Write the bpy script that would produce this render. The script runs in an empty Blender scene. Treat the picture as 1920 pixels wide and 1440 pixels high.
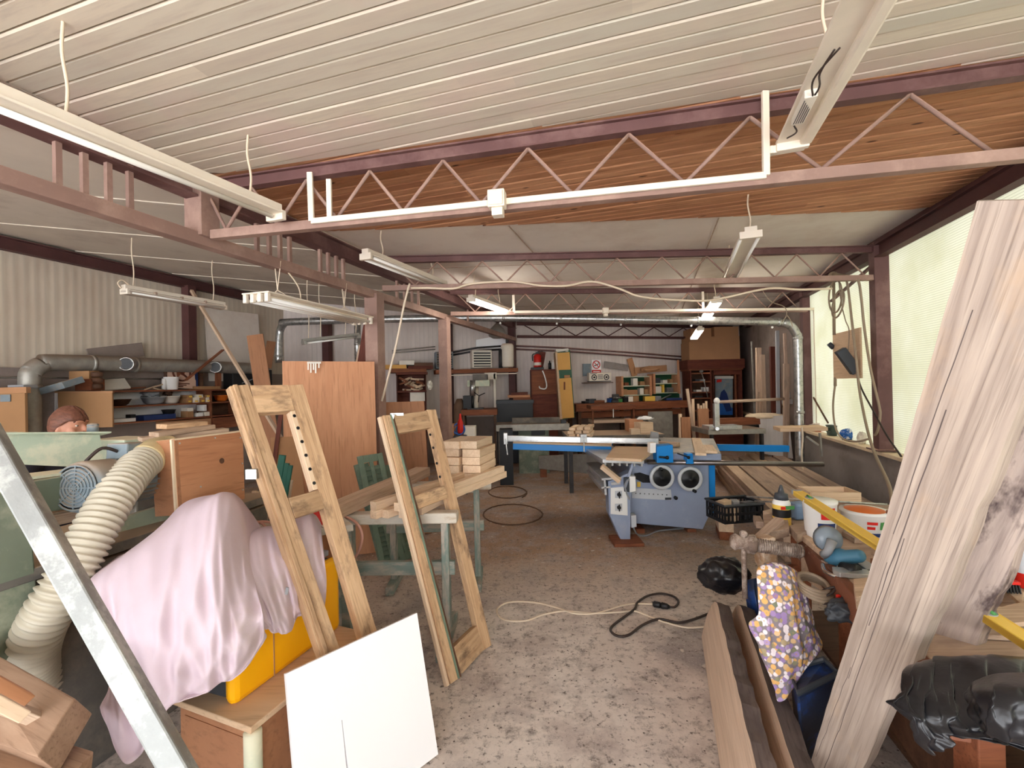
import bpy, math, random
from mathutils import Vector as V, Matrix as M4
RND = random.Random(11)
SC = bpy.context.scene
COL = SC.collection
PI = math.pi
X3, Y3, Z3 = V((1,0,0)), V((0,1,0)), V((0,0,1))

# ---------------------------------------------------------------- camera
FPX, CX, CY, CAMZ = 850.0, 960.0, 720.0, 1.70
CAM = V((0,0,CAMZ))
PITCH, ROLL = math.atan(4/850.0), 0.022
_f = V((0,math.cos(PITCH),math.sin(PITCH))); _u0 = V((0,-math.sin(PITCH),math.cos(PITCH)))
_r = X3*math.cos(ROLL) - _u0*math.sin(ROLL)
_u = _u0*math.cos(ROLL) + X3*math.sin(ROLL)
def ray(px,py):
    return _f + _r*((px-CX)/FPX) - _u*((py-CY)/FPX)
def at(px,py,Y):                 # point seen at this spot of the photo, Y metres in front of the lens
    d = ray(px,py); return CAM + d*(Y/d.y)
def onz(px,py,z):                # point of the level plane at height z
    d = ray(px,py); return CAM + d*((z-CAMZ)/d.z)
cam = bpy.data.cameras.new('camera'); cam.sensor_width = 36; cam.lens = FPX/1920*36; cam.clip_start = .05; cam.clip_end = 200
co = bpy.data.objects.new('camera', cam); COL.objects.link(co)
co.matrix_world = M4(((_r.x,_u.x,-_f.x,0),(_r.y,_u.y,-_f.y,0),(_r.z,_u.z,-_f.z,CAMZ),(0,0,0,1)))
SC.camera = co

# ---------------------------------------------------------------- mesh helpers
WORLD = {}
def frame(p, x, z=Z3):
    x = V(x).normalized(); z = V(z)
    y = z.cross(x)
    if y.length < 1e-6: y = Y3.cross(x)
    y.normalize(); z = x.cross(y)
    p = V(p)
    return M4(((x.x,y.x,z.x,p.x),(x.y,y.y,z.y,p.y),(x.z,y.z,z.z,p.z),(0,0,0,1)))
def T(x=0,y=0,z=0): return M4.Translation((x,y,z))
def RZ(a): return M4.Rotation(a,4,'Z')
def RX(a): return M4.Rotation(a,4,'X')
def RY(a): return M4.Rotation(a,4,'Y')
def cat(pts, n):                 # Catmull-Rom through points
    pts = [V(p) for p in pts]; out = []
    for i in range(len(pts)-1):
        p0 = pts[max(i-1,0)]; p1 = pts[i]; p2 = pts[i+1]; p3 = pts[min(i+2,len(pts)-1)]
        for k in range(n):
            t = k/n
            out.append(.5*((2*p1)+(p2-p0)*t+(2*p0-5*p1+4*p2-p3)*t*t+(3*p1-p0-3*p2+p3)*t**3))
    out.append(pts[-1]); return out
class MB:
    def __init__(s, F=None):
        s.F = F; s.T = F.copy() if F is not None else M4.Identity(4); s.v = []; s.f = []
    def add(s, vs, fs):
        o = len(s.v); s.v += [s.T @ V(v) for v in vs]; s.f += [tuple(i+o for i in f) for f in fs]; return s
    def hexa(s, b, t):           # bottom four (ccw from above), top four
        return s.add(list(b)+list(t), [(3,2,1,0),(4,5,6,7),(0,1,5,4),(1,2,6,5),(2,3,7,6),(3,0,4,7)])
    def box(s, x0,x1,y0,y1,z0,z1):
        return s.hexa([(x0,y0,z0),(x1,y0,z0),(x1,y1,z0),(x0,y1,z0)],[(x0,y0,z1),(x1,y0,z1),(x1,y1,z1),(x0,y1,z1)])
    def cbox(s, c, sx,sy,sz, R=None):
        R = R or M4.Identity(4); c = V(c)
        P = [c + (R @ V((a*sx/2,b*sy/2,d*sz/2))) for d in (-1,1) for a,b in ((-1,-1),(1,-1),(1,1),(-1,1))]
        return s.hexa(P[:4],P[4:])
    def beam(s, p,q,w,h,up=Z3):
        F = frame(p, V(q)-V(p), up); L = (V(q)-V(p)).length
        P = [F @ V((x,y,z)) for z in (-h/2,h/2) for x,y in ((0,-w/2),(L,-w/2),(L,w/2),(0,w/2))]
        return s.hexa(P[:4],P[4:])
    def prism(s, poly, z0,z1, F=None):
        F = F or M4.Identity(4); n = len(poly)
        a = sum(poly[i][0]*poly[(i+1)%n][1]-poly[(i+1)%n][0]*poly[i][1] for i in range(n))
        if a < 0: poly = poly[::-1]
        vs = [F @ V((x,y,z0)) for x,y in poly]+[F @ V((x,y,z1)) for x,y in poly]
        return s.add(vs, [tuple(range(n-1,-1,-1)), tuple(range(n,2*n))]+[(i,(i+1)%n,n+(i+1)%n,n+i) for i in range(n)])
    def slab(s, pts, t, nrm=None):   # polygon in space, thickened by t away from its normal
        pts = [V(p) for p in pts]; n = len(pts)
        N = V((0,0,0))
        for i in range(n): N += (pts[i]-pts[0]).cross(pts[(i+1)%n]-pts[0])
        N.normalize()
        if nrm is not None and N.dot(V(nrm)) < 0: pts = pts[::-1]; N = -N
        vs = pts+[p-N*t for p in pts]
        return s.add(vs, [tuple(range(n)), tuple(range(2*n-1,n-1,-1))]+[((i+1)%n,i,n+i,n+(i+1)%n) for i in range(n)])
    def tube(s, pts, r, n=8, cap=True, closed=False):
        pts = [V(p) for p in pts]; m = len(pts); vs = []; fs = []
        rr = r if isinstance(r,(list,tuple)) else [r]*m
        t0 = (pts[1]-pts[0]).normalized()
        u = t0.orthogonal().normalized()
        for i,p in enumerate(pts):
            if closed: t = pts[(i+1)%m]-pts[i-1]
            else: t = pts[min(i+1,m-1)]-pts[max(i-1,0)]
            t = t.normalized() if t.length>1e-9 else t0
            u = (u - t*u.dot(t)); u = u.normalized() if u.length>1e-6 else t.orthogonal().normalized()
            w = t.cross(u)
            for k in range(n):
                a = 2*PI*k/n; vs.append(p + (u*math.cos(a)+w*math.sin(a))*rr[i])
        for i in range(m if closed else m-1):
            for k in range(n):
                j = (i+1)%m
                fs.append((i*n+k, i*n+(k+1)%n, j*n+(k+1)%n, j*n+k))
        if cap and not closed: fs += [tuple(range(n-1,-1,-1)), tuple(range((m-1)*n,m*n))]
        return s.add(vs, fs)
    def lathe(s, prof, n=20, F=None, cap=True):
        F = F or M4.Identity(4); m = len(prof)
        vs = [F @ V((r*math.cos(2*PI*k/n), r*math.sin(2*PI*k/n), z)) for r,z in prof for k in range(n)]
        fs = [(i*n+k, i*n+(k+1)%n, (i+1)*n+(k+1)%n, (i+1)*n+k) for i in range(m-1) for k in range(n)]
        if cap: fs += [tuple(range(n-1,-1,-1)), tuple(range((m-1)*n,m*n))]
        return s.add(vs, fs)
    def cyl(s, p,q,r,n=16): return s.tube([p,q],r,n)
    def torus(s, c, R, r, ax=Z3, n=28, k=8):
        F = frame(c, V(ax).orthogonal(), ax)
        return s.tube([F @ V((R*math.cos(2*PI*i/n),R*math.sin(2*PI*i/n),0)) for i in range(n)], r, k, closed=True)
    def sphere(s, c, rx,ry,rz, n=16, m=10, R=None):
        c = V(c); R = R or M4.Identity(4); vs=[c+(R @ V((0,0,-rz)))]; fs=[]
        for i in range(1,m):
            a = -PI/2+PI*i/m
            for k in range(n):
                b = 2*PI*k/n; vs.append(c+(R @ V((rx*math.cos(a)*math.cos(b),ry*math.cos(a)*math.sin(b),rz*math.sin(a)))))
        vs.append(c+(R @ V((0,0,rz))))
        fs += [(0,1+(k+1)%n,1+k) for k in range(n)]
        for i in range(m-2):
            for k in range(n):
                fs.append((1+i*n+k,1+i*n+(k+1)%n,1+(i+1)*n+(k+1)%n,1+(i+1)*n+k))
        L = len(vs)-1
        fs += [(L,1+(m-2)*n+k,1+(m-2)*n+(k+1)%n) for k in range(n)]
        return s.add(vs,fs)
    def grid(s, rows):
        m = len(rows); n = len(rows[0])
        return s.add([p for r in rows for p in r], [(i*n+k,i*n+k+1,(i+1)*n+k+1,(i+1)*n+k) for i in range(m-1) for k in range(n-1)])
    def build(s, name, mat, parent=None, smooth=False, bevel=0, label=None, solid=0, sub=0, F=None):
        F = F or s.F
        if F is None:
            if parent is not None: F = WORLD[parent]
            else:
                xs=[v.x for v in s.v]; ys=[v.y for v in s.v]; zs=[v.z for v in s.v]
                F = T((min(xs)+max(xs))/2,(min(ys)+max(ys))/2,min(zs))
        inv = F.inverted()
        me = bpy.data.meshes.new(name)
        me.from_pydata([inv @ v for v in s.v], [], s.f); me.update()
        o = bpy.data.objects.new(name, me); COL.objects.link(o)
        me.materials.append(mat)
        if smooth: me.polygons.foreach_set('use_smooth',[True]*len(me.polygons))
        if parent is not None:
            o.parent = parent; o.matrix_basis = WORLD[parent].inverted() @ F
        else: o.matrix_basis = F
        WORLD[o] = F.copy()
        if solid:
            md = o.modifiers.new('solid','SOLIDIFY'); md.thickness = solid; md.offset = 0
        if bevel:
            md = o.modifiers.new('bevel','BEVEL'); md.width = bevel; md.segments = 2; md.limit_method='ANGLE'; md.angle_limit=.6
        if sub:
            md = o.modifiers.new('sub','SUBSURF'); md.levels = sub; md.render_levels = sub
        if label: o['label'] = label
        return o
def tag(o, label, cat_, group=None, kind=None):
    o['label'] = label; o['category'] = cat_
    if group: o['group'] = group
    if kind: o['kind'] = kind
    return o
def thing(name, label, cat_, F, group=None):
    if not isinstance(F, M4): F = T(*F)
    o = bpy.data.objects.new(name, None); COL.objects.link(o); o.empty_display_size = .1
    o.matrix_basis = F; WORLD[o] = F.copy()
    return tag(o, label, cat_, group)
def struct(o): o['kind'] = 'structure'; return o
def board(name, label, cat_, p, q, w, t, mat, up=Z3, group=None, bevel=.003, parent=None):
    F = frame(p, V(q)-V(p), up); L = (V(q)-V(p)).length
    o = MB(F).box(0,L,-w/2,w/2,-t/2,t/2).build(name, mat, parent, bevel=bevel)
    if parent is None: tag(o, label, cat_, group)
    elif label: o['label'] = label
    return o

# ---------------------------------------------------------------- materials
def rgb(r,g,b):
    f = lambda c: (c/255/12.92 if c/255<=.04045 else ((c/255+.055)/1.055)**2.4)
    return (f(r),f(g),f(b),1)
class NT:
    def __init__(s, name):
        s.m = bpy.data.materials.new(name); s.m.use_nodes = True; s.t = s.m.node_tree; s.n = s.t.nodes; s.n.clear()
        s.out = s.n.new('ShaderNodeOutputMaterial')
    def N(s, k, **kw):
        n = s.n.new('ShaderNode'+k)
        for a,b in kw.items(): setattr(n,a,b)
        return n
    def L(s,a,b): s.t.links.new(a,b)
    def coord(s, stretch=(1,1,1), rand=True, rot=(0,0,0)):
        tc = s.N('TexCoord'); mp = s.N('Mapping'); mp.inputs['Scale'].default_value = stretch; mp.inputs['Rotation'].default_value = rot
        if rand:
            oi = s.N('ObjectInfo'); mu = s.N('MATH' if 0 else 'Math'); mu.operation='MULTIPLY'; mu.inputs[1].default_value = 37
            s.L(oi.outputs['Random'], mu.inputs[0])
            ad = s.N('VectorMath'); ad.operation='ADD'
            s.L(tc.outputs['Object'], ad.inputs[0]); s.L(mu.outputs[0], ad.inputs[1]); s.L(ad.outputs[0], mp.inputs['Vector'])
        else: s.L(tc.outputs['Object'], mp.inputs['Vector'])
        return mp.outputs[0]
    def noise(s, vec, scale, detail=4, rough=.6, dist=0):
        n = s.N('TexNoise'); n.inputs['Scale'].default_value=scale; n.inputs['Detail'].default_value=detail
        n.inputs['Roughness'].default_value=rough; n.inputs['Distortion'].default_value=dist; s.L(vec,n.inputs['Vector']); return n.outputs['Fac']
    def ramp(s, fac, stops):
        r = s.N('ValToRGB'); e = r.color_ramp.elements
        while len(e)<len(stops): e.new(.5)
        for i,(p,c) in enumerate(stops):
            e[i].position=p; e[i].color = c if len(c)==4 else (*c,1)
        s.L(fac,r.inputs[0]); return r.outputs[0]
    def step(s, fac, a, b):
        r = s.N('MapRange'); r.inputs[1].default_value=a; r.inputs[2].default_value=b; s.L(fac,r.inputs[0]); return r.outputs[0]
    def mix(s, fac, a, b, mode='MIX'):
        m = s.N('Mix', data_type='RGBA', blend_type=mode)
        for sock,val in ((m.inputs[0],fac),(m.inputs[6],a),(m.inputs[7],b)):
            if hasattr(val,'is_output'): s.L(val,sock)
            else: sock.default_value = val
        return m.outputs[2]
    def bsdf(s, col, rough=.6, metal=0, bump=None, bstr=.3, bdist=.01, spec=.35, **kw):
        b = s.N('BsdfPrincipled')
        if hasattr(col,'is_output'): s.L(col,b.inputs['Base Color'])
        else: b.inputs['Base Color'].default_value = col
        b.inputs['Roughness'].default_value=rough; b.inputs['Metallic'].default_value=metal; b.inputs['Specular IOR Level'].default_value=spec
        for k,v in kw.items(): b.inputs[k.replace('_',' ')].default_value=v
        if bump is not None:
            bp = s.N('Bump'); bp.inputs['Strength'].default_value=bstr; bp.inputs['Distance'].default_value=bdist
            s.L(bump,bp.inputs['Height']); s.L(bp.outputs[0],b.inputs['Normal'])
        s.L(b.outputs[0],s.out.inputs[0]); return b
def mul(c,k): return (min(c[0]*k,1),min(c[1]*k,1),min(c[2]*k,1),1)
def paint(name, c, rough=.55, metal=0, var=.18, scale=5, c2=None, t2=(.5,.68), s2=3, bump=.15, bs=60, spec=.35, dust=None, stretch=(1,1,1)):
    t = NT(name); co = t.coord(stretch)
    n = t.noise(co, scale, 5)
    col = t.mix(t.step(n,.3,.7), mul(c,1-var), mul(c,1+var*.7))
    if c2 is not None: col = t.mix(t.step(t.noise(co,s2,6,.7),*t2), col, c2)
    if dust is not None:          # dust that lies on faces turned upwards
        ge = t.N('NewGeometry'); sx = t.N('SeparateXYZ'); t.L(ge.outputs['Normal'],sx.inputs[0])
        col = t.mix(t.step(sx.outputs[2],.2,.9), col, dust)
    t.bsdf(col, rough, metal, t.noise(co,bs,3) if bump else None, bump, .004, spec)
    return t.m
def wood(name, light, dark, along=1.2, across=16, knots=False, rough=.65, rand=.12, bump=.25, stain=None, st=(.55,.7), ss=2.5, weight=(.3,.72)):
    t = NT(name); co = t.coord((along,across,across))
    n = t.noise(co, 1.6, 6, .62, .6)
    f = t.noise(t.coord((along*3,across*7,across*7)), 1.5, 3, .6)
    col = t.mix(t.step(n,*weight), dark, light)
    col = t.mix(t.step(f,.52,.75), col, mul(dark,.82))
    if stain is not None: col = t.mix(t.step(t.noise(t.coord((1,2.2,2.2)),ss,5,.65),*st), col, stain)
    if knots:
        vo = t.N('TexVoronoi'); vo.inputs['Scale'].default_value=3.2; t.L(t.coord((.55,1.6,1.6)),vo.inputs['Vector'])
        col = t.mix(t.step(vo.outputs['Distance'],.085,.05), col, mul(dark,.45))
    oi = t.N('ObjectInfo'); hs = t.N('HueSaturation'); mr = t.N('MapRange'); mr.inputs[3].default_value=1-rand; mr.inputs[4].default_value=1+rand
    t.L(oi.outputs['Random'],mr.inputs[0]); t.L(mr.outputs[0],hs.inputs['Value']); t.L(col,hs.inputs['Color'])
    t.bsdf(hs.outputs[0], rough, 0, n, bump, .003, .25)
    return t.m
def plain(name, c, rough=.5, metal=0, spec=.4, **kw):
    t = NT(name); t.bsdf(c, rough, metal, None, spec=spec, **kw); return t.m
M = {}
STEEL = rgb(122,74,66)
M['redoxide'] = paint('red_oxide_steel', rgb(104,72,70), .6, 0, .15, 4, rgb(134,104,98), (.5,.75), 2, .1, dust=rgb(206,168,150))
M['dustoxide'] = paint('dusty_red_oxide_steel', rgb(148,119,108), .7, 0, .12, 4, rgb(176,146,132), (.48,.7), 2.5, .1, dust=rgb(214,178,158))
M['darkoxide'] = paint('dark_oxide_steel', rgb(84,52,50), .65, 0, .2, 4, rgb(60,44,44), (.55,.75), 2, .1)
M['white_metal'] = paint('white_enamel', rgb(232,222,206), .45, 0, .06, 6, bump=.05, dust=rgb(215,190,165))
M['tube_glass'] = plain('tube_glass', rgb(240,238,232), .2)
t=NT('fill_glow_tube'); e_=t.N('Emission'); e_.inputs[0].default_value=rgb(255,246,234); e_.inputs[1].default_value=7.5; t.L(e_.outputs[0],t.out.inputs[0]); M['tube_fill']=t.m  # tube glow is added fill for the dim back of the hall
M['pvc'] = paint('white_pvc', rgb(236,224,206), .4, 0, .05, 6, bump=0)
M['galv'] = paint('galvanised_steel', rgb(190,190,188), .32, .85, .2, 14, rgb(150,152,152), (.5,.6), 20, .1)
M['galv_dusty'] = paint('dusty_galvanised', rgb(165,162,154), .5, .5, .2, 10, bump=.1, dust=rgb(150,132,116))
M['alu'] = paint('aluminium', rgb(205,207,208), .35, .75, .12, 8, rgb(232,232,230), (.5,.66), 6, .1)
M['alu_raw'] = paint('scratched_aluminium', rgb(150,152,150), .5, .55, .14, 9, rgb(184,186,182), (.48,.62), 9, .15)
M['chrome'] = plain('chrome', rgb(205,205,205), .18, 1)
M['dark_iron'] = paint('dark_iron', rgb(70,68,68), .5, .5, .3, 9, bump=.2)
M['rusty'] = paint('rusty_dusty_iron', rgb(128,108,96), .75, .25, .35, 22, rgb(186,170,158), (.45,.62), 16, .6, 90)
M['cast'] = paint('cast_table_iron', rgb(150,148,142), .45, .55, .2, 6, rgb(182,172,154), (.5,.7), 5, .1)
M['saw_grey'] = paint('blue_grey_enamel', rgb(150,162,188), .45, 0, .07, 3, rgb(168,176,192), (.55,.75), 3, .05)
M['saw_panel'] = paint('grey_panel', rgb(198,202,208), .45, 0, .05, 4, bump=.03)
M['saw_blue'] = plain('bright_blue_enamel', rgb(16,132,214), .4)
M['black'] = plain('black_plastic', rgb(24,25,28), .45)
M['dkgrey'] = plain('dark_grey_plastic', rgb(62,66,72), .5)
M['grey'] = paint('grey_plastic', rgb(150,152,156), .5, 0, .06, 5, bump=.03)
M['white'] = plain('white_plastic', rgb(236,236,234), .45)
M['white_board'] = plain('white_laminate', rgb(246,246,248), .4)
M['yellow'] = plain('bright_yellow_enamel', rgb(255,184,8), .42)
M['lvl_yellow'] = plain('pale_yellow_enamel', rgb(236,196,84), .42)
M['red'] = plain('red_plastic', rgb(206,36,26), .42)
M['orange'] = plain('orange_print', rgb(222,112,38), .45)
M['blue'] = plain('blue_plastic', rgb(36,92,170), .45)
M['navy'] = plain('navy_print', rgb(30,52,104), .5)
M['green_lbl'] = plain('green_print', rgb(72,140,78), .5)
M['mach_green'] = paint('sage_green_enamel', rgb(112,122,106), .55, 0, .14, 4, rgb(164,166,146), (.5,.72), 3, .08, dust=rgb(216,204,178))
M['mach_pale'] = paint('pale_green_dusty_enamel', rgb(184,196,174), .55, 0, .1, 4, rgb(206,206,182), (.46,.6), 7, .05, dust=rgb(236,226,198))
M['mach_dark'] = paint('dusty_dark_machine', rgb(104,100,95), .7, 0, .25, 5, rgb(136,126,114), (.45,.65), 4, .2, dust=rgb(176,152,128))
M['motor'] = paint('blue_grey_motor', rgb(124,138,146), .6, 0, .15, 6, rgb(150,146,138), (.5,.7), 7, .1, dust=rgb(178,160,142))
M['hose'] = paint('cream_hose', rgb(196,188,170), .4, 0, .06, 3, bump=.03)
M['trestle'] = paint('worn_green_paint_wood', rgb(128,144,136), .7, 0, .2, 5, rgb(176,164,152), (.46,.6), 7, .3, stretch=(.5,2,2))
M['trestle_top'] = paint('worn_white_wood', rgb(206,198,184), .7, 0, .15, 6, rgb(164,140,112), (.52,.68), 6, .3, stretch=(.5,2,2))
M['shutter'] = paint('shutter_green', rgb(110,128,110), .6, 0, .14, 6, rgb(138,148,130), (.55,.7), 5, .1)
M['teal'] = paint('teal_green_paint', rgb(40,104,88), .5, 0, .15, 5, bump=.1)
M['pine'] = wood('planed_pine', rgb(236,212,184), rgb(214,184,152), 1.2, 14)
M['pine_raw'] = wood('raw_plank', rgb(212,188,164), rgb(180,152,128), 1.0, 14)
M['pine_old'] = wood('stripped_sash_pine', rgb(214,182,146), rgb(176,140,106), 1.2, 12, stain=rgb(122,98,78), st=(.52,.7), ss=5, knots=False)
M['ply'] = wood('orange_plywood', rgb(208,154,116), rgb(188,132,96), .8, 5, rand=.04, knots=False)
M['ply_knot'] = wood('knotty_plywood', rgb(206,150,112), rgb(184,126,90), .8, 5, rand=.02, knots=True)
M['ply_dark'] = wood('brown_hardboard', rgb(178,128,94), rgb(160,112,82), .8, 4, rand=.03)
M['ply_pale'] = wood('pale_plywood', rgb(220,192,160), rgb(202,170,138), .8, 6, rand=.03)
M['ply_edge'] = paint('pale_board_edge', rgb(226,206,176), .7, 0, .1, 10, bump=.2)
M['plank_grey'] = wood('weathered_plank', rgb(198,174,154), rgb(160,136,120), .9, 12, stain=rgb(136,120,110), st=(.55,.75))
M['slab_face'] = wood('slab_face', rgb(230,206,184), rgb(204,176,152), .8, 18, rand=.02)
M['slab_edge'] = wood('slab_bark_edge', rgb(128,114,108), rgb(84,74,72), 1.4, 8, bump=.8)
M['live'] = wood('sawn_live_edge_plank', rgb(186,170,156), rgb(140,124,114), .7, 17, rand=.01, stain=rgb(186,158,130), st=(.56,.8), ss=2.2)
M['spalt'] = wood('spalted_plank', rgb(196,178,166), rgb(140,124,118), .9, 8, rand=.01, stain=rgb(82,68,66), st=(.52,.62), ss=3.6, bump=.6)
M['brownwood'] = wood('brown_wood', rgb(150,92,62), rgb(112,64,44), 1.2, 10)
M['redwood'] = wood('mahogany', rgb(116,62,46), rgb(84,42,34), 1.2, 8)
M['darkwood'] = wood('dark_wood', rgb(112,80,60), rgb(80,56,44), 1.2, 8)
M['card'] = paint('cardboard', rgb(164,124,86), .8, 0, .06, 4, bump=.05)
M['card_dark'] = paint('brown_cardboard', rgb(172,128,92), .8, 0, .06, 4, bump=.05)
M['ochre'] = paint('ochre_panel', rgb(214,162,86), .6, 0, .05, 4, bump=.03)
M['shelfgreen'] = plain('dark_green_paint', rgb(34,84,58), .5)
M['cable'] = plain('cream_cable', rgb(222,204,180), .5)
M['cable_dk'] = plain('dark_cable', rgb(58,46,42), .5)
M['cable_grey'] = plain('grey_cable', rgb(150,132,112), .55)
M['cable_brown'] = paint('dusty_brown_hose', rgb(112,86,68), .7, 0, .2, 9, bump=0)
M['air_hose'] = plain('pink_air_hose', rgb(208,156,140), .45)
M['skin'] = paint('skin', rgb(196,138,112), .5, 0, .06, 9, bump=.03)
M['hair'] = paint('auburn_hair', rgb(116,74,58), .5, 0, .45, 70, bump=.8, bs=110, stretch=(.2,1,1))
M['cloth_dark'] = paint('dark_jumper', rgb(38,34,42), .85, 0, .15, 30, bump=.2)
M['trousers'] = paint('grey_trousers', rgb(70,70,80), .85, 0, .15, 30, bump=.2)
M['paper'] = paint('paper', rgb(232,226,214), .7, 0, .06, 5, bump=0)
M['tarp'] = paint('black_plastic_sheet', rgb(22,22,27), .3, 0, .35, 9, rgb(74,74,80), (.6,.8), 14, .6, 22, spec=.5)
M['bluebag'] = paint('blue_black_plastic', rgb(34,44,66), .35, 0, .4, 4, rgb(36,72,140), (.5,.6), 3, .3, 18, spec=.5)
# ================================================================ THE SETTING
SL = .288                                     # the hall runs 16 degrees to the right of the lens
UD = V((SL,1,0)).normalized(); VD = V((UD.y,-UD.x,0))
gx = lambda y: -2.999+SL*y                    # line of the middle girder
rx = lambda y: 2.75+SL*y                      # right wall
lx = lambda y: -7.5+SL*y                      # left wall
BD = V((math.cos(.273),math.sin(.273),0)); BN = V((BD.y,-BD.x,0))
by = lambda x: 10.85+.28*(x-.06)
def hitline(px, cx):                          # depth where the picture column px meets the line x = cx + SL*y
    d = ray(px,720-.022*(px-960)); k = d.x/d.y
    return cx/(k-SL)
class WF:                                     # a wall: a along it, d out of it into the room
    def __init__(s, O, along, normal):
        s.O=V(O); s.a=V(along); s.n=V(normal)
        s.M = M4(((s.a.x,-s.n.x,0,s.O.x),(s.a.y,-s.n.y,0,s.O.y),(0,0,1,0),(0,0,0,1)))
    def hit(s, px,py,d):
        r = ray(px,py); t = (d - (CAM-s.O).dot(s.n))/r.dot(s.n); p = CAM+r*t
        return (p-s.O).dot(s.a), p.z
    def P(s,a,d,z): return s.O+s.a*a+s.n*d+Z3*z
    def px(s,px,py,d): a,z = s.hit(px,py,d); return s.P(a,d,z)
    def rect(s, x0,y0,x1,y1,d): # a0,a1,z0,z1 of a picture rectangle on the plane at d
        a0,z1 = s.hit(x0,y0,d); a1,z0 = s.hit(x1,y1,d); return min(a0,a1),max(a0,a1),min(z0,z1),max(z0,z1)
LW = WF((-7.5,0,0), UD, VD); RW = WF((2.75,0,0), -UD, -VD)
BW = WF((.06,10.85,0), BD, BN)

# ---- floor
t = NT('dusty_concrete'); co_ = t.coord(rand=False)
n1 = t.noise(co_,.55,6,.6); n2 = t.noise(co_,2.6,8,.72); n3 = t.noise(co_,26,6,.75); n4=t.noise(co_,1.1,5,.6,.8)
c = t.mix(t.step(n1,.38,.62), rgb(206,192,182), rgb(222,212,204))
sx = t.N('SeparateXYZ'); t.L(co_,sx.inputs[0])
c = t.mix(t.step(sx.outputs[1],3.4,4.6), c, t.mix(t.step(n4,.4,.6), rgb(164,134,112), rgb(176,148,126)))
c = t.mix(t.step(n2,.47,.66), c, rgb(176,162,156))
c = t.mix(t.step(n4,.54,.7), c, rgb(156,148,146))
c = t.mix(t.step(t.noise(co_,7,8,.8),.52,.66), c, rgb(136,126,120))
c = t.mix(t.step(n3,.54,.66), c, rgb(108,98,92))
c = t.mix(t.step(t.noise(co_,60,4,.8),.56,.66), c, rgb(206,196,188))
vo = t.N('TexVoronoi'); vo.inputs['Scale'].default_value=7; t.L(t.mix(.12,co_,t.noise(co_,9,2),'ADD'),vo.inputs['Vector'])
c = t.mix(t.step(vo.outputs['Distance'],.13,.07), c, rgb(206,196,186))
vo2 = t.N('TexVoronoi'); vo2.inputs['Scale'].default_value=30; t.L(co_,vo2.inputs['Vector'])
c = t.mix(t.step(vo2.outputs['Distance'],.11,.06), c, rgb(210,200,190))
vo3 = t.N('TexVoronoi'); vo3.inputs['Scale'].default_value=19; t.L(co_,vo3.inputs['Vector'])
c = t.mix(t.step(vo3.outputs['Distance'],.12,.06), c, rgb(96,84,78))
t.bsdf(c,.85,0,n3,.35,.006,.2); M['floor']=t.m
m = MB(); m.prism([(lx(-3.2)-.2,-3.2),(rx(-3.2)+.15,-3.2),(rx(13.2)+.15,13.2),(lx(10)-.2,10)],-.12,0); struct(m.build('floor', M['floor'], F=T(0,0,0)))
m = MB(); m.box(-26,26,-3.3,26,-.2,-.125); struct(m.build('floor', paint('dim_bounce_ground', rgb(104,104,84), .9, 0, .1, 1.2, bump=.1)))  # unseen outer ground, kept dark so the right sheets glow less
m = MB(); m.box(-26,26,-28,-3.3,-.2,-.125); struct(m.build('floor', paint('bounce_yard', rgb(202,202,204), .9, 0, .08, 1.2, bump=.1)))  # unseen yard, made pale to bounce sun up to the ceiling

# ---- ceilings
def plank_mat(name, cols, sp, groove, streak, knots=False, stain=None):
    t = NT(name); co_ = t.coord(rand=False)
    sp_ = t.N('SeparateXYZ'); t.L(co_,sp_.inputs[0])
    d = t.N('Math',operation='DIVIDE'); d.inputs[1].default_value=sp; t.L(sp_.outputs[1],d.inputs[0])
    fl = t.N('Math',operation='FLOOR'); t.L(d.outputs[0],fl.inputs[0])
    # board ends: shift each row by its own length
    wn0 = t.N('TexWhiteNoise',noise_dimensions='1D'); t.L(fl.outputs[0],wn0.inputs['W'])
    ad = t.N('Math',operation='MULTIPLY_ADD'); ad.inputs[1].default_value=.42; t.L(sp_.outputs[0],ad.inputs[0]); t.L(wn0.outputs['Value'],ad.inputs[2])
    fx = t.N('Math',operation='FLOOR'); t.L(ad.outputs[0],fx.inputs[0])
    cb = t.N('CombineXYZ'); t.L(fl.outputs[0],cb.inputs[1]); t.L(fx.outputs[0],cb.inputs[0])
    wn = t.N('TexWhiteNoise',noise_dimensions='3D'); t.L(cb.outputs[0],wn.inputs['Vector'])
    c = t.ramp(wn.outputs['Value'], cols)
    co2 = t.coord((.9,9,9),rand=False)
    n = t.noise(co2,3,6,.65)
    c = t.mix(t.step(n,.45,.75), c, streak)
    if stain: c = t.mix(t.step(t.noise(co_,.75,4,.6),.5,.66), c, stain)
    if knots:
        vo = t.N('TexVoronoi'); vo.inputs['Scale'].default_value=5; t.L(t.coord((.5,1.4,1.4),rand=False),vo.inputs['Vector'])
        c = t.mix(t.step(vo.outputs['Distance'],.1,.06), c, groove)
    t.bsdf(c,.7,0,n,.15,.004,.2); return t.m
M['ceil_white'] = plank_mat('whitewashed_planks',[(0,rgb(210,199,181)),(.35,rgb(196,191,177)),(.7,rgb(219,208,189)),(1,rgb(194,183,167))],.094,rgb(110,94,86),rgb(194,182,168),stain=rgb(210,190,180))
M['ceil_brown'] = plank_mat('varnished_planks',[(0,rgb(184,132,98)),(.35,rgb(200,148,112)),(.7,rgb(168,116,86)),(1,rgb(192,140,104))],.094,rgb(92,58,42),rgb(146,98,70),True)
M['ceil_panel'] = paint('pale_ceiling_sheet', rgb(226,216,206), .8, 0, .06, 1.2, rgb(206,190,178), (.5,.75), .9, .05)
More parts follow.
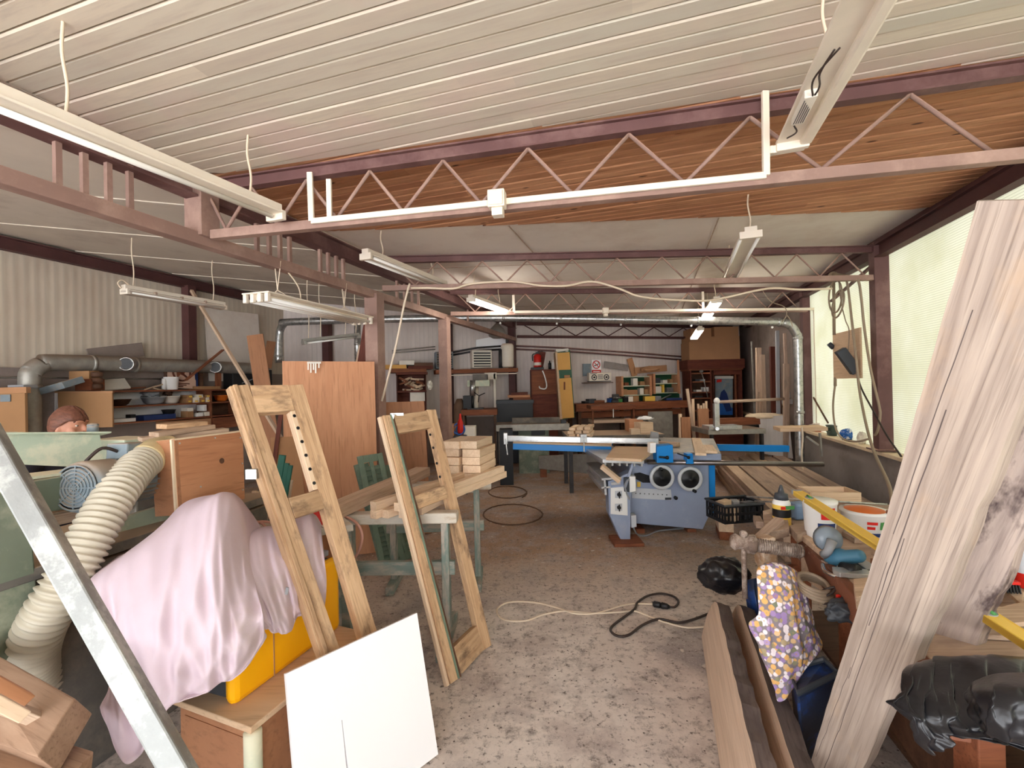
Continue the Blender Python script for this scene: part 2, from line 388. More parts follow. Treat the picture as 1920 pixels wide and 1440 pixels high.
M['ceil_left'] = paint('grey_ceiling_sheet', rgb(206,195,180), .85, 0, .08, 1.6, rgb(182,168,154), (.52,.72), 1.4, .05)
CF = frame((0,0,0), VD, Z3)                   # x across the hall, y along it
def ceilz(p):                                 # height of the ceiling above a floor point
    s = (V(p)-V((-2.999,0,0))).dot(VD)
    return 3.20+.016*s if s>=0 else 3.20-.095*s
def cpt(X,Y,dz=0): p=V((X,Y,0)); return V((X,Y,ceilz(p)+dz))
def t1y(X): return 3.11-.194*(X+2.10)         # line of the front truss
CFi = CF.inverted()
def planks(name, mat, y0, y1, yedge0, yedge1, gap=.003):
    # boards run across the hall; they are cut along the two edge lines (world X -> world Y)
    m = MB(CF); sp=.094; k0=int(y0/sp)-2; k1=int(y1/sp)+2
    for k in range(k0,k1):
        a=k*sp+.004; b=(k+1)*sp-gap
        def run(yy):
            ok=[x for x in (-2.87+i*.02 for i in range(330)) if (lambda w: yedge0(w.x)<w.y<yedge1(w.x) and w.x<rx(w.y)+.02)(CF @ V((x,yy,0)))]
            return (ok[0]-.01,ok[-1]+.01) if ok else None
        ra,rb=run(a),run(b)
        if not ra or not rb: continue
        dz=RND.uniform(-.003,.003); P=[]
        for x,yy in ((ra[0],a),(ra[1],a),(rb[1],b),(rb[0],b)):
            w = CF @ V((x,yy,0)); P.append((x,yy,ceilz(w)+dz))
        lo=[(p[0],p[1]+(.008 if i<2 else -.002),p[2]) for i,p in enumerate(P)]
        mid=[(p[0],p[1],p[2]+.006) for p in P]
        top=[(p[0],p[1],p[2]+.02) for p in P]
        m.hexa(lo,mid); m.hexa(mid,top)
    return struct(m.build(name, mat))
planks('ceiling', M['ceil_white'], -4.6, 4.2, lambda X: -3.0, lambda X: t1y(X)+.02)
planks('ceiling', M['ceil_brown'], 1.5, 6.0, lambda X: t1y(X)+.02, lambda X: 4.28, .009)
def sheet(name, mat, pts, dz, th=.03):
    m=MB(); q=[cpt(x,y,dz) for x,y in pts]; m.slab(q,-th,(0,0,-1) if 0 else (0,0,1)); return struct(m.build(name,mat))
sheet('ceiling', M['ceil_panel'], [(gx(4.24),4.24),(rx(4.24),4.24),(rx(12.9),12.9),(gx(11.0),11.0)], .012)
sheet('ceiling', M['ceil_left'], [(lx(-3),-3),(gx(-3),-3),(gx(11),11),(lx(9.3),9.3)], .0)
sheet('ceiling', M['darkwood'], [(lx(-3)-.3,-3),(rx(-3)+.3,-3),(rx(13)+.3,13),(lx(10)-.3,10)], .09, .05)
# seams and battens of the sheet ceilings
m=MB()
for i in range(7):
    y=1.4+i*1.22; m.beam(cpt(gx(y),y,-.004),cpt(lx(y+.0),y-.29*4.4*.25,-.004),.05,.012)
struct(m.build('trim_1', M['ceil_left']))
m=MB()
for x in (.6,2.6): 
    m.beam(cpt(x-.6,4.3,-.002),cpt(x+1.6,11.4,-.002),.012,.006)
for y in (5.7,6.9,8.6): m.beam(cpt(gx(y),y,-.002),cpt(rx(y),y,-.002),.012,.006)
struct(m.build('trim_2', M['plank_grey']))

# ---- walls
def ribbed(name, c, c2, per, axis):
    t=NT(name); co_=t.coord(rand=False); wv=t.N('TexWave'); wv.bands_direction=axis; wv.inputs['Scale'].default_value=per; wv.inputs['Distortion'].default_value=.4; t.L(co_,wv.inputs['Vector'])
    n=t.noise(t.coord((1,1,.35),rand=False),2.2,6,.65)
    col=t.mix(t.step(n,.4,.66), c, c2); col=t.mix(t.step(wv.outputs['Fac'],.8,1), col, mul(c,.86))
    t.bsdf(col,.75,0,wv.outputs['Fac'],.25,.01,.2); return t.m
M['wall_left'] = ribbed('ribbed_beige_wall', rgb(206,194,176), rgb(190,174,156), 3.2, 'X')
M['wall_back'] = ribbed('ribbed_grey_wall', rgb(222,212,206), rgb(204,192,186), 3.2, 'X')
M['block'] = paint('grey_cement', rgb(146,138,134), .9, 0, .12, 2.2, rgb(120,112,108), (.5,.7), 1.6, .4, 30)
M['block_dark'] = paint('dusty_block_wall', rgb(142,128,120), .9, 0, .15, 2, rgb(116,104,98), (.5,.7), 1.4, .4, 30)
def wallslab(name, wf, a0,a1,z0,z1,d0,d1,mat):
    m=MB(wf.M); m.box(a0,a1,-d1,-d0,z0,z1); return struct(m.build(name,mat))
wallslab('wall_left', LW, -3.0,9.95, 2.0,3.75, -.15,0, M['wall_left'])
wallslab('wall_left', LW, -3.0,9.95, 0,2.05, -.15,.06, M['block_dark'])
wallslab('wall_back', BW, -5.2,7.2, 1.0,4.1, -.15,0, M['wall_back'])
wallslab('wall_back', BW, -5.2,7.2, 0,1.0, -.15,.03, M['block_dark'])
wallslab('wall_right', RW, -13.6,3.0, 0,.84, -.12,.05, M['block'])
wallslab('wall_right', RW, -13.6,-7.75, .84,3.4, -.12,.02, M['block_dark'])
m=MB(RW.M); m.box(-13,3.0,-.13,.1,.84,.88); struct(m.build('trim_3', M['ply_edge'], bevel=.004))
# translucent fluted sheets of the right wall
t=NT('fluted_polycarbonate'); co_=t.coord(rand=False); wv=t.N('TexWave'); wv.bands_direction='Z'; wv.inputs['Scale'].default_value=14; t.L(co_,wv.inputs['Vector'])
n=t.noise(co_,1.4,5,.6)
colr=t.mix(t.step(n,.4,.65), rgb(236,236,226), rgb(224,224,206)); colr=t.mix(t.step(wv.outputs['Fac'],.75,1), colr, rgb(206,206,194))
tr=t.N('BsdfTranslucent'); df=t.N('BsdfDiffuse'); mx=t.N('MixShader'); mx.inputs[0].default_value=.5
t.L(colr,tr.inputs[0]); t.L(colr,df.inputs[0]); t.L(df.outputs[0],mx.inputs[1]); t.L(tr.outputs[0],mx.inputs[2]); t.L(mx.outputs[0],t.out.inputs[0]); M['poly']=t.m
for i,(a0,a1) in enumerate(((-5.28,3.0),(-7.75,-5.38))):
    m=MB(RW.M); m.box(a0,a1,.02,.026,.88,3.2); struct(m.build('window_%d'%(i+1), M['poly']))
# ================================================================ STEEL
def ibeam(m, p,q,w,h,tf=.012,tw=.008):
    d=V(q)-V(p); p=V(p);q=V(q)
    m.beam(p+Z3*(h/2-tf/2),q+Z3*(h/2-tf/2),w,tf); m.beam(p-Z3*(h/2-tf/2),q-Z3*(h/2-tf/2),w,tf); m.beam(p,q,tw,h-2*tf)
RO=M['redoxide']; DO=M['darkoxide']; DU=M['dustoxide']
# middle girder: ladder of two chords with groups of uprights
G=lambda Y,z: V((gx(Y),Y,z))
g=thing('lattice_girder','long reddish brown steel girder running down the hall on the left, with grouped uprights','girder',T(gx(5),5,2.75))
m=MB(); ibeam(m,G(-2.9,3.06),G(10.7,3.13),.11,.15); m.build('top_chord',RO,g)
m=MB(); m.beam(G(-2.9,2.70),G(10.7,2.80),.09,.085); m.build('bottom_chord',DU,g,bevel=.004)
for px in (115,165,210,250, 487,510,530,548, 605,620,635,648, 748,762,776,788, 880,890):
    Y=hitline(px,-2.999); m=MB(); m.beam(G(Y,2.78),G(Y,3.05),.028,.028,UD); m.build('upright',DU,g)
m=MB(); m.beam(G(3.11,2.76),G(3.11,3.18),.15,.14,UD); m.build('hanger_post',DU,g,bevel=.004)
# cross trusses
def truss(label, A, B, zt0, zt1, zb, tops, bots, mat, wt=.09, wb=.06, rod=.011, hb=.06):
    A=V(A); B=V(B); tr=thing('roof_truss',label,'roof truss',T(*((A+B)/2).to_tuple()[:2],zb))
    L=B-A; zt=lambda t: zt0+(zt1-zt0)*t
    p=lambda t,z: V((A.x+L.x*t,A.y+L.y*t,z))
    m=MB(); d=L.normalized(); sd=V((-d.y,d.x,0))
    a,b=p(0,zt0),p(1,zt1)
    m.beam(a-Z3*wt/2,b-Z3*wt/2,.01,wt); m.beam(a-Z3*(wt-.005),b-Z3*(wt-.005),.06,.01); m.beam(a-Z3*.005,b-Z3*.005,.06,.01)
    m.build('top_chord',mat,tr)
    m=MB(); m.beam(p(0,zb+hb/2),p(1,zb+hb/2),wb,hb); m.build('bottom_chord',DU if mat is RO else mat,tr,bevel=.004)
    zz=sorted([(t,1) for t in tops]+[(t,0) for t in bots])
    for (t0,k0),(t1,k1) in zip(zz,zz[1:]):
        if k0==k1: continue
        m=MB(); m.cyl(p(t0,zt(t0)-wt-.002 if k0 else zb+hb), p(t1,zt(t1)-wt-.002 if k1 else zb+hb), rod, 8); m.build('diagonal',DU if mat is RO else mat,tr,smooth=True)
    return tr,p
def tcol(px,A,B):             # parameter on the line A-B seen in picture column px
    k=ray(px,720-.022*(px-960)); k=k.x/k.y
    dx,dy=B[0]-A[0],B[1]-A[1]
    return (k*A[1]-A[0])/(dx-k*dy)
A1,B1=(-2.02,3.095),(rx(1.99)-.08,t1y(rx(1.99)-.08))
tops=[tcol(x,A1,B1) for x in (397,480,583,702,840,1000,1190,1418,1720)]
bots=[tcol(x,A1,B1) for x in (430,527,638,763,910,1083,1293,1550,1870)]
TR1,P1=truss('nearest roof truss, dusty reddish brown steel under the planked ceiling',A1,B1,3.15,3.25,2.745,tops,bots,RO,.085)
A2,B2=(gx(5.1)+.1,5.1),(rx(5.1)-.08,5.1)
n=11; tops=[i/n+.02 for i in range(n)]; bots=[(i+.5)/n+.02 for i in range(n)]
TR2,P2=truss('second roof truss from the camera, between brown column and right wall column',A2,B2,3.19,3.19,2.80,tops,bots,RO,.075,rod=.009)
A3,B3=(gx(6.9)+.1,6.9),(rx(7.3)-.08,7.3)
TR3,P3=truss('third roof truss from the camera, carrying the far white conduit',A3,B3,3.19,3.19,2.79,tops,bots,RO,.075,rod=.009)
A4,B4=(.15,10.62),(6.0,10.62+.28*5.85)
n=7; tops=[i/n+.03 for i in range(n)]; bots=[(i+.5)/n+.03 for i in range(n)]
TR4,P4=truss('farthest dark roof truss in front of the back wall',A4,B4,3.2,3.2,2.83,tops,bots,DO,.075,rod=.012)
# columns
def column(label, x,y,z0,z1,w,d,mat,plate=True,ax=UD):
    c=thing('steel_column',label,'column',T(x,y,z0))
    m=MB(); m.beam((x,y,z0),(x,y,z1),w,d,ax); m.build('shaft',mat,c,bevel=.004)
    if plate: m=MB(); m.beam((x,y,z0),(x,y,z0+.015),w*1.7,d*1.7,ax); m.build('base_plate',mat,c)
    return c
column('brown steel column behind the plywood sheet, carrying the middle girder',gx(5.1)-.0,5.1,0,2.76,.16,.15,DU)
column('brown steel column further back under the middle girder',gx(6.9),6.9,0,2.76,.14,.14,DU)
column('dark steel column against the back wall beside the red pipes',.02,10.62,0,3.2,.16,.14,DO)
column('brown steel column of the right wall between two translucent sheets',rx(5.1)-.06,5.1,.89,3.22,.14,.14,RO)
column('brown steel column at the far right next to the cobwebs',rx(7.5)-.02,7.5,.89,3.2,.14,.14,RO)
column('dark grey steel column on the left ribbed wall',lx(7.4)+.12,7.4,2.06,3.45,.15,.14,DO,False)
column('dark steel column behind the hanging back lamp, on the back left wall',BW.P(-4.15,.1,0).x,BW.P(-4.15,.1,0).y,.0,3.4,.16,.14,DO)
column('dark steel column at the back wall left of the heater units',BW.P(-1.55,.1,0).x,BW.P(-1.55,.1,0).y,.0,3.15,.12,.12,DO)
# eaves beams on both walls
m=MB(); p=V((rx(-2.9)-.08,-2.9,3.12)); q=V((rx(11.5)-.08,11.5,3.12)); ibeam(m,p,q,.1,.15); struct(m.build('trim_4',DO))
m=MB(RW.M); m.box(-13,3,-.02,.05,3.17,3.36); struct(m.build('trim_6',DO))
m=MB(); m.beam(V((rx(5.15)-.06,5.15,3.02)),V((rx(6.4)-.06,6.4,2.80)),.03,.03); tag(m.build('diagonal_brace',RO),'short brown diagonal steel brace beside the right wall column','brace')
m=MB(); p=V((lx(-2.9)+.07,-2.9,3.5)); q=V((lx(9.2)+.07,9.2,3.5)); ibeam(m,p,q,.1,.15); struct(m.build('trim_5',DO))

# ================================================================ LAMPS
WM=M['white_metal']
def cordz(p): return ceilz(p)+.01
def lamp(label, p,q, w,h, tubes, cords=(), mat=None, plate=False, cover=True, ends=True, on=False, group='hanging fluorescent lamps'):
    mat=mat or WM; p=V(p); q=V(q); F=frame(p,q-p); L=(q-p).length
    t=thing('fluorescent_lamp',label,'lamp',F,group)
    m=MB(F)
    if plate: m.box(0,L,-w/2,w/2,0,.012); m.box(.03,L-.03,-w*.18,w*.18,-.05,0)
    else: m.box(0,L,-w*.28,w*.28,-.01,h*.5); m.box(.01,L-.01,-w/2,w/2,-.022,-.008)
    m.build('housing',mat,t,bevel=.004)
    for k in range(tubes):
        y=(k-(tubes-1)/2)*w*(.8/max(tubes-1,1) if tubes>1 else 0)
        z=-.045 if plate else -.04
        m=MB(F); m.cyl((.05,y,z),(L-.05,y,z),.0135,12); m.build('tube',M['tube_fill' if on else 'tube_glass'],t,smooth=True)
    for x in (0.0,L-.035):
        m=MB(F)
        if plate:
            for k in range(tubes):
                y=(k-(tubes-1)/2)*w*.8/max(tubes-1,1); m.box(x,x+.03,y-.017,y+.017,-.068,0)
        else: m.box(x,x+.035,-w/2,w/2,-.06,.0)
        m.build('end_holder',mat,t,bevel=.005)
    for c in cords:
        s=p+(q-p)*c; top=V((s.x,s.y,cordz(s)))
        pts=cat([s+Z3*.02, s+Z3*((top.z-s.z)*.35)+V((.012,0,0)), s+Z3*((top.z-s.z)*.7)-V((.008,0,0)), top],5)
        MB().tube(pts,.0065,7).build('hanging_cord',M['cable'],t,smooth=True)
    return t,F,L
lamp('long white batten lamp in the upper left corner of the photo', at(-190,108,1.42)*1.0+V((0,0,0)), at(521,398,2.86), .13,.09,1,(.28,.86))
# lamp without its cover at the top right
p,q=at(1668,-100,1.28),at(1484,262,2.38)
t_,F,L=lamp('open white lamp at top right with its wiring and ballast showing', q,p,.15,.07,0,(.5,))
m=MB(F); m.box(.02,L,.03,.085,-.05,-.008); m.build('reflector_side',WM,t_,bevel=.012)
m=MB(F); m.box(.28,.52,-.06,-.01,-.055,-.02); m.build('ballast',M['paper'],t_,bevel=.004,label='white ballast box with printed label')
m=MB(F); 
for i in range(5): m.box(.30,.50-.02*i,-.056+i*.009,-.053+i*.009,-.0565,-.055)
m.build('printed_text',M['dkgrey'],t_)
m=MB(F); m.tube(cat([(.1,-.04,-.03),(.2,-.02,-.05),(.3,-.05,-.04),(.55,-.02,-.05),(.7,-.05,-.06),(.8,-.03,-.04)],6),.004,6); m.tube(cat([(.52,-.03,-.05),(.66,-.06,-.055),(.82,-.02,-.05)],6),.004,6); m.build('loose_wire',M['cable_dk'],t_,smooth=True)
m=MB(F); m.box(-.02,.02,-.1,.06,-.06,-.02); m.cyl((0,-.1,-.06),(0,-.1,-.02),.025,14); m.build('tube_socket',WM,t_,bevel=.003)
lamp('white four tube lamp hung on ropes below the middle girder', V((gx(3.5)+.02,3.5,2.46)), V((gx(4.86)+.02,4.86,2.46)), .26,.05,4,(),plate=True)
LAMPC=bpy.data.objects['fluorescent_lamp.002']
for Y in (3.72,4.55):
    a=V((gx(Y)+.02,Y,2.47)); b=V((gx(Y),Y,2.75)); m=MB()
    m.tube([a+VD*.1,a+Z3*.06,b],.005,6); m.tube([a-VD*.1,a+Z3*.06],.005,6); m.tube([a+Z3*.06,b+V((.05,0,.02))],.004,6); m.build('rope',M['cable'],LAMPC,smooth=True)
m=MB(); m.tube(cat([V((gx(4.0),4.0,2.47)),V((gx(3.95)+.02,3.95,2.6)),V((gx(3.85),3.85,2.72))],6),.006,6); m.build('hanging_cord',M['cable'],LAMPC,smooth=True)
lamp('white lamp hanging in front of the brown column', at(684,474,4.12), at(834,534,5.46), .13,.08,2,(.17,.8))
lamp('white twin lamp hanging right of centre below the varnished planks', at(1408,432,3.7), at(1366,522,5.4), .17,.07,2,(.05,.9))
lamp('small white lamp hanging beyond the second truss, left of centre', at(882,557,6.05), at(955,583,7.15), .13,.07,2,(.1,.7),on=True)  # this lamp and the next two glow only as added fill
lamp('small white lamp hanging beyond the second truss, right of centre', at(1344,560,6.6), at(1324,591,8.1), .16,.07,2,(.15,.8),on=True)
lamp('tiny dusty lamp hanging above the cardboard boxes on the wardrobe', at(1313,614,9.2), at(1301,632,10.2), .15,.07,2,(.2,),on=True)
lamp('grey narrow lamp hanging at the back left, below the duct', at(567,639,6.6), at(672,627,7.2), .12,.05,1,(.1,.3,.75,.95),mat=M['galv_dusty'])
t_,F,L=lamp('dusty pinkish waterproof lamp hanging by the left wall', at(231,541,4.94), at(420,573,6.1), .12,.09,2,(.08,.87))
m=MB(F)
m.box(0,L,-.06,.06,-.06,.0); m.build('clear_cover',plain('dusty_clear_cover',rgb(190,176,162),.25),t_,bevel=.02)
for x in (.25,.5,.75):
    m=MB(F); m.box(L*x-.01,L*x+.01,-.066,.066,-.02,.01); m.build('clip',M['plank_grey'],t_)
m=MB(F); m.tube(cat([(.08,0,.03),(.0,0,.09),(-.05,0,.05),(-.02,0,.0)],6),.008,6); m.build('supply_cable',M['cable'],t_,smooth=True)

# ================================================================ CONDUITS, DUCTS, CABLES
PV=M['pvc']
def trunk(label, pts, w, boxes, nrm):
    t=thing('cable_trunking',label,'conduit',T(*pts[0]))
    for a,b in zip(pts,pts[1:]):
        m=MB(); m.beam(a,b,w,w*.6,nrm); m.build('trunking_run',PV,t,bevel=.003)
    for c,s in boxes:
        m=MB(); F=frame(c,(V(pts[2])-V(pts[1])),Z3); m.T=F; m.box(-s/2,s/2,-.075,.0,-s/2,s/2); m.box(-s*.42,s*.42,-.085,-.07,-s*.42,s*.42); m.build('junction_box',PV,t,bevel=.006)
        if s>.06: m=MB(); m.T=F; m.box(-s*.3,s*.35,-.06,0,-s*.95,-s*.5); m.build('socket_box',PV,t,bevel=.004)
    return t
dy=V((-.06,-.1,0)); ft=V((-.19,-.98,0))
tt=[tcol(x,A1,B1) for x in (597,945,1442)]
f1=lambda t,z: P1(t,z)+ft.normalized()*.045
trunk('white plastic conduit with junction box along the nearest truss', [f1(tt[0],3.10),f1(tt[0]+.001,2.785),f1(tt[2]-.001,2.785),f1(tt[2],3.23)], .035, [(f1(tt[1],2.785),.10)], Y3)
m=MB(); m.beam(f1(tt[0]+.025,3.04),f1(tt[0]+.025,2.80),.03,.02,Y3); tag(m.build('conduit_offcut',PV),'short upright white conduit beside the left end of the near trunking','conduit')
tt=[tcol(x,A3,B3) for x in (966,1136,1527)]
f3=lambda t,z: P3(t,z)+V((0,-.05,0))
trunk('white plastic conduit along the third truss, dropping down at the right', [f3(tt[0],3.09),f3(tt[0]+.001,2.83),f3(tt[2]-.001,2.83),f3(tt[2],.95)], .04, [(f3(tt[1],2.83),.09)], Y3)
m=MB(); t0=tcol(1319,A3,B3); m.beam(f3(t0,3.12),f3(t0,2.82),.035,.02,Y3); tag(m.build('conduit_offcut',PV),'upright white conduit beside the far lamp right of centre','conduit')
# main extraction duct
GV=M['galv']
def duct(label, pts, r, n=18, joints=(), mat=None, elbows=()):
    t=thing('extraction_duct',label,'duct',T(*pts[0]))
    MB().tube(pts,r,n).build('pipe',mat or GV,t,smooth=True)
    for p,d in joints: 
        m=MB(); m.cyl(V(p)-V(d).normalized()*.02,V(p)+V(d).normalized()*.02,r*1.09,n); m.build('joint_ring',mat or GV,t,smooth=True)
    return t
a=at(540,604,8.4); b=at(700,599,8.25); c=at(960,596,8.0); d=at(1280,601,7.65); e=at(1450,603,7.45)
el=[at(1470,605,7.42),at(1484,612,7.4),at(1493,626,7.4),at(1496,642,7.4)]
bot=at(1500,872,7.4)
left=[at(523,680,8.6),at(523,640,8.6),at(526,618,8.6),at(533,607,8.5)]
pts=[left[0],left[1],left[2],left[3],a,b,c,d,e]+el+[at(1498,760,7.4),bot]
jn=[(at(845,597.5,8.12),d-c),(at(945,596.2,8.02),d-c),(at(1052,597.5,7.9),d-c),(at(1172,599.5,7.77),d-c),(at(1308,601.5,7.62),d-c),(at(1460,604,7.43),e-d),(at(1496,634,7.4),Z3),(at(1499,773,7.4),Z3),(at(523,668,8.6),Z3)]
DM=duct('long galvanised extraction duct spanning the hall below the trusses and dropping at the right', cat(pts,4), .066, joints=jn)
for i,k in enumerate((938,1044,1164,1296,1448)):
    f=(k-960)/490; p=at(k,597+ (608-597)*0+9+max(0,(k-1000)/60),8.0-.55*max(f,0)); m=MB(); m.sphere(p,.02,.02,.02,8,6); m.build('screw_knob',M['white'],DM,smooth=True)
p=at(670,603,7.9); q=at(671,690,7.9)
duct('short galvanised drop pipe behind the four tube lamp', [p,q], .055, joints=[(at(670.5,645,7.9),Z3)])
# left wall duct
P=lambda Y,z,dd=.3: LW.P(Y/UD.y,dd,z)
Y0=hitline(68,-7.15)
pts=[P(5.4,.95),P(5.4,1.85),P(5.42,1.99),P(5.51,2.08),P(5.66,2.115),P(7.0,2.13),P(8.3,2.13),P(8.6,2.14),P(8.72,2.2),P(8.76,2.3)]
DL=duct('dusty galvanised duct along the left wall with a big elbow', cat(pts,5), .1, 22, mat=M['galv_dusty'], joints=[(P(5.4,1.82),Z3),(P(6.0,2.12),UD),(P(6.5,2.12),UD)])
for px in (240,405):
    a_,z_=LW.hit(px,680,.4); c_=LW.P(a_,.4,2.12); d_=(V((.35,-.93,0))).normalized()
    m=MB(); m.cyl(c_-d_*.12,c_+d_*.06,.085,18); m.torus(c_+d_*.06,.085,.008,d_); m.build('branch_stub',M['galv'],DL,smooth=True)
    m=MB(); m.cyl(c_+d_*.055,c_+d_*.062,.07,18); m.build('mouth_shade_disc',M['black'],DL)  # black disc puts the shade inside the open stub into colour
m=MB(); m.tube([LW.P(2.5,.1,1.93),LW.P(7.9,.1,1.93)],.012,8); tag(m.build('wall_pipe',M['galv_dusty'],smooth=True),'thin pale pipe running along the left wall under the big duct','pipe')
# cables draped along the second truss
pts=[at(770,540,4.95),at(800,540,4.98),at(850,541,5.0),at(885,532,5.02),at(960,528,5.02),at(1010,535,5.0),at(1060,536,5.0),at(1110,528,5.02),at(1160,541,4.98),at(1200,556,5.0),at(1260,562,5.1),at(1320,564,5.1),at(1360,558,5.1),at(1440,541,5.0),at(1500,543,4.98),at(1560,541,4.98)]
tag(MB().tube(cat(pts,6),.012,8).build('draped_cable',M['cable'],smooth=True),'cream cable sagging along the second roof truss','cable')
pts=[at(768,532,4.9),at(758,570,4.88),at(742,650,4.9),at(727,710,4.95),at(716,752,5.0)]
tag(MB().tube(cat(pts,6),.012,8).build('slanting_cable',M['cable'],smooth=True),'cream cable slanting down from the second truss beside the brown column','cable')
# cable loops, conduit, board and switch box on the right
RS=lambda px,py,dd=.1: RW.px(px,py,dd)
WB=thing('wall_switch_board','plywood switch board hanging by the right wall with a grey metal box','switch board',T(*RS(1590,708,.2)))
a0,a1,z0,z1=RW.rect(1564,627,1618,709,.2)
m=MB(RW.M); m.box(a0,a1,-.22,-.2,z0,z1); m.build('panel',M['ply_pale'],WB,bevel=.003)
m=MB(frame(RS(1590,677,.28),V((.55,-.1,-.9)),V((-.4,-1,0)))); m.box(-.16,.16,-.055,.055,-.05,.05); m.build('switch_box',M['dkgrey'],WB,bevel=.006)
m=MB(); m.cyl(RS(1562,646,.22),RS(1555,651,.26),.045,14); m.build('knob',M['dkgrey'],WB,smooth=True)
m=MB(); m.cyl(RS(1563,520,.24),RS(1564,628,.24),.018,10); m.cyl(RS(1566,708,.22),RS(1566,724,.22),.018,10); m.build('conduit',M['cable_grey'],WB,smooth=True)
def rcable(label, pts, r=.012, mat='cable_grey'):
    return tag(MB().tube(cat([RS(x,y,d) for x,y,d in pts],6),r,8).build('hanging_cable',M[mat],smooth=True),label,'cable')
rcable('outermost hanging cable right of the switch board, looping to the sill',[(1590,519,.3),(1608,524,.3),(1615,560,.25),(1620,610,.22),(1632,690,.22),(1648,760,.2),(1650,780,.2),(1645,808,.2),(1640,816,.2)],.013)
rcable('hanging cable that runs down behind the grey switch box to the bench',[(1585,520,.3),(1590,540,.28),(1597,600,.3),(1606,680,.32),(1612,735,.3),(1625,800,.4),(1640,850,.6),(1665,905,.8),(1672,940,.9)],.013)
rcable('thin dark cable slanting to the sill below the switch board',[(1606,695,.3),(1615,728,.26),(1640,775,.22),(1662,815,.2),(1690,856,.2)],.009,'cable_dk')
rcable('hanging cable left of the switch board that loops over the sill',[(1566,720,.2),(1562,760,.2),(1566,800,.22),(1580,822,.28),(1605,828,.25),(1632,822,.15)],.012)
rcable('twisted thin wire from the truss to the grey switch box',[(1572,520,.28),(1577,565,.26),(1585,600,.26),(1592,620,.25),(1590,662,.28)],.006)
for i,(cx_,cy_,r_) in enumerate(((1566,556,.2),(1571,570,.17))):
    c_=RS(cx_,cy_,.3); m=MB(); m.torus(c_,r_,.011,RW.n+V((0,0,.15*i)),32,7)
    tag(m.build('cable_coil',M['cable_grey'],smooth=True),('large','smaller')[i]+' coil of cable hung at the right end of the second truss','cable')
m=MB(); m.tube(cat([at(1430,545,6.9),at(1445,565,6.9),at(1470,575,6.9),at(1475,590,6.9),at(1466,604,6.9)],6),.006,6); m.tube(cat([at(1475,590,6.9),at(1482,600,6.9),at(1486,612,6.9)],4),.006,6)
tag(m.build('loose_wire',M['cable_grey'],smooth=True),'loose wire dangling under the third truss near the duct elbow','wire')
m=MB(); m.sphere(RS(1562,515,.3),.05,.05,.04,10,8); m.tube([RS(1562,515,.3),RS(1590,520,.3)],.03,8); tag(m.build('cable_bundle',M['cable_grey'],smooth=True),'knotted cable bundle on the truss above the switch board','cable')
# ================================================================ LEFT FOREGROUND
# ---- green woodworking machine
MG,MP,MD=M['mach_green'],M['mach_pale'],M['mach_dark']
fx_=lambda Y,o=0: -1.99+.246*(Y-1.857)-o       # front face of the machine bed
mc=thing('woodworking_machine','dusty sage green woodworking machine on the left with motor and plywood hood','machine',T(-2.1,2.0,0))
m=MB(); m.hexa([(fx_(1.1,.55),1.1,0),(fx_(1.1),1.1,0),(fx_(3.1),3.1,0),(fx_(3.1,.55),3.1,0)],[(fx_(1.1,.6),1.1,.93),(fx_(1.1),1.1,.93),(fx_(3.1),3.1,.93),(fx_(3.1,.6),3.1,.93)]); m.build('bed',MD,mc,bevel=.01)
m=MB(); m.hexa([(fx_(1.0,.6),1.0,.95),(fx_(1.0,-.03),1.0,.95),(fx_(3.15,-.03),3.15,.95),(fx_(3.15,.6),3.15,.95)],[(fx_(1.0,.6),1.0,1.0),(fx_(1.0,-.02),1.0,1.0),(fx_(3.15,-.02),3.15,1.0),(fx_(3.15,.6),3.15,1.0)]); m.build('table',MD,mc,bevel=.005)
m=MB(); m.hexa([(fx_(1.0,.2),1.0,.6),(fx_(1.0,-.05),1.0,.6),(fx_(1.86,-.05),1.86,.6),(fx_(1.86,.2),1.86,.6)],[(fx_(1.0,.2),1.0,1.36),(fx_(1.0,-.0),1.0,1.36),(fx_(1.86,-.0),1.86,1.33),(fx_(1.86,.2),1.86,1.33)]); m.build('end_frame',MG,mc,bevel=.008)
m=MB(); m.slab([at(-60,921,1.72),at(168,884,2.18),at(168,948,2.18),at(-60,985,1.72)],.1,(1,-1,0)); m.build('fence_beam',MG,mc,bevel=.006)
m=MB(); m.slab([at(-60,909,1.72),at(168,880,2.18),at(150,876,2.3),at(-60,900,1.85)],.012,(0,0,1)); m.build('beam_cap',MP,mc)
m=MB(); m.slab([at(-70,812,2.2),at(187,815,2.62),at(198,878,2.62),at(-70,866,2.2)],.02,(0,-1,0)); m.build('guard_panel',MP,mc)
m=MB(); m.slab([at(-70,812,2.14),at(209,809,2.6),at(187,815,2.66),at(-70,806,2.3)],.008,(0,0,1)); m.build('guard_lip',MP,mc)
m=MB(); m.slab([at(224,972,2.32),at(346,933,2.62),at(346,986,2.62),at(226,1060,2.3)],.03,(1,-1,0)); m.build('skirt_plate',MP,mc,bevel=.004)
m=MB(); m.slab([at(255,880,2.42),at(345,862,2.66),at(345,945,2.66),at(255,975,2.42)],.1,(1,-1,0)); m.build('mount_block',M['galv_dusty'],mc,bevel=.01)
m=MB(); a,b=at(233,825,2.66),at(300,818,2.85); m.slab([a,b,b-Z3*.22,a-Z3*.24],.3,(0.3,-1,0)); m.build('cutter_housing',MP,mc,bevel=.01)
m=MB(); m.cyl(at(174,812,2.6),at(174,797,2.6),.026,16); m.sphere(at(174,797,2.6),.027,.027,.012); m.build('control_cap',M['motor'],mc,smooth=True)
m=MB(); 
for z in (.12,.2,.28,.36,.44,.52): m.beam((fx_(1.5,-.004),1.5,z),(fx_(1.84,-.004),1.84,z),.012,.03)
m.build('vent_grille',M['black'],mc)
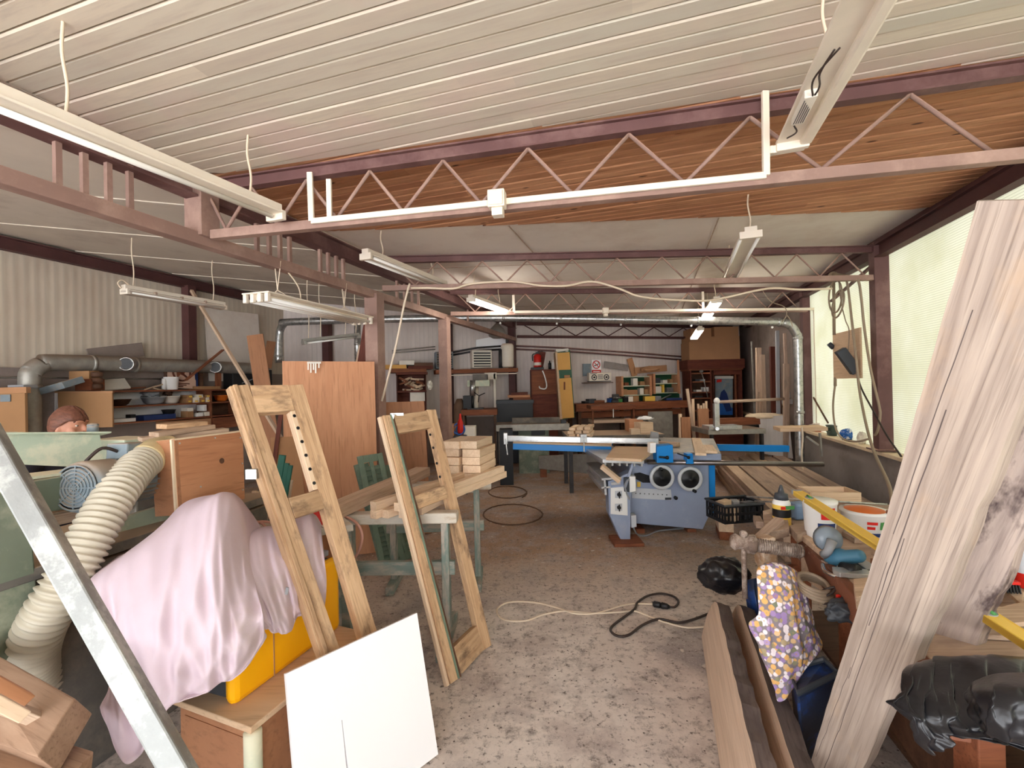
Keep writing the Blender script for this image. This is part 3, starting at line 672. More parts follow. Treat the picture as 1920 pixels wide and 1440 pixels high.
# motor
mt=MB(); a,b=at(141,915,2.05),at(287,893,2.47); ax=(b-a).normalized(); F=frame(a,ax,Z3)
L=(b-a).length; Fz=M4.Translation(a) @ ax.to_track_quat('Z','Y').to_matrix().to_4x4()
mt.lathe([(.085,0),(.112,.012),(.118,.03),(.118,.16),(.108,.17),(.1,.175),(.1,L-.06),(.118,L-.05),(.118,L),(.06,L+.01)],28,Fz); mo=mt.build('motor',M['motor'],mc,smooth=True)
m=MB()
for k in range(26):
    an=2*PI*k/26; c_=Fz @ V((math.cos(an)*.1,math.sin(an)*.1,0)); r_=(Fz.to_3x3() @ V((math.cos(an),math.sin(an),0)))
    p0=a+r_*.106+ax*.18; p1=a+r_*.106+ax*(L-.06); m.beam(p0,p1,.004,.022,r_)
fins=m.build('cooling_fins',M['motor'],mo)
m=MB()
for r_ in (.02,.036,.052,.068,.084,.1): m.torus(a-ax*.004,r_,.0042,ax,24,6)
for k in range(4):
    an=PI/4*k; d_=Fz.to_3x3() @ V((math.cos(an),math.sin(an),0)); m.beam(a-d_*.1-ax*.004,a+d_*.1-ax*.004,.005,.005,ax)
m.build('fan_grille',M['motor'],mo,smooth=False)
m=MB(); m.cyl(a+ax*.002,a+ax*.006,.1,24); m.build('dark_fan_opening',M['black'],mo)
m=MB(); m.box(.19,.33,-.06,.06,.1,.19); m.T=F; mb=MB(F); mb.box(.2,.34,-.05,.06,.1,.19); mb.build('terminal_box',M['motor'],mo,bevel=.008)
m=MB(); m.tube(cat([F @ V((.2,.0,.15)),F @ V((.14,.02,.17)),F @ V((.1,.05,.12)),F @ V((.09,.1,.05))],5),.008,7); m.build('motor_cable',M['cable_dk'],mo,smooth=True)
# plywood hood
hq=[at(327,824,2.36),at(455,808,2.78),at(459,935,2.75),at(336,966,2.34)]
hn=(hq[1]-hq[0]).cross(hq[3]-hq[0]).normalized()
if hn.y>0: hn=-hn
H=thing('plywood_hood','orange plywood dust hood with a knot and pale sawn edges on the machine','hood',T(*hq[3]))
m=MB(frame(hq[3],hq[2]-hq[3],Z3)); m.T=M4.Identity(4); m.slab(hq,.022,hn); m.build('front_panel',M['ply_knot'],H)
sd=-hn*.16
m=MB(); m.slab([hq[0]+Z3*.003,hq[0]+sd,hq[3]+sd,hq[3]],.018,(-1,0,0)); m.build('side_panel',M['ply_dark'],H)
m=MB(); m.slab([hq[0]+Z3*.004+sd*.06,hq[1]+Z3*.004+sd*.06,hq[1]+sd,hq[0]+sd],.015,(0,0,1)); m.build('top_panel',M['ply_pale'],H)
m=MB(); m.beam(hq[0]-hn*.011+V((0,0,0)),hq[3]-hn*.011,.024,.012,hn); m.beam(hq[0]-hn*.011,hq[1]-hn*.011,.024,.008,Z3); m.build('sawn_edge',M['ply_edge'],H)
m=MB(); c_=hq[0]+(hq[1]-hq[0])*.63+(hq[3]-hq[0])*.40; m.cyl(c_,c_+hn*.0012,.016,14); m.build('wood_knot',M['darkwood'],H)
m=MB()
for u,v in ((.06,.06),(.55,.05),(.95,.1),(.95,.5),(.3,.7),(.1,.93),(.93,.9)):
    c_=hq[0]+(hq[1]-hq[0])*u+(hq[3]-hq[0])*v; m.cyl(c_,c_+hn*.003,.005,8)
m.build('screw_head',M['galv'],H)
# timber offcuts on the hood
for i,(a,b,w_,t_,c_) in enumerate(((at(262,824,2.62),at(424,806,2.95),.12,.025,'pine_raw'),(at(288,815,2.62),at(395,800,2.9),.11,.028,'pine_raw'),(at(302,800,2.72),at(380,794,2.92),.13,.03,'pine_old'))):
    board('timber_offcut',('long pale board lying lowest on the plywood hood','slanted pale board lying across the hood, middle of three','rounded brown offcut on top of the boards over the hood')[i],'board',a,b,w_,t_,M[c_],group='offcuts on the hood')
for i,(x0,y0,x1,y1,Y,t_) in enumerate(((20,982,230,940,1.92,.05),(20,960,200,935,2.05,.045))):
    board('squared_timber',('front squared timber lying in the machine slot below the green beam','rear squared timber lying in the machine slot')[i],'timber',at(x0,y0+8,Y),at(x1,y1+8,Y+.5),.06,t_,M['pine_raw'])
# flexible hose
ctr=[at(292,852,2.45),at(268,868,2.32),at(243,893,2.2),at(215,930,2.08),at(180,990,1.97),at(150,1045,1.9),at(122,1095,1.85),at(95,1140,1.82),at(72,1185,1.82),at(60,1225,1.85),at(62,1262,1.9),at(75,1310,1.95)]
path=cat(ctr,26); 
# resample evenly
acc=[0]
for i in range(1,len(path)): acc.append(acc[-1]+(path[i]-path[i-1]).length)
N=int(acc[-1]/.0052); res=[]; j=0
for i in range(N):
    s=acc[-1]*i/(N-1)
    while j<len(acc)-2 and acc[j+1]<s: j+=1
    res.append(path[j].lerp(path[j+1],(s-acc[j])/max(acc[j+1]-acc[j],1e-9)))
rr=[.079+.0085*math.cos(2*PI*i*.0052/.0265) for i in range(N)]
HS=thing('flexible_hose','thick cream ribbed dust extraction hose curving down from the hood','hose',T(*res[-1]))
MB().tube(res,rr,28).build('ribbed_tube',M['hose'],HS,smooth=True)
c0=at(300,849,2.5); c1=at(283,856,2.4); MB().tube(cat([at(318,846,2.56),c0,c1,at(270,866,2.33)],5),[.088]*16,24).build('cuff',paint('taped_cuff',rgb(224,206,160),.5,0,.12,14,bump=.4,bs=20),HS,smooth=True)
M['plank_tan']=wood('tan_sawn_plank', rgb(176,146,122), rgb(146,116,94), .9, 10)
# ---- aluminium bar in the foreground
board('aluminium_bar','square aluminium bar leaning diagonally across the lower left foreground','metal bar',V((-.36,1.07,.0)),at(-60,748,1.4),.058,.058,M['alu_raw'],up=V((.4,-1,.3)),bevel=.006)
# ---- stack of thick planks in the lower left corner
def q3(a,b,c_,d_): return [a,b,c_,d_]
ends=[((-20,1205),(165,1302),(92,1418),(-20,1372)),]
dd=V((.72,.55,0)).normalized()
for i,(pts,t_,lb,mt_) in enumerate(((((140,1309,1.36),(70,1419,1.2),(-70,1372,1.35),(-70,1192,1.72)),.085,'thick pale plank on top of the lower left stack','plank_tan'),
  (((176,1408,1.33),(112,1480,1.18),(-70,1470,1.2),(-70,1332,1.5)),.085,'thick plank second in the lower left stack, its end showing','plank_tan'),
  (((196,1475,1.36),(130,1560,1.22),(-70,1560,1.2),(-70,1440,1.45)),.09,'lowest thick plank of the lower left stack at the photo edge','plank_grey'))):
    q=[at(*p) for p in pts]; dl=(q[0]-q[3]); F=frame(q[3],dl); m=MB(F); m.T=M4.Identity(4); m.slab(q,t_,(0,0,1)); tag(m.build('thick_plank',M[mt_],bevel=.004),lb,'plank','planks in the lower left stack')
for i,x in enumerate((-2.05,-1.35)):
    board('support_block',('left','right')[i]+' timber block holding up the lower left plank stack','block',V((x+.1,1.26,0)),V((x+.1,1.26,.40)),.14,.2,M['pine_raw'],up=Y3)
for i,(a,b) in enumerate(((at(-40,1262,1.22),at(52,1312,1.3)),(at(-40,1298,1.17),at(44,1342,1.24)),(at(-30,1310,1.26),at(122,1368,1.36)))):
    board('wood_stick',('short orange offcut at the back on the lower left planks','short squared stick in the middle on the lower left planks','longer pale stick at the front on the lower left planks')[i],'stick',a+Z3*.0,b,.035,.03,M[('ply','pine','pine_raw')[i]],group='sticks on the lower left planks')
# ---- cabinet, yellow machine, cloth
CZ=.45
C0,C1,C2=onz(470,1365,CZ),onz(690,1185,CZ),onz(322,1310,CZ); C3=C2+(C1-C0)
cb=thing('low_cabinet','low brown cabinet with pale rounded corner under the yellow machine','cabinet',T(*C0.to_tuple()[:2],0))
m=MB(); m.slab([C0,C1,C3,C2],.025,(0,0,1)); m.build('top',M['ply_pale'],cb,bevel=.004)
cen=(C0+C3)/2; ins=lambda p,k: cen+(p-cen)*k
m=MB(); q=[ins(p,.93) for p in (C0,C1,C3,C2)]; m.hexa([V((p.x,p.y,.02)) for p in q],[V((p.x,p.y,CZ-.026)) for p in q]); m.build('body',M['ply_dark'],cb)
m=MB(); p=ins(C0,.95); m.tube([(p.x,p.y,0),(p.x,p.y,CZ-.027)],.032,16); m.build('corner_post',M['mach_pale'],cb,smooth=True,label='pale rounded corner post')
p0,p1=ins(C0,.94),ins(C2,.94); m=MB(); m.slab([p0.lerp(p1,.12)+Z3*-.07,p0.lerp(p1,.92)-Z3*.07,p0.lerp(p1,.92)-Z3*.4,p0.lerp(p1,.12)-Z3*.4],.012,(-.3,-1,0)); m.build('door_panel',M['ply_dark'],cb)
Y0_=onz(440,1328,CZ); Y1_=onz(640,1176,CZ); ya=(Y1_-Y0_).normalized(); yb=V((-ya.y,ya.x,0))
ym=thing('yellow_machine','bright yellow boxed machine standing on the low cabinet, half hidden by a pink cloth','machine',T(*Y0_))
Fy=frame(Y0_,ya,Z3); Ly=(Y1_-Y0_).length
m=MB(Fy); m.box(.0,Ly,.0,.06,0,.375); m.build('yellow_housing',M['yellow'],ym,bevel=.025)
m=MB(Fy); m.box(.03,Ly-.02,.05,.34,0.002,.37); m.build('dark_side',M['dkgrey'],ym,bevel=.01)
m=MB(Fy); m.box(.19,.195,-.003,.0,.01,.37); m.build('panel_seam',M['card_dark'],ym)
m=MB(Fy); m.box(.1,Ly,.07,.32,.37,.40); m.build('top_plate',M['grey'],ym,bevel=.005)
m=MB(Fy); m.box(.16,.3,.16,.3,.4,.5); m.cyl((.22,.24,.5),(.22,.26,.62),.03,14); m.build('motor_head',M['dkgrey'],ym,bevel=.01)
# cloth: columns of points from the far hem over the ridge to the near hem
def cloth(name,label,cols,mat,nu=9,nv=9,amp=.012,freq=7.,seed=1,th=.004,rid=None):
    r=random.Random(seed)
    C=[cat(c_,nv) for c_ in cols]; n=len(C[0]); rows=[]
    for j in range(n): rows.append(cat([c_[j] for c_ in C],nu))
    out=[]; ph=[r.uniform(0,6) for _ in range(6)]
    for j,row in enumerate(rows):
        v=j/(n-1); o=[]
        for i,p in enumerate(row):
            u=i/(len(row)-1)
            k=math.sin(freq*2*PI*u+ph[0]+1.3*math.sin(2*PI*(v*.8+ph[1])))*.6+math.sin(freq*2*PI*1.9*u+ph[2]+2.2*v)*.28+math.sin(freq*PI*.7*(u+v*.7)+ph[3])*.5
            k=(1-abs(k)*1.5)+.35*(1-2*abs(math.sin(freq*2.6*PI*(u-.35*v)+ph[4])))*math.sin(PI*v)+.3*(1-2*abs(math.sin(5.5*PI*(v+.5*u*u)+ph[5])))*v
            o.append(p+V((.35,-1,.15))*amp*k*min(1,v*2.5+.1))
        out.append(o)
    m=MB(); m.grid(out); ob=m.build(name,mat,smooth=True,solid=th,sub=1); return ob
M['pinkcloth']=paint('pale_pink_cloth', rgb(210,192,202), .9, 0, .05, 4, rgb(200,184,182), (.55,.75), 2.5, .12, 140, spec=.08)
A=at
cols=[
 [A(222,1042,2.1),A(160,1098,1.80),A(172,1150,1.76),A(188,1215,1.70),A(205,1280,1.65),A(192,1322,1.62),A(196,1326,1.62)],
 [A(250,1030,2.1),A(205,1066,1.84),A(205,1150,1.72),A(218,1250,1.62),A(226,1330,1.57),A(235,1400,1.55),A(240,1428,1.55)],
 [A(300,990,2.15),A(262,1030,1.88),A(250,1140,1.70),A(255,1250,1.60),A(262,1330,1.55),A(280,1372,1.54),A(285,1384,1.54)],
 [A(350,940,2.2),A(330,984,1.95),A(310,1100,1.70),A(305,1210,1.60),A(310,1280,1.56),A(318,1318,1.56),A(320,1322,1.56)],
 [A(425,925,2.2),A(385,942,2.0),A(365,1060,1.74),A(362,1180,1.62),A(365,1250,1.59),A(372,1295,1.60),A(374,1301,1.61)],
 [A(445,930,2.25),A(418,930,2.02),A(408,1020,1.80),A(412,1150,1.66),A(412,1220,1.63),A(415,1272,1.65),A(416,1282,1.66)],
 [A(470,960,2.3),A(448,948,2.08),A(440,1040,1.86),A(446,1140,1.72),A(456,1200,1.67),A(460,1242,1.70),A(462,1250,1.71)],
 [A(490,990,2.3),A(470,1005,2.12),A(470,1060,1.94),A(486,1120,1.80),A(494,1150,1.75),A(498,1185,1.78),A(500,1195,1.80)],
]
tag(cloth('dust_sheet','',cols,M['pinkcloth'],amp=.020,freq=4.2,seed=4),'large pale pink cloth draped over the yellow machine, hanging left to the floor side','cloth','pink cloths over the yellow machine')
cols=[
 [A(470,1010,2.4),A(446,1012,2.08),A(448,1060,1.93),A(462,1100,1.85),A(480,1140,1.83),A(496,1172,1.84),A(500,1180,1.85)],
 [A(500,990,2.4),A(478,996,2.16),A(480,1050,1.98),A(494,1110,1.88),A(508,1160,1.86),A(516,1182,1.88),A(518,1186,1.89)],
 [A(530,985,2.45),A(515,990,2.24),A(516,1050,2.05),A(526,1110,1.96),A(536,1155,1.94),A(543,1180,1.96),A(545,1184,1.97)],
 [A(565,970,2.5),A(548,978,2.30),A(548,1040,2.14),A(552,1100,2.05),A(556,1140,2.04),A(558,1152,2.06),A(559,1156,2.07)],
 [A(590,965,2.5),A(580,966,2.36),A(580,1030,2.22),A(584,1090,2.14),A(588,1130,2.13),A(594,1148,2.15),A(595,1151,2.16)],
 [A(605,990,2.55),A(602,990,2.42),A(608,1040,2.3),A(612,1080,2.24),A(612,1110,2.24),A(608,1140,2.24),A(607,1145,2.25)],
]
tag(cloth('dust_sheet','',cols,M['pinkcloth'],amp=.016,freq=4.0,seed=9),'bunched pink cloth hanging over the yellow front, behind the first sash','cloth','pink cloths over the yellow machine')
m=MB(); c_=A(538,1108,1.9); m.cbox(c_,.012,.004,.03,RY(.2)); tag(m.build('cloth_label',M['grey']),'tiny grey label sewn on the bunched pink cloth','label')
# ---- white board leaning on the cabinet
TLw,TRw,BRw,BLw=V((-.925,1.80,.581)),V((-.498,2.25,.588)),V((-.385,2.11,.003)),V((-.81,1.66,.003))
Fw=frame(BLw,BRw-BLw,(TLw-BLw).cross(BRw-BLw)*-1)
iw=Fw.inverted(); q=[(iw @ p) for p in (BLw,BRw,TRw,TLw)]
m=MB(Fw)
bx=[(p.x,p.y) for p in q]; e=lambda u,v: tuple((V((*bx[0],0)).lerp(V((*bx[1],0)),u)).lerp(V((*bx[3],0)).lerp(V((*bx[2],0)),u),v))[:2]
sl0,sl1=.315,.325
m.prism([e(0,0),e(sl0,0),e(sl0+.004,.57),e(0,.57)],-.009,.009); m.prism([e(sl1+.006,0),e(1,0),e(1,.57),e(sl0+.008,.57)],-.009,.009); m.prism([e(0,.57),e(1,.57),e(1,1),e(0,1)],-.009,.009)
o=m.build('laminated_board',M['white_board']); tag(o,'square white laminated board with a saw slit leaning on the low cabinet','board')
# ---- sashes
def sash(label, TL,TR,BR,BL, sw, rails, t=.05, hinge=False, tongue=True):
    TL,TR,BR,BL=map(V,(TL,TR,BR,BL)); n=(TR-TL).cross(BL-TL).normalized()
    if n.y>0: n=-n
    s=thing('window_sash',label,'window frame',T(*((BL+BR)/2)))
    wv=(TR-TL).normalized(); 
    def bar(name,a,b,w_,up,mat='pine_old',th=t,lab=None):
        F=frame(a,b-a,up); L=(b-a).length; return MB(F).box(0,L,-w_/2,w_/2,-th/2,th/2).build(name,M[mat],s,bevel=.003,label=lab)
    bar('stile',BL+wv*sw/2,TL+wv*sw/2,sw,n); bar('stile',BR-wv*sw/2,TR-wv*sw/2,sw,n)
    L=lambda v: (BL.lerp(TL,v),BR.lerp(TR,v))
    for nm,v,w_ in rails:
        a,b=L(v); bar(nm,a+wv*sw,b-wv*sw,w_,n)
    a,b=BL+wv*sw*.99+n*.012,TL+wv*sw*.99+n*.012
    return s,n,wv,bar
TL,TR,BR,BL=V((-.87,3.0,1.515)),V((-.59,3.39,1.535)),V((-.19,2.985,.005)),V((-.40,2.595,.005))
s,n,wv,bar=sash('stripped pine window sash with green edge strip standing on the floor, leaning on the trestle',TL,TR,BR,BL,.085,(('top_rail',.957,.13),('middle_rail',.63,.085),('bottom_rail',.05,.15)))
sd_=-wv
a,b=BL+wv*.06+n*.028,TL+wv*.06+n*.028
bar('green_strip',a,b,.012,n,'shutter',.01); bar('dark_groove',a+wv*.016,b+wv*.016,.008,n,'darkwood',.008)
a,b=BL+n*.0,TL; bar('edge_lip',a-wv*.014,b-wv*.014,.02,n,'pine',.03)
m=MB(); c_=TL+wv*.06+n*.03-Z3*.05; m.cbox(c_,.02,.006,.1,RY(.28)); m.cbox(c_+wv*.05+Z3*.045,.09,.006,.018); m.build('metal_corner',M['galv'],s)
m=MB()
for v in (.70,.76,.83,.89): c_=BR.lerp(TR,v)-wv*.088; m.cyl(c_,c_-wv*.003,.01,8)
m.build('dowel_hole',M['black'],s)
# paint remains
TL,TR,BR,BL=V((-1.375,2.19,1.725)),V((-1.165,2.5,1.725)),V((-.715,2.29,.455)),V((-.845,1.985,.455))
s,n,wv,bar=sash('stripped pine window sash with a row of dowel holes, standing on the low cabinet',TL,TR,BR,BL,.088,(('top_rail',.945,.15),('middle_rail',.535,.1)))
a,b=BL.lerp(TL,.0)+wv*.022+n*.028,TL+wv*.022+n*.028
bar('edge_lip',a,b,.02,n,'pine_old',.012)
a=BR.lerp(TR,.575)-wv*.1; b=BR.lerp(TR,.895)-wv*.1; bar('drilled_strip',a,b,.026,n,'pine',.046,'pale strip with drilled holes')
m=MB()
for v in (.60,.655,.71,.765,.82,.87): c_=BR.lerp(TR,v)-wv*.1+n*.0235; m.cyl(c_,c_+n*.002,.009,10)
m.build('drilled_hole',M['black'],s)
m=MB(); c_=BL.lerp(TL,.68)-wv*.02; m.cbox(c_,.05,.02,.045); m.build('hinge',M['galv'],s)
# ================================================================ MIDDLE LEFT: TRESTLES, BOARDS, SHUTTERS
def trestle(label, A,B,h,posts,rail=.5,foot=.28):
    t=thing('trestle',label,'trestle',T((A[0]+B[0])/2,(A[1]+B[1])/2,0),'green trestles under the planks')
    A=V((*A,h)); B=V((*B,h)); d=(B-A).normalized(); s=V((-d.y,d.x,0))
    F=frame(A-Z3*.035,d); MB(F).box(0,(B-A).length,-.05,.05,-.035,.035).build('top_beam',M['trestle_top'],t,bevel=.01)
    P=[]
    for x in posts:
        p=A+d*((x-A.x)/d.x); P.append(p)
        F=frame((p.x,p.y,.05),Z3,s); MB(F).box(0,h-.12,-.025,.025,-.04,.04).build('post',M['trestle'],t,bevel=.004)
        F=frame(V((p.x,p.y,.035))-s*foot,s); MB(F).box(0,2*foot,-.035,.035,-.035,.035).build('foot',M['trestle'],t,bevel=.008)
        m=MB(); m.beam(V((p.x,p.y,.12)),V((p.x,p.y,.12))+s*.0+Z3*.001,.03,.03) if 0 else None
    F=frame(V((P[0].x,P[0].y,rail))-d*.06,d); MB(F).box(0,(P[1]-P[0]).length+.12,-.02,.02,-.045,.045).build('stretcher',M['trestle'],t,bevel=.004)
    return t
trestle('front worn green trestle carrying the planks beside the sash',(-1.28,3.08),(-.385,3.06),.865,(-1.12,-.47),.49,.26)
trestle('rear worn green trestle under the stack of light blocks',(-1.2,3.92),(-.2,3.95),.885,(-1.05,-.33),.5,.2)
board('plank','broad light plank at the left on the two trestles','plank',V((-1.19,2.92,.912)),V((-.84,4.2,.93)),.14,.08,M['pine_raw'],group='timber on the trestles')
dv=V((.64,1.19,.016)); sl_=V((.88,-.47,0))
k=0
for j,(off,z) in enumerate(((0,.898),(.062,.898),(.165,.898),(.0,.953),(.165,.953))):
    a=V((-.905,2.9,z))+sl_*off+dv*(.03*((j*7)%3))
    board('squared_stick',('lower left square stick lying on the trestles','lower second square stick lying on the trestles','lower right square stick on the trestles, under another','upper left square stick lying on the trestles','upper right square stick lying on the trestles')[j],'stick',a,a+dv*.99,.054,.054,M['pine'],group='squared sticks on the trestles')
board('plank','wide pale plank at the right on the two trestles','plank',V((-.66,2.98,.895)),V((-.19,4.2,.915)),.12,.045,M['pine_raw'],group='timber on the trestles')
# stack of light blocks
dB=V((.28,.96,0)); sB=V((.96,-.28,0))
for l in range(5):
    for c_ in range(2):
        jx=RND.uniform(-.015,.015); a=V((-.52+jx,3.78+RND.uniform(-.02,.02),.9525+.067*l+.0)) + sB*(.165*c_)
        nm=('bottom','second','middle','fourth','top')[l]; lb=f'planed light wood block, {("left","right")[c_]} one in the {nm} layer of the stack on the trestles'
        board('wood_block',lb,'wood block',a,a+dB*.40,.155,.0635,M['pine'],group='light wood blocks stacked on the rear trestle')
for i in range(3):
    a=V((-.60+.05*i,3.64-.02*i,.915+.0*i)); board('small_block',('left','middle','right')[i]+' of three small light blocks in front of the block stack','wood block',a,a+dB*.1,.045,.05,M['pine'],group='small blocks before the stack')
# big sheets
def sheetboard(label,pts,t,mat,name='plywood_sheet',group=None):
    pts=[V(p) for p in pts]; F=frame(pts[3],pts[0]-pts[3],(pts[1]-pts[0]).cross(pts[3]-pts[0])); m=MB(F); m.T=M4.Identity(4)
    m.slab(pts,t,(0,-1,0)); return tag(m.build(name,mat,bevel=.002),label,'board',group)
o=sheetboard('large orange plywood sheet with white drips leaning on the brown column',[at(529,677,4.62),at(702,678,4.84),V((-1.42,4.72,.003)),V((-2.28,4.5,.003))],.018,M['ply'])
nrm=V((.25,-1,0)).normalized()
m=MB()
for x,l in ((578,30),(583,42),(588,30),(592,44),(598,22)): 
    a=at(x,680,4.66); b=at(x,680+l*.45,4.655); m.beam(a+nrm*.004,b+nrm*.004,.014,.004,nrm)
m.beam(at(576,680,4.665)+nrm*.004,at(602,680,4.7)+nrm*.004,.02,.004,nrm)
c_=m.build('white_drip',M['paper']); c_.parent=o; c_.matrix_basis=WORLD[o].inverted() @ WORLD[c_]; c_['label']='white paint drips at the top edge'
sheetboard('brown board standing behind the brown column, right of the plywood sheet',[at(660,756,5.32),at(795,752,5.36),V((-.98,5.3,.003)),V((-1.75,5.26,.003))],.02,M['ply_dark'])
sheetboard('small grey brown board standing left of the plywood sheet',[at(507,820,4.3),at(560,818,4.4),V((-1.93,4.3,.003)),V((-2.2,4.2,.003))],.016,M['card_dark'])
# shutters
def shutter(label, tl,tr,br,bl):
    tl,tr,br,bl=map(V,(tl,tr,br,bl)); n=(tr-tl).cross(bl-tl).normalized()
    if n.y>0: n=-n
    s=thing('louvred_shutter',label,'shutter',T(*((bl+br)/2)),'green shutters behind the trestles'); G_=M['shutter']
    W=(tr-tl).length; wv=(tr-tl).normalized(); uv=(tl-bl).normalized(); H_=(tl-bl).length
    P=lambda u,v: bl+wv*u+uv*v
    for u in (.025,W/2,W-.025): MB().beam(P(u,0),P(u,H_),.05 if u!=W/2 else .035,.032,n).build('stile',G_,s,bevel=.003)
    for v in (.035,H_*.5,H_-.035): MB().beam(P(.05,v),P(W-.05,v),.07,.03,n).build('rail',G_,s,bevel=.003)
    for c0,c1 in ((.05,W/2-.017),(W/2+.017,W-.05)):
        v=.1
        while v<H_-.1:
            if abs(v-H_*.5)>.05: MB().beam(P(c0,v),P(c1,v),.048,.008,(n*.75+uv*.66)).build('louvre_slat',G_,s)
            v+=.045
shutter('green louvred shutter standing behind the front trestle, the front one',at(669,856,4.3),at(716,849,4.42),V((-1.02,4.36,.005)),V((-1.26,4.24,.005)))
shutter('green louvred shutter leaning behind the front one, right',at(686,878,4.5),at(728,872,4.6),V((-.92,4.56,.005)),V((-1.16,4.46,.005)))
shutter('green louvred shutter mostly hidden at the left of the other two',at(663,872,4.44),at(690,868,4.52),V((-1.12,4.55,.005)),V((-1.34,4.44,.005)))
for i,(x0,y0,x1,y1,w_,mt_) in enumerate(((690,606,668,690,.10,'redwood'),(693,612,676,690,.05,'pine_raw'),(684,640,672,690,.08,'pine_raw'),(686,655,681,690,.04,'pine'),(692,660,690,690,.05,'pine_raw'),(678,648,664,690,.06,'pine_raw'))):
    a=at(x0,y0,5.75); k_=(x1-x0)/(y1-y0); b=V((a.x+k_*a.z*.55,5.45,0))
    board('leaning_strip',('reddish board leaning left of the brown column above the plywood','long light strip leaning along the reddish board','short pale strip second from the brown column group left','thin upright stick just left of the brown column','pale stub nearest to the brown column above the plywood','leftmost pale strip showing above the plywood sheet')[i],'board',b,a,w_,.025,M[mt_],up=V((0,-1,.1)),group='strips leaning behind the plywood sheet')
# teal slats and stick bundle
for i,(x0,y0,x1,y1,w_) in enumerate(((530,853,516,915,.05),(537,868,522,930,.05),(543,872,528,940,.05))):
    a=at(x0,y0,3.5); b=at(x1,y1,3.46); b=V((a.x-.16,a.y-.12,0))
    board('teal_slat',('left','middle','right')[i]+' of three teal painted slats leaning behind the first sash','slat',b,a,w_,.02,M['teal'],up=Y3,group='teal slats behind the sash')
for i,(x0,y0,x1,Y,w_,mt_) in enumerate(((452,873,450,3.25,.035,'pine_raw'),(477,920,476,3.3,.03,'pine'),(483,921,482,3.36,.03,'pine'),(490,928,489,3.3,.03,'pine_raw'),(461,936,460,3.22,.03,'pine'),(468,952,468,3.2,.03,'pine_raw'),(499,948,498,3.36,.03,'pine'),(545,900,538,3.5,.035,'pine_raw'),(440,935,440,3.28,.05,'pine_raw'))):
    a=at(x0,y0,Y); b=V((a.x+(x1-x0)*.02,Y-.06,0))
    board('upright_stick',('tallest pale stick standing right beside the plywood hood','second thin stick in the upright bundle, counted from the hood','third thin stick in the upright bundle','fourth thin stick in the upright bundle','short stick standing just behind the pink cloth peak','lower stick standing behind the pink cloth','short stick at the right end of the bundle behind the sash','pale stick leaning right of the teal slats','stub of a stick just above the pink cloth peak')[i],'stick',b,a,w_,.022,M[mt_],up=Y3,group='sticks standing behind the cloth')
# small white bench with red tin
b_=thing('small_bench','small bench with white top and green leg, holding a red tin','bench',T(-1.1,2.75,0))
m=MB(); m.slab([at(452,985,2.95),at(636,962,3.0),at(662,983,2.66),at(462,1012,2.62)],.04,(0,0,1)); m.build('top',M['trestle_top'],b_,bevel=.005)
for x,y in ((-.98,2.62),(-1.14,2.58),(-1.13,2.9),(-1.34,2.85)): MB().beam((x,y,0),(x,y,.845),.05,.04,Y3).build('leg',M['trestle'],b_,bevel=.003)
c_=at(600,990,2.78); tn=thing('red_tin','red tin on the small white bench behind the first sash','tin',T(*c_)); MB().lathe([(.045,0),(.048,.01),(.048,.11),(.04,.118)],20,T(*c_)).build('can_body',M['red'],tn,smooth=True); MB().lathe([(.036,.118),(.036,.128)],18,T(*c_)).build('lid',M['galv'],tn,smooth=True)
pts=[at(462,985,2.75),at(475,978,2.8),at(492,982,2.8),at(498,992,2.72),at(480,1000,2.66),at(464,994,2.68),at(470,984,2.74),at(490,978,2.82),at(512,980,2.85)]
tag(MB().tube(cat(pts,7),.008,7).build('air_hose',M['air_hose'],smooth=True),'coil of pink hose lying behind the pink cloth','hose')
pts=[at(632,968,3.0),at(655,972,2.95),at(672,985,2.9),at(679,1005,2.88),at(674,1030,2.9),at(664,1048,2.95)]
tag(MB().tube(cat(pts,7),.009,8).build('air_hose',M['air_hose'],smooth=True),'pink hose arching down from the small white bench','hose')
m=MB(); m.cyl(at(545,928,2.9),at(575,905,2.98),.002,5); 
# floor things
pts=[onz(x,y,.008) for x,y in ((1226,1133),(1190,1132),(1165,1136),(1140,1144),(1110,1151),(1075,1150),(1045,1140),(1010,1131),(975,1128),(948,1131),(933,1141),(934,1153),(948,1163),(985,1164),(1020,1152),(1060,1146),(1110,1150),(1160,1148),(1190,1146),(1215,1155),(1250,1168),(1290,1177),(1330,1174))]
tag(MB().tube(cat(pts,6),.0065,7).build('floor_cable',M['cable'],smooth=True),'thin white cable looped on the concrete floor','cable')
pts=[onz(x,y,.012) for x,y in ((1252,1137),(1265,1138),(1272,1128),(1262,1118),(1240,1113),(1215,1117),(1195,1130),(1190,1142),(1170,1157),(1148,1174),(1146,1184),(1160,1193),(1180,1190),(1205,1172),(1235,1161),(1270,1167),(1295,1163),(1330,1150))]
tag(MB().tube(cat(pts,6),.0085,8).build('floor_cable',M['cable_dk'],smooth=True),'dark cable loop on the floor with a black plug','cable')
a,b=onz(1224,1132,.022),onz(1256,1138,.022); pg=thing('cable_plug','black plug and socket joining the white and dark floor cables','plug',T(*a))
m=MB(); m.tube([a,a.lerp(b,.08),a.lerp(b,.4),a.lerp(b,.48)],[.014,.022,.022,.016],12); m.build('plug_body',M['black'],pg,smooth=True)
m=MB(); m.tube([a.lerp(b,.48),a.lerp(b,.55),a.lerp(b,.85),b],[.019,.024,.02,.01],12); m.build('socket_body',M['black'],pg,smooth=True)
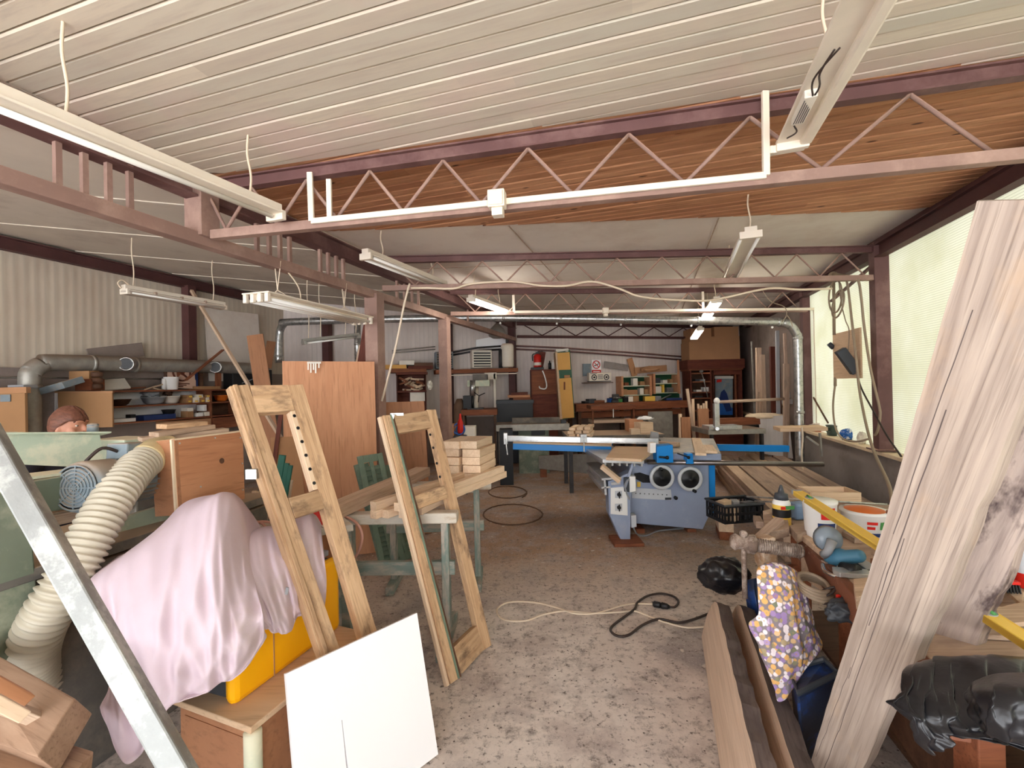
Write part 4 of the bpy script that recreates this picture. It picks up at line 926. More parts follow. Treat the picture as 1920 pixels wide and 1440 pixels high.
for i,(cx_,cy_,rx_,ry_) in enumerate(((952,921,36,12),(962,963,56,20))):
    pts=[onz(cx_+rx_*math.cos(t_),cy_+ry_*math.sin(t_)+(t_*.5),.01) for t_ in [k_*.28 for k_ in range(26 if i==0 else 23)]]
    tag(MB().tube(pts,.009,7).build('floor_hose',M['cable_brown'],smooth=True),('smaller far loop of dusty brown hose on the floor','larger near loop of dusty brown hose on the floor')[i],'hose')
M['steel_tube']=plain('dark_steel_tube',rgb(140,134,134),.28,.9)
# ================================================================ THE SAW
SG,SP,SB,AL=M['saw_grey'],M['saw_panel'],M['saw_blue'],M['alu']
saw=thing('panel_saw','blue grey sliding table panel saw with two handwheels, standing in the middle of the hall','panel saw',T(1.75,5.5,0))
def pfront(pts,Y,depth,name,mat,par=saw,bevel=.004,label=None):
    q=[at(x,y,Y) for x,y in pts]
    return MB().slab(q,depth,(0,-1,0)).build(name,mat,par,bevel=bevel,label=label)
pfront([(1180,868),(1329,868),(1331,965),(1318,993),(1180,981)],5.1,.95,'body',SG,bevel=.01)
tb=[onz(1256,848,.92),onz(1351,848,.92),onz(1338,822,.92),onz(1234,820,.92)]
MB().slab(tb,.055,(0,0,1)).build('table',M['cast'],saw,bevel=.006)
a,b=tb[0],tb[1]; MB().beam(a-Z3*.05-V((0,.012,0)),b-Z3*.05-V((0,.012,0)),.02,.07,Z3).build('table_rim',SG,saw,bevel=.005)
wb=[onz(1136,858,.945),onz(1203,861,.945),onz(1234,838,.945),onz(1153,836,.945)]
o_=tag(MB().slab(wb,.028,(0,0,1)).build('plywood_offcut',M['ply_pale'],bevel=.002),'pale plywood piece with a slot lying on the sliding table','board')
# sliding carriage beam
q0,q1=at(1130,864,4.86),at(1208,866,4.84); dv_=V((-.12,1.95,0))
MB().slab([q0+Z3*.018,q1+Z3*.018,q1+dv_+Z3*.018,q0+dv_+Z3*.018],.04,(0,0,1)).build('sliding_table',AL,saw,bevel=.004)
m=MB()
for k in range(6):
    p=q0.lerp(q1,.06+.176*k)-Z3*.035; m.beam(p,p+dv_,.02,.03)
m.build('guide_ribs',AL,saw)
q=[at(1010,855,8.45),at(1152,849,7.72),at(1152,893,7.72),at(1010,879,8.45)]
gp=thing('sheet_metal_cover','long grey sheet metal panel standing on the floor behind the saw','metal panel',T(*((q[2]+q[3])/2).to_tuple()[:2],0))
MB().slab(q,.06,(-.3,-1,0)).build('panel',M['galv_dusty'],gp,bevel=.004)
for p in (q[2].lerp(q[3],.1),q[2].lerp(q[3],.93)): MB().box(p.x-.06,p.x+.06,p.y,p.y+.1,0,p.z).build('support_block',M['brownwood'],gp)
a,b=at(962,837,5.75),at(1146,843,5.65); MB().beam(a,b,.04,.075).build('outrigger_rail',SB,saw,bevel=.004)
a2,b2=at(966,832,6.2),at(1148,834,6.15); MB().beam(a2,b2,.04,.06).build('outrigger_rail',SB,saw,bevel=.004)
MB().slab([a+Z3*.055,b+Z3*.055,b2+Z3*.055,a2+Z3*.055],.02,(0,0,1)).build('outrigger_table',M['ply_pale'],saw)
f0,f1_=at(948,822,5.7),at(1234,827,5.45); MB().beam(f0,f1_,.05,.07).build('crosscut_fence',AL,saw,bevel=.004)
m=MB(); m.beam(f0-Z3*.02-V((0,.03,0)),f1_-Z3*.02-V((0,.03,0)),.012,.01); m.build('fence_scale',M['galv'],saw)
m=MB(); p=f0.lerp(f1_,.52); m.cbox(p+Z3*.02,.08,.09,.1); m.beam(p-V((0,.05,0)),p-V((0,.05,.14)),.015,.015,Y3); m.build('flip_stop',M['galv'],saw,bevel=.004)
m=MB(); p=f0.lerp(f1_,.0); m.cbox(p,.05,.08,.14); m.beam(p-V((0,.05,0)),p-V((-.02,.05,.2)),.015,.015,Y3); m.build('end_stop',M['galv'],saw,bevel=.004)
a,b=at(1344,839,6.05),at(1478,841,6.0); MB().beam(a,b,.06,.085).build('extension_rail',SB,saw,bevel=.005)
MB().tube([at(1214,866,4.98),at(1543,871,4.98)],.028,16).build('fence_tube',M['steel_tube'],saw,smooth=True)
pfront([(1231,837),(1262,834),(1263,868),(1232,868)],4.9,.14,'fence_head',SB,bevel=.008)
pfront([(1219,831),(1230,830),(1230,849),(1219,850)],4.88,.1,'fence_block',M['white'])
pfront([(1288,851),(1299,850),(1301,870),(1288,870)],4.92,.1,'tube_clamp',SB,bevel=.005)
m=MB(); m.beam(at(1236,857,4.86),at(1250,858,4.86),.02,.02); m.sphere(at(1251,858,4.86),.02,.02,.02,10,8); m.beam(at(1270,850,4.88),at(1290,857,4.88),.015,.015); m.sphere(at(1291,858,4.88),.018,.018,.018,10,8); m.build('clamp_lever',M['black'],saw,smooth=True)
pfront([(1328,867),(1341,869),(1342,961),(1331,963)],5.18,.7,'side_cover',SB,bevel=.006)
pfront([(1140,903),(1142,964),(1163,1011),(1182,1014),(1183,885),(1160,895)],4.86,.16,'control_column',SG,bevel=.006)
cpn=pfront([(1145,915),(1176,912),(1177,967),(1145,964)],4.85,.02,'control_panel',M['white'],bevel=.003)
for y in (927,951):
    m=MB(); p=at(1160,y,4.845); m.cbox(p,.075,.008,.075); m.build('switch_plate',SP,cpn,bevel=.002)
    m=MB(); m.cyl(p,p-V((0,.03,0)),.02,14); m.beam(p-V((0,.035,-.035)),p-V((0,.035,.035)),.012,.014,Y3); m.build('rotary_switch',M['black'],cpn,bevel=.002)
m=MB(); p0,p1=at(1128,899,4.84),at(1166,896,4.84); F=frame(p0,p1-p0,Z3); L=(p1-p0).length
m=MB(F); m.box(0,L,0,1.0,-.012,.012); m.box(.02,.045,0,1.0,-.17,0); m.box(-.01,.09,0,1.0,-.1,-.08); m.box(.1,.2,0,1.0,-.07,-.04); m.build('rail_profile',AL,saw,bevel=.003)
board('wood_stick','light wood stick lying slanted over the saw carriage profile','stick',at(1128,874,4.78),at(1162,902,4.78),.05,.045,M['pine'],up=V((.6,-.5,.6)))
m=MB(); m.beam(at(1171,915,4.83),at(1187,868,4.9),.05,.03,V((1,0,.4))); m.build('support_arm',SG,saw,bevel=.008)
pfront([(1170,896),(1181,894),(1181,923),(1171,922)],4.83,.1,'switch_guard',M['dkgrey'])
pfront([(1180,894),(1192,893),(1193,921),(1181,924)],4.82,.12,'switch_housing',M['white'],bevel=.008)
m=MB(); m.tube(cat([at(1180,898,4.8),at(1172,908,4.79),at(1175,925,4.79),at(1180,936,4.82)],6),.008,8); m.build('panel_cable',M['grey'],saw,smooth=True)
dpl=pfront([(1185,915),(1258,918),(1260,938),(1185,934)],5.095,.012,'dial_plate',SP,bevel=0)
m=MB()
for k in range(8):
    p=at(1192+8.3*k,925+.4*k,5.08); m.cyl(p,p-V((0,.004,0)),.006,8)
p=at(1253,935,5.08); m.cbox(p,.07,.004,.025); m.build('plate_marks',M['dkgrey'],dpl)
m=MB(); p=at(1266,933,5.08); m.cyl(p,p-V((0,.03,0)),.02,12); m.build('knob',M['black'],saw,smooth=True)
pfront([(1189,888),(1200,886),(1221,893),(1222,905),(1205,905),(1190,897)],5.093,.01,'scale_slot',M['black'],bevel=0)
pfront([(1195,904),(1201,904),(1201,913),(1195,913)],5.08,.02,'yellow_tag',M['lvl_yellow'],bevel=0)
for cx_,cy_ in ((1241,895),(1294,898)):
    c_=at(cx_,cy_,5.0); ax=V((0,-1,0))
    m=MB(); m.torus(c_,.118,.02,ax,36,10); hw=m.build('handwheel',SP,saw,smooth=True)
    Fz=M4.Translation(c_) @ ax.to_track_quat('Z','Y').to_matrix().to_4x4()
    m=MB(); m.lathe([(.1,-.03),(.112,-.01),(.108,.0),(.09,.012),(.03,.014),(.026,.03),(.0,.032)],30,Fz); m.build('wheel_disc',M['black'],hw,smooth=True)
    m=MB(); m.cyl(c_,c_+V((0,.1,0)),.03,14); m.build('wheel_shaft',M['galv'],hw,smooth=True)
    k_=c_+V((.03,-.01,-.125)) if cx_>1270 else c_+V((-.02,-.02,.1)); m=MB(); m.cyl(k_,k_-V((0,.05,0)),.018,12); m.build('crank_knob',M['black'],hw,smooth=True)
pfront([(1183,967),(1193,966),(1194,988),(1184,990)],4.9,.1,'socket_box',SP,bevel=.005)
tag(MB().tube(cat([at(1188,990,4.9),onz(1196,1003,.012),onz(1212,1004,.012),onz(1232,996,.012),onz(1255,993,.012),onz(1290,990,.012)],6),.009,8).build('power_cable',M['grey'],smooth=True),'grey power cable lying on the floor in front of the saw body','cable')
p=onz(1176,1016,.0); m=MB(); m.box(p.x-.17,p.x+.14,4.72,5.02,.0,.035); tag(m.build('wood_shim',M['brownwood'],bevel=.003),'flat wooden pad under the foot of the saw control column','block')
for i,px in enumerate((1200,1296)):
    p=at(px,990,5.16); m=MB(); m.box(p.x-.05,p.x+.05,5.14,5.5,0,p.z-.005); tag(m.build('wood_shim',M['brownwood'],bevel=.003),('left','right')[i]+' wooden block under the saw body','block')
# things on the saw
for i,(x0,y0,x1,y1,w_) in enumerate(((1314,852,1305,823,.11),(1334,848,1326,836,.12))):
    board('wood_offcut',('long light wood strip lying on the saw table','short light wood block on the saw table beside the strip')[i],'board',onz(x0,y0,.935),onz(x1,y1,.935),w_,.028,M['pine'])
board('push_stick','light wooden pusher lying across the saw table behind the blue fence head','stick',onz(1222,830,.95),onz(1272,834,.95),.09,.05,M['pine_raw'])
pg=thing('riving_guard','grey blade guard standing up from the saw table','guard',T(*onz(1229,824,.925)))
MB().slab([at(1221,809,5.75),at(1235,811,5.75),at(1236,826,5.75),at(1219,826,5.75)],.03,(0,-1,0)).build('guard_plate',M['grey'],pg,bevel=.006); m=MB(); m.cbox(onz(1229,826,.935),.12,.06,.02); m.build('guard_foot',M['dkgrey'],pg)
board('orange_plank','reddish plank lying on the outrigger table behind the aluminium fence','board',at(975,829,5.95),at(1110,833,5.85),.14,.04,M['ply'])
# light sticks bundle and boxes behind the fence
for r_ in range(4):
    for c_ in range(3):
        p=V((.83+.11*c_+.02*(r_%2),6.35+.03*c_,.955+.045*r_))
        board('moulding_stick','short pale moulding piece in the pile behind the saw fence','stick',p-V((.04,.12,0)),p+V((.10,.35,0)),.085,.04,M['pine'],group='moulding pieces piled behind the saw fence')
# ================================================================ LUMBER STACK BY THE RIGHT WALL
def lp(c,Y,z): return V((c+SL*Y,Y,z))
ro=random.Random(5); k=0
for layer in range(4):
    for j in range(6):
        c_=1.38+.195*j+ro.uniform(-.012,.012); y0=3.95+ro.uniform(0,.35)+(.25 if layer==3 else 0)+(.12*j if layer<3 else .02*j); y1=8.3+ro.uniform(-.3,.2)
        if layer==3 and j==1: y1=7.6
        z=.046+.0885*layer+(ro.uniform(-.0,.012) if layer==3 else 0)
        nm=('bottom','second','third','top')[layer]; cn=('first','second','third','fourth','fifth','sixth')[j]
        board('long_plank',f'long plank in the {nm} layer of the low lumber stack, {cn} from the saw','plank',lp(c_,y0,z),lp(c_+ro.uniform(-.012,.012),y1,z),(.165 if layer==3 else .185),.082,M[('plank_grey','pine_raw')[(j+layer)%3==0]],group='long planks stacked between saw and right wall')
# crate on the stack
cr=thing('plastic_crate','black plastic crate full of offcuts at the near end of the lumber stack','crate',frame(onz(1377,972,.36),V((1,.18,0))))
Fc=WORLD[cr]; 
def crate_wall(a,b,h,n_,m):
    a=V(a);b=V(b); d=(b-a)
    for z in (.01,h*.5,h-.012): m.beam(a+Z3*z,b+Z3*z,.012,.024)
    for k in range(n_+1): p=a+d*(k/n_); m.beam(p,p+Z3*h,.012,.014,d)
h_=.17; co4=[(-.2,-.14,0),(.2,-.14,0),(.22,.14,0),(-.2,.14,0)]
for i in range(4):
    m=MB(Fc); crate_wall(co4[i],co4[(i+1)%4],h_,10 if i%2==0 else 7,m); m.build('lattice_side',M['black'],cr)
m=MB(Fc); m.box(-.2,.2,-.14,.14,-.004,.008); m.build('bottom',M['black'],cr)
m=MB(Fc); m.tube([(-.21,-.15,h_),(.21,-.15,h_),(.23,.15,h_),(-.21,.15,h_)],.012,6,closed=True); m.build('rim',M['dkgrey'],cr)
for i,(x,y,z,a_) in enumerate(((-.09,.02,.15,.4),(.05,.05,.13,1.2),(.11,-.05,.14,.1),(-.1,-.075,.11,2.0))):
    m=MB(Fc @ T(x,y,z) @ RZ(a_)); m.box(-.065,.065,-.035,.035,-z+.012,.03); tag(m.build('wood_chunk',M[('pine','grey','dkgrey','pine_raw')[i]],bevel=.004),('pale wood chunk uppermost in the black crate','grey chunk behind the pale one in the black crate','dark chunk at the right in the black crate','raw wood chunk at the left in the black crate')[i],'wood chunk',group='chunks in the black crate')
for i,(px,py,Y,sx_,sy_,h2,mt_) in enumerate(((1360,990,3.95,.16,.3,.12,'pine'),(1362,1004,3.9,.2,.34,.1,'brownwood'))):
    pass
p=onz(1362,1012,0); m=MB(frame(V((p.x,p.y,0)),V((.3,.95,0)))); m.box(-.02,.3,-.07,.07,0,.09); tag(m.build('support_block',M['brownwood'],bevel=.003),'brown timber block on the floor right of the saw','block')
m=MB(frame(V((p.x,p.y,.0905)),V((.3,.95,0)))); m.box(-.03,.3,-.07,.075,0,.09); tag(m.build('support_block',M['pine'],bevel=.003),'light timber block on top of the brown one right of the saw','block')
# ================================================================ RIGHT BENCH
bz=.85
bt=[V((1.19,1.2,bz)),V((2.45,1.2,bz)),V((3.05,3.05,bz)),V((1.75,3.05,bz))]
be=thing('workbench','cluttered wooden workbench along the right wall with a screw vise','workbench',T(1.9,2.1,0))
MB().slab(bt,.06,(0,0,1)).build('top',M['plank_grey'],be,bevel=.004)
d_=(bt[3]-bt[0]).normalized(); a=bt[0]-Z3*.055; b=bt[3].lerp(bt[0],.32)-Z3*.055
MB(frame(a-V((.025,0,0)),b-a)).box(0,(b-a).length,-.022,.022,-.06,.058).build('edge_board',paint('brown_painted_edge',rgb(126,78,58),.6,0,.2,6,rgb(196,170,150),(.58,.66),9,.2),be,bevel=.004)
for x,y in ((1.36,1.35),(1.62,2.2),(1.85,2.95),(2.35,1.35),(2.9,2.95)): MB().beam((x,y,0),(x,y,.79),.08,.08,Y3).build('leg',M['brownwood'],be,bevel=.004)
MB().slab([V((1.40,1.45,.68)),V((1.62,2.15,.68)),V((1.62,2.15,.25)),V((1.40,1.45,.25))],.02,(-1,0,0)).build('side_panel',M['darkwood'],be)
MB().slab([V((1.42,1.3,.2)),V((2.4,1.3,.2)),V((2.9,2.95,.2)),V((1.8,2.95,.2))],.02,(0,0,1)).build('lower_shelf',M['darkwood'],be)
# vise
vs=thing('bench_vise','old rusty screw vise at the far left corner of the workbench','vise',T(1.4,2.3,.7))
h0,h1=at(1371,1014,2.32),at(1418,1022,2.3); s1=at(1503,1034,2.28)
m=MB(); m.tube([h0,h0.lerp(h1,.15),h0.lerp(h1,.3),h0.lerp(h1,.5),h0.lerp(h1,.62),h0.lerp(h1,.9),h1],[.03,.044,.036,.03,.046,.05,.03],14); m.build('screw_head',M['rusty'],vs,smooth=True)
ax=(s1-h1); L=ax.length; pts=[];rr=[]
for k in range(70): pts.append(h1+ax*(k/69)); rr.append(.031+.005*math.cos(2*PI*k/3.5))
MB().tube(pts,rr,14).build('screw_thread',M['rusty'],vs,smooth=True)
p=h0.lerp(h1,.5); m=MB(); m.tube([p+Z3*.03,p-Z3*.28],.013,10); m.sphere(p+Z3*.045,.02,.02,.02,10,8); m.build('tommy_bar',M['rusty'],vs,smooth=True)
m=MB(); q=[at(1424,1012,2.3),at(1456,1006,2.3),at(1462,1070,2.28),at(1445,1085,2.28),at(1432,1062,2.28)]; m.slab(q,.09,(0,-1,0)); m.build('nut_block',paint('brassy_block',rgb(176,140,108),.5,.3,.2,10,rgb(206,186,166),(.5,.65),10,.3),vs,bevel=.012)
m=MB(); q=[at(1500,1000,2.42),at(1545,1040,2.14),at(1545,1112,2.14),at(1502,1082,2.36)]; m.slab(q,.04,(-1,-.3,0)); m.build('wooden_jaw',M['pine_raw'],vs,bevel=.004)
m=MB(); q=[at(1440,1070,2.32),at(1500,1060,2.36),at(1505,1112,2.34),at(1470,1130,2.3)]; m.slab(q,.05,(0,-1,0)); m.build('cheek_block',M['brownwood'],vs,bevel=.004)
m=MB(); m.beam(at(1548,1052,2.1),at(1549,1104,2.1),.03,.02,X3); m.build('jaw_strap',M['rusty'],vs)
board('wood_offcut','grey brush like offcut leaning above the vise screw','offcut',at(1424,1010,2.38),at(1462,975,2.5),.05,.03,M['plank_grey'])
# on the bench
def bottle(label,p,prof,mat,bands=(),cap=None,name='bottle',catg='bottle'):
    t=thing(name,label,catg,T(*p)); MB().lathe(prof,24,T(*p)).build('container',M[mat],t,smooth=True)
    for z0,z1,r,mt in bands: MB().lathe([(r,z0),(r,z1)],24,T(*p),cap=False).build('label_band',M[mt],t,smooth=True)
    if cap: MB().lathe(cap[0],16,T(*p)).build('cap',M[cap[1]],t,smooth=True)
    return t
p=onz(1466,985,bz+.004); gb=bottle('yellow and white glue bottle with black nozzle on the bench behind the vise',p,[(.044,0),(.047,.008),(.047,.135),(.036,.155)],'white',((.004,.03,.0478,'lvl_yellow'),(.03,.125,.0476,'lvl_yellow'),(.055,.10,.0479,'black')),([(.038,.152),(.034,.185),(.018,.19),(.012,.215),(.006,.235)],'dkgrey'))
m=MB(); m.cbox(p+V((-.012,-.047,.112)),.035,.006,.016); m.build('red_print',M['red'],gb)
m=MB(); m.cbox(p+V((.02,-.049,.115)),.05,.005,.02); m.build('green_print',M['green_lbl'],gb)
p=onz(1538,1012,bz+.004); bk=bottle('white bucket with red and navy label on the workbench',p,[(.063,0),(.066,.006),(.078,.195),(.082,.2),(.082,.212)],'white',(),None,'bucket','bucket')
def arcpatch(c,r0,r1,a0,a1,z0,z1,n=10):
    rows=[[V((c.x+(r0+(r1-r0)*k)*math.cos(a0+(a1-a0)*i/n),c.y+(r0+(r1-r0)*k)*math.sin(a0+(a1-a0)*i/n),c.z+z0+(z1-z0)*k)) for i in range(n+1)] for k in (0,1)]
    return MB().grid(rows)
arcpatch(p,.0765,.0795,4.2,5.1,.125,.185).build('red_label',M['red'],bk); arcpatch(p,.0685,.0750,4.0,5.2,.03,.105).build('navy_label',M['navy'],bk); arcpatch(p,.0775,.0785,4.4,4.9,.148,.158).build('white_lettering',M['white'],bk); arcpatch(p,.0715,.0725,4.4,4.8,.062,.072).build('white_lettering',M['white'],bk)
p=onz(1497,972,bz+.004); m=MB(frame(p,V((1,.2,0)))); m.box(-.05,.05,-.04,.04,0,.1); tag(m.build('clear_tub',plain('bluish_clear_tub',rgb(120,146,180),.25),bevel=.015),'bluish clear tub between the glue bottle and the bucket','tub')
p=onz(1622,1004,bz+.004); bx_=bottle('white plastic tub with orange contents and red and green print, half behind the yellow level',p,[(.085,0),(.09,.008),(.108,.125),(.114,.13),(.114,.14)],'white',(),None,'paint_tub','tub')
MB().lathe([(.108,.136),(.05,.15),(.0,.152)],22,T(*p),cap=False).build('orange_content',M['orange'],bx_,smooth=True)
for a0_,a1_,z0_,z1_,mt_ in ((4.15,4.6,.085,.1,'red'),(4.15,4.5,.06,.075,'red'),(4.72,5.0,.06,.1,'green_lbl'),(4.2,4.95,.02,.04,'navy')):
    arcpatch(p,.0915+.141*z0_,.0915+.141*z1_,a0_,a1_,z0_,z1_).build('print',M[mt_],bx_)
board('paint_stirrer','brown wooden stirring stick leaning on the white tub','stick',onz(1668,1000,bz+.01),p+V((.05,-.1,.16)),.025,.008,M['brownwood'])
for i,(px,py,w_,l_,h_,an,mt_,lb) in enumerate(((1448,972,.05,.11,.05,.5,'pine_raw','square pale offcut behind the vise screw'),(1422,985,.04,.13,.04,1.2,'plank_grey','grey offcut at the far left corner of the workbench'),(1500,1000,.06,.06,.02,.2,'plank_grey','thin grey block between glue bottle and bucket'),(1640,1065,.03,.14,.02,.9,'brownwood','brown lath near the teal tool'),(1655,1040,.05,.09,.03,.3,'pine_raw','pale block beside the leaning plank on the bench'),(1598,1012,.04,.12,.025,1.4,'plank_grey','grey lath between bucket and white tub'))):
    q_=onz(px,py,bz+.0015); tag(MB(T(*q_) @ RZ(an)).box(-l_/2,l_/2,-w_/2,w_/2,0,h_).build('wood_offcut',M[mt_],bevel=.003),lb,'offcut',group='offcuts on the left half of the bench')
tr=thing('wooden_tray','shallow light wooden drawer box on the lumber beyond the bench','tray',frame(at(1553,934,3.1),V((1,-.14,0)))); F=WORLD[tr]
for a,b in (((-.15,-.09),(.15,-.09)),((.15,-.09),(.15,.09)),((.15,.09),(-.15,.09)),((-.15,.09),(-.15,-.09))):
    m=MB(F); m.beam((*a,.03),(*b,.03),.012,.06); m.build('side',M['pine'],tr)
m=MB(F); m.box(-.15,.15,-.09,.09,-.002,.006); m.build('bottom',M['pine_raw'],tr)
m=MB(F); m.box(-.14,.14,-.08,.08,-.06,-.003); 
p_=WORLD[tr].translation; m=MB(); m.box(p_.x-.14,p_.x+.14,p_.y-.06,p_.y+.06,bz-.0,p_.z-.003); tag(m.build('wood_block',M['plank_grey'],bevel=.003),'grey wood block under the shallow drawer box','block')
for i,(x0,y0,x1,y1) in enumerate(((1400,931,1664,946),(1415,940,1560,944))):
    tag(MB().tube([at(x0,y0,3.2),at(x1,y1,2.75)],.006,8).build('metal_rod',M['galv'],smooth=True),('longer','shorter')[i]+' thin metal rod lying over the far end of the bench','rod')
# angle grinder
gr=thing('angle_grinder','teal power tool with a clear round guard lying on the workbench','power tool',T(*onz(1575,1040,bz)))
a,b=at(1552,1048,2.12),at(1612,1042,2.0)
m=MB(); m.tube([a,a.lerp(b,.1),a.lerp(b,.5),a.lerp(b,.62),a.lerp(b,1),b+(b-a)*.1],[.03,.04,.04,.03,.028,.02],16); m.build('motor_body',plain('teal_tool',rgb(70,122,150),.45),gr,smooth=True)
c_=at(1556,1012,2.1); ax=V((-.2,-1,.1)).normalized(); m=MB(); m.tube([c_+ax*.01,c_,c_-ax*.03],[.02,.055,.06],22); m.build('round_guard',plain('clear_plastic',rgb(128,140,152),.2),gr,smooth=True)
m=MB(); m.tube([c_+ax*.02,c_+V((-.03,-.03,-.04)),at(1545,1040,2.1)],[.022,.018,.02],12); m.build('nozzle',M['grey'],gr,smooth=True)
m=MB(); m.tube(cat([at(1542,1058,2.05),at(1548,1072,2.0),at(1575,1082,1.95),at(1590,1072,1.98),at(1570,1062,2.03)],5),.008,8,); m.build('wire_bail',M['chrome'],gr,smooth=True)
m=MB(); m.tube([at(1578,1062,2.02),at(1606,1072,1.95)],[.02,.03],12); m.build('black_foot',M['black'],gr,smooth=True)
for i,(pts,mt_,lb) in enumerate((([(1590,1030),(1640,1060),(1636,1075),(1588,1042)],'grey','grey steel blade lying right of the teal tool'),([(1560,1062),(1640,1068),(1640,1078),(1575,1074),(1562,1068)],'alu','thin bright metal strip in front of the teal tool'),([(1430,965),(1475,960),(1480,990),(1436,1000)],'plank_grey','pale offcut left of the glue bottle'),([(1480,985),(1510,978),(1520,992),(1495,1003)],'plank_grey','round grey offcut right of the glue bottle'),([(1600,1085),(1650,1080),(1650,1110),(1605,1120)],'pine_raw','pale offcut on the bench edge near the leaning plank'))):
    q=[onz(x,y,bz+.025 if i<2 else bz+.05) for x,y in pts]; tag(MB().slab(q,.02 if i<2 else .045,(0,0,1)).build(('steel_blade','metal_strip','wood_offcut','wood_offcut','wood_offcut')[i],M[mt_],bevel=.002),lb,('blade','strip','offcut','offcut','offcut')[i])
# spirit level
a,b=at(1496,924,2.5),V((1.455,1.22,.925)); F=frame(a,b-a,Z3); L=(b-a).length
lv=thing('spirit_level','long yellow spirit level lying across the bucket, passing behind the leaning planks','spirit level',F)
m=MB(F); m.box(0,L,-.026,.026,-.012,.012); m.box(.0,L,-.026,-.020,-.014,.014); m.box(0,L,.020,.026,-.014,.014); m.build('bar',M['lvl_yellow'],lv,bevel=.003)
for x in (.11,L-.2):
    m=MB(F); m.cyl((x,0,-.016),(x,0,.016),.02,20); m.build('vial_window',M['grey'],lv,smooth=False); m=MB(F); m.cyl((x-.018,0,.018),(x+.018,0,.018),.006,10); m.build('vial',M['green_lbl'],lv,smooth=True)
m=MB(F); m.cyl((L-.07,0,-.013),(L-.07,0,.0145),.009,14); m.build('hanging_hole',M['black'],lv)
m=MB(F); m.box(-.02,0,-.026,.026,-.012,.012); m.build('end_cap',M['grey'],lv,bevel=.004)
# foam cans
def can(label,p,c1,c2):
    t=thing('spray_can',label,'can',T(*p)); MB().lathe([(.031,0),(.033,.004),(.033,.255),(.03,.27)],24,T(*p)).build('can_body',M[c1],t,smooth=True)
    MB().lathe([(.0335,.06),(.0335,.16)],24,T(*p),cap=False).build('label_band',M[c2],t,smooth=True); MB().lathe([(.031,.27),(.031,.295),(.024,.31),(.01,.312)],20,T(*p)).build('cap',M['dkgrey'],t,smooth=True)
    return t
can('orange spray foam can with pale label at the right edge of the bench',onz(1891,1078,bz+.002),'orange','saw_grey')
t_=can('red and white spray foam can cut by the right photo edge',onz(1922,1100,bz+.002),'red','saw_panel')
# shims and offcuts right of the leaning planks
for i,(pts,mt_,z) in enumerate((([(1822,1105),(1850,1060),(1880,1120),(1850,1140)],'pine_raw',.87),([(1850,1055),(1920,1110),(1918,1135),(1845,1070)],'pine_raw',.89),([(1820,1155),(1920,1150),(1925,1195),(1840,1190)],'plank_grey',.868),([(1865,1140),(1930,1125),(1930,1165),(1880,1170)],'pine_raw',.90),([(1828,1040),(1870,1030),(1930,1050),(1860,1062)],'ply_pale',.872))):
    q=[onz(x,y,z) for x,y in pts]; tag(MB().slab(q,.015,(0,0,1)).build('wood_offcut',M[mt_],bevel=.002),('triangular offcut just right of the leaning planks','long thin offcut slanting in front of the spray cans','grey offcut lying beside the near end of the yellow level','pale offcut above the near end of the yellow level','pale flat board behind the orange can')[i],'offcut',group='offcuts at the right end of the bench')
br=thing('hand_brush','black bristle brush with red back in front of the spray cans','brush',frame(onz(1878,1108,.895),V((1,-.25,0)))); F=WORLD[br]
m=MB(F); m.box(-.05,.05,-.015,.015,.03,.042); m.build('red_back',M['red'],br,bevel=.003)
m=MB(F); 
for i in range(11):
    for j in range(4): m.beam((-.046+.009*i,-.012+.008*j,.03),(-.05+.0097*i,-.016+.0105*j,0),.004,.004,Y3)
o_=m.build('bristles',M['black'],br); o_['kind']='stuff'
# ---- slabs standing on edge at the lower middle
def rough_slab(name,label,p,q,h,t,lean,face,edge,seed,grp=None,tip=.12):
    r=random.Random(seed); p=V(p);q=V(q); d=(q-p).normalized(); s=V((-d.y,d.x,0)); L=(q-p).length; up=(Z3+ (-s)*lean).normalized(); nrm_=d.cross(up)*-1
    F=frame(p,d,up); n=26
    o=thing(name,label,'plank',F,grp)
    rows=[]; top=[]
    prof=[(i/n*L, h*(1-(.0 if i/n<1-tip else ((i/n-(1-tip))/tip)**2*.55)) + r.uniform(-.006,.006)) for i in range(n+1)]
    a=MB(F); b=MB(F)
    L0=[(x,t/2,0) for x,_ in prof]; L1=[(x,t/2,z) for x,z in prof]; R0=[(x,-t/2,0) for x,_ in prof]; R1=[(x,-t/2+r.uniform(-.004,.004),z+r.uniform(-.005,.005)) for x,z in prof]
    a.grid([L0,L1]); a.grid([R1,R0]); a.add([L0[0],R0[0],R1[0],L1[0]],[(0,1,2,3)]); a.add([L0[-1],R0[-1],R1[-1],L1[-1]],[(3,2,1,0)]); a.grid([R0,L0])
    a.build('sawn_faces',face,o); b.grid([[V(v)+V((0,0,.001)) for v in L1],[V((v[0],0,v[2]+.004)) for v in L1],[V(v)+V((0,0,.001)) for v in R1]]); b.build('bark_edge',edge,o)
    return o
p0=V((.62,1.2,.004)); dS=V((.32,.95,0)).normalized()
rough_slab('wood_slab','light faced thick slab standing on edge on the floor at the lower centre',V((.66,1.25,.004)),V((1.25,3.0,.004)),.345,.07,.24,M['slab_face'],M['slab_edge'],1,'slabs standing on edge')
rough_slab('wood_slab','dark edged slab standing on edge to the right of the light one',V((.80,1.25,.004)),V((1.385,2.95,.004)),.34,.075,.22,M['slab_face'],M['slab_edge'],2,'slabs standing on edge')
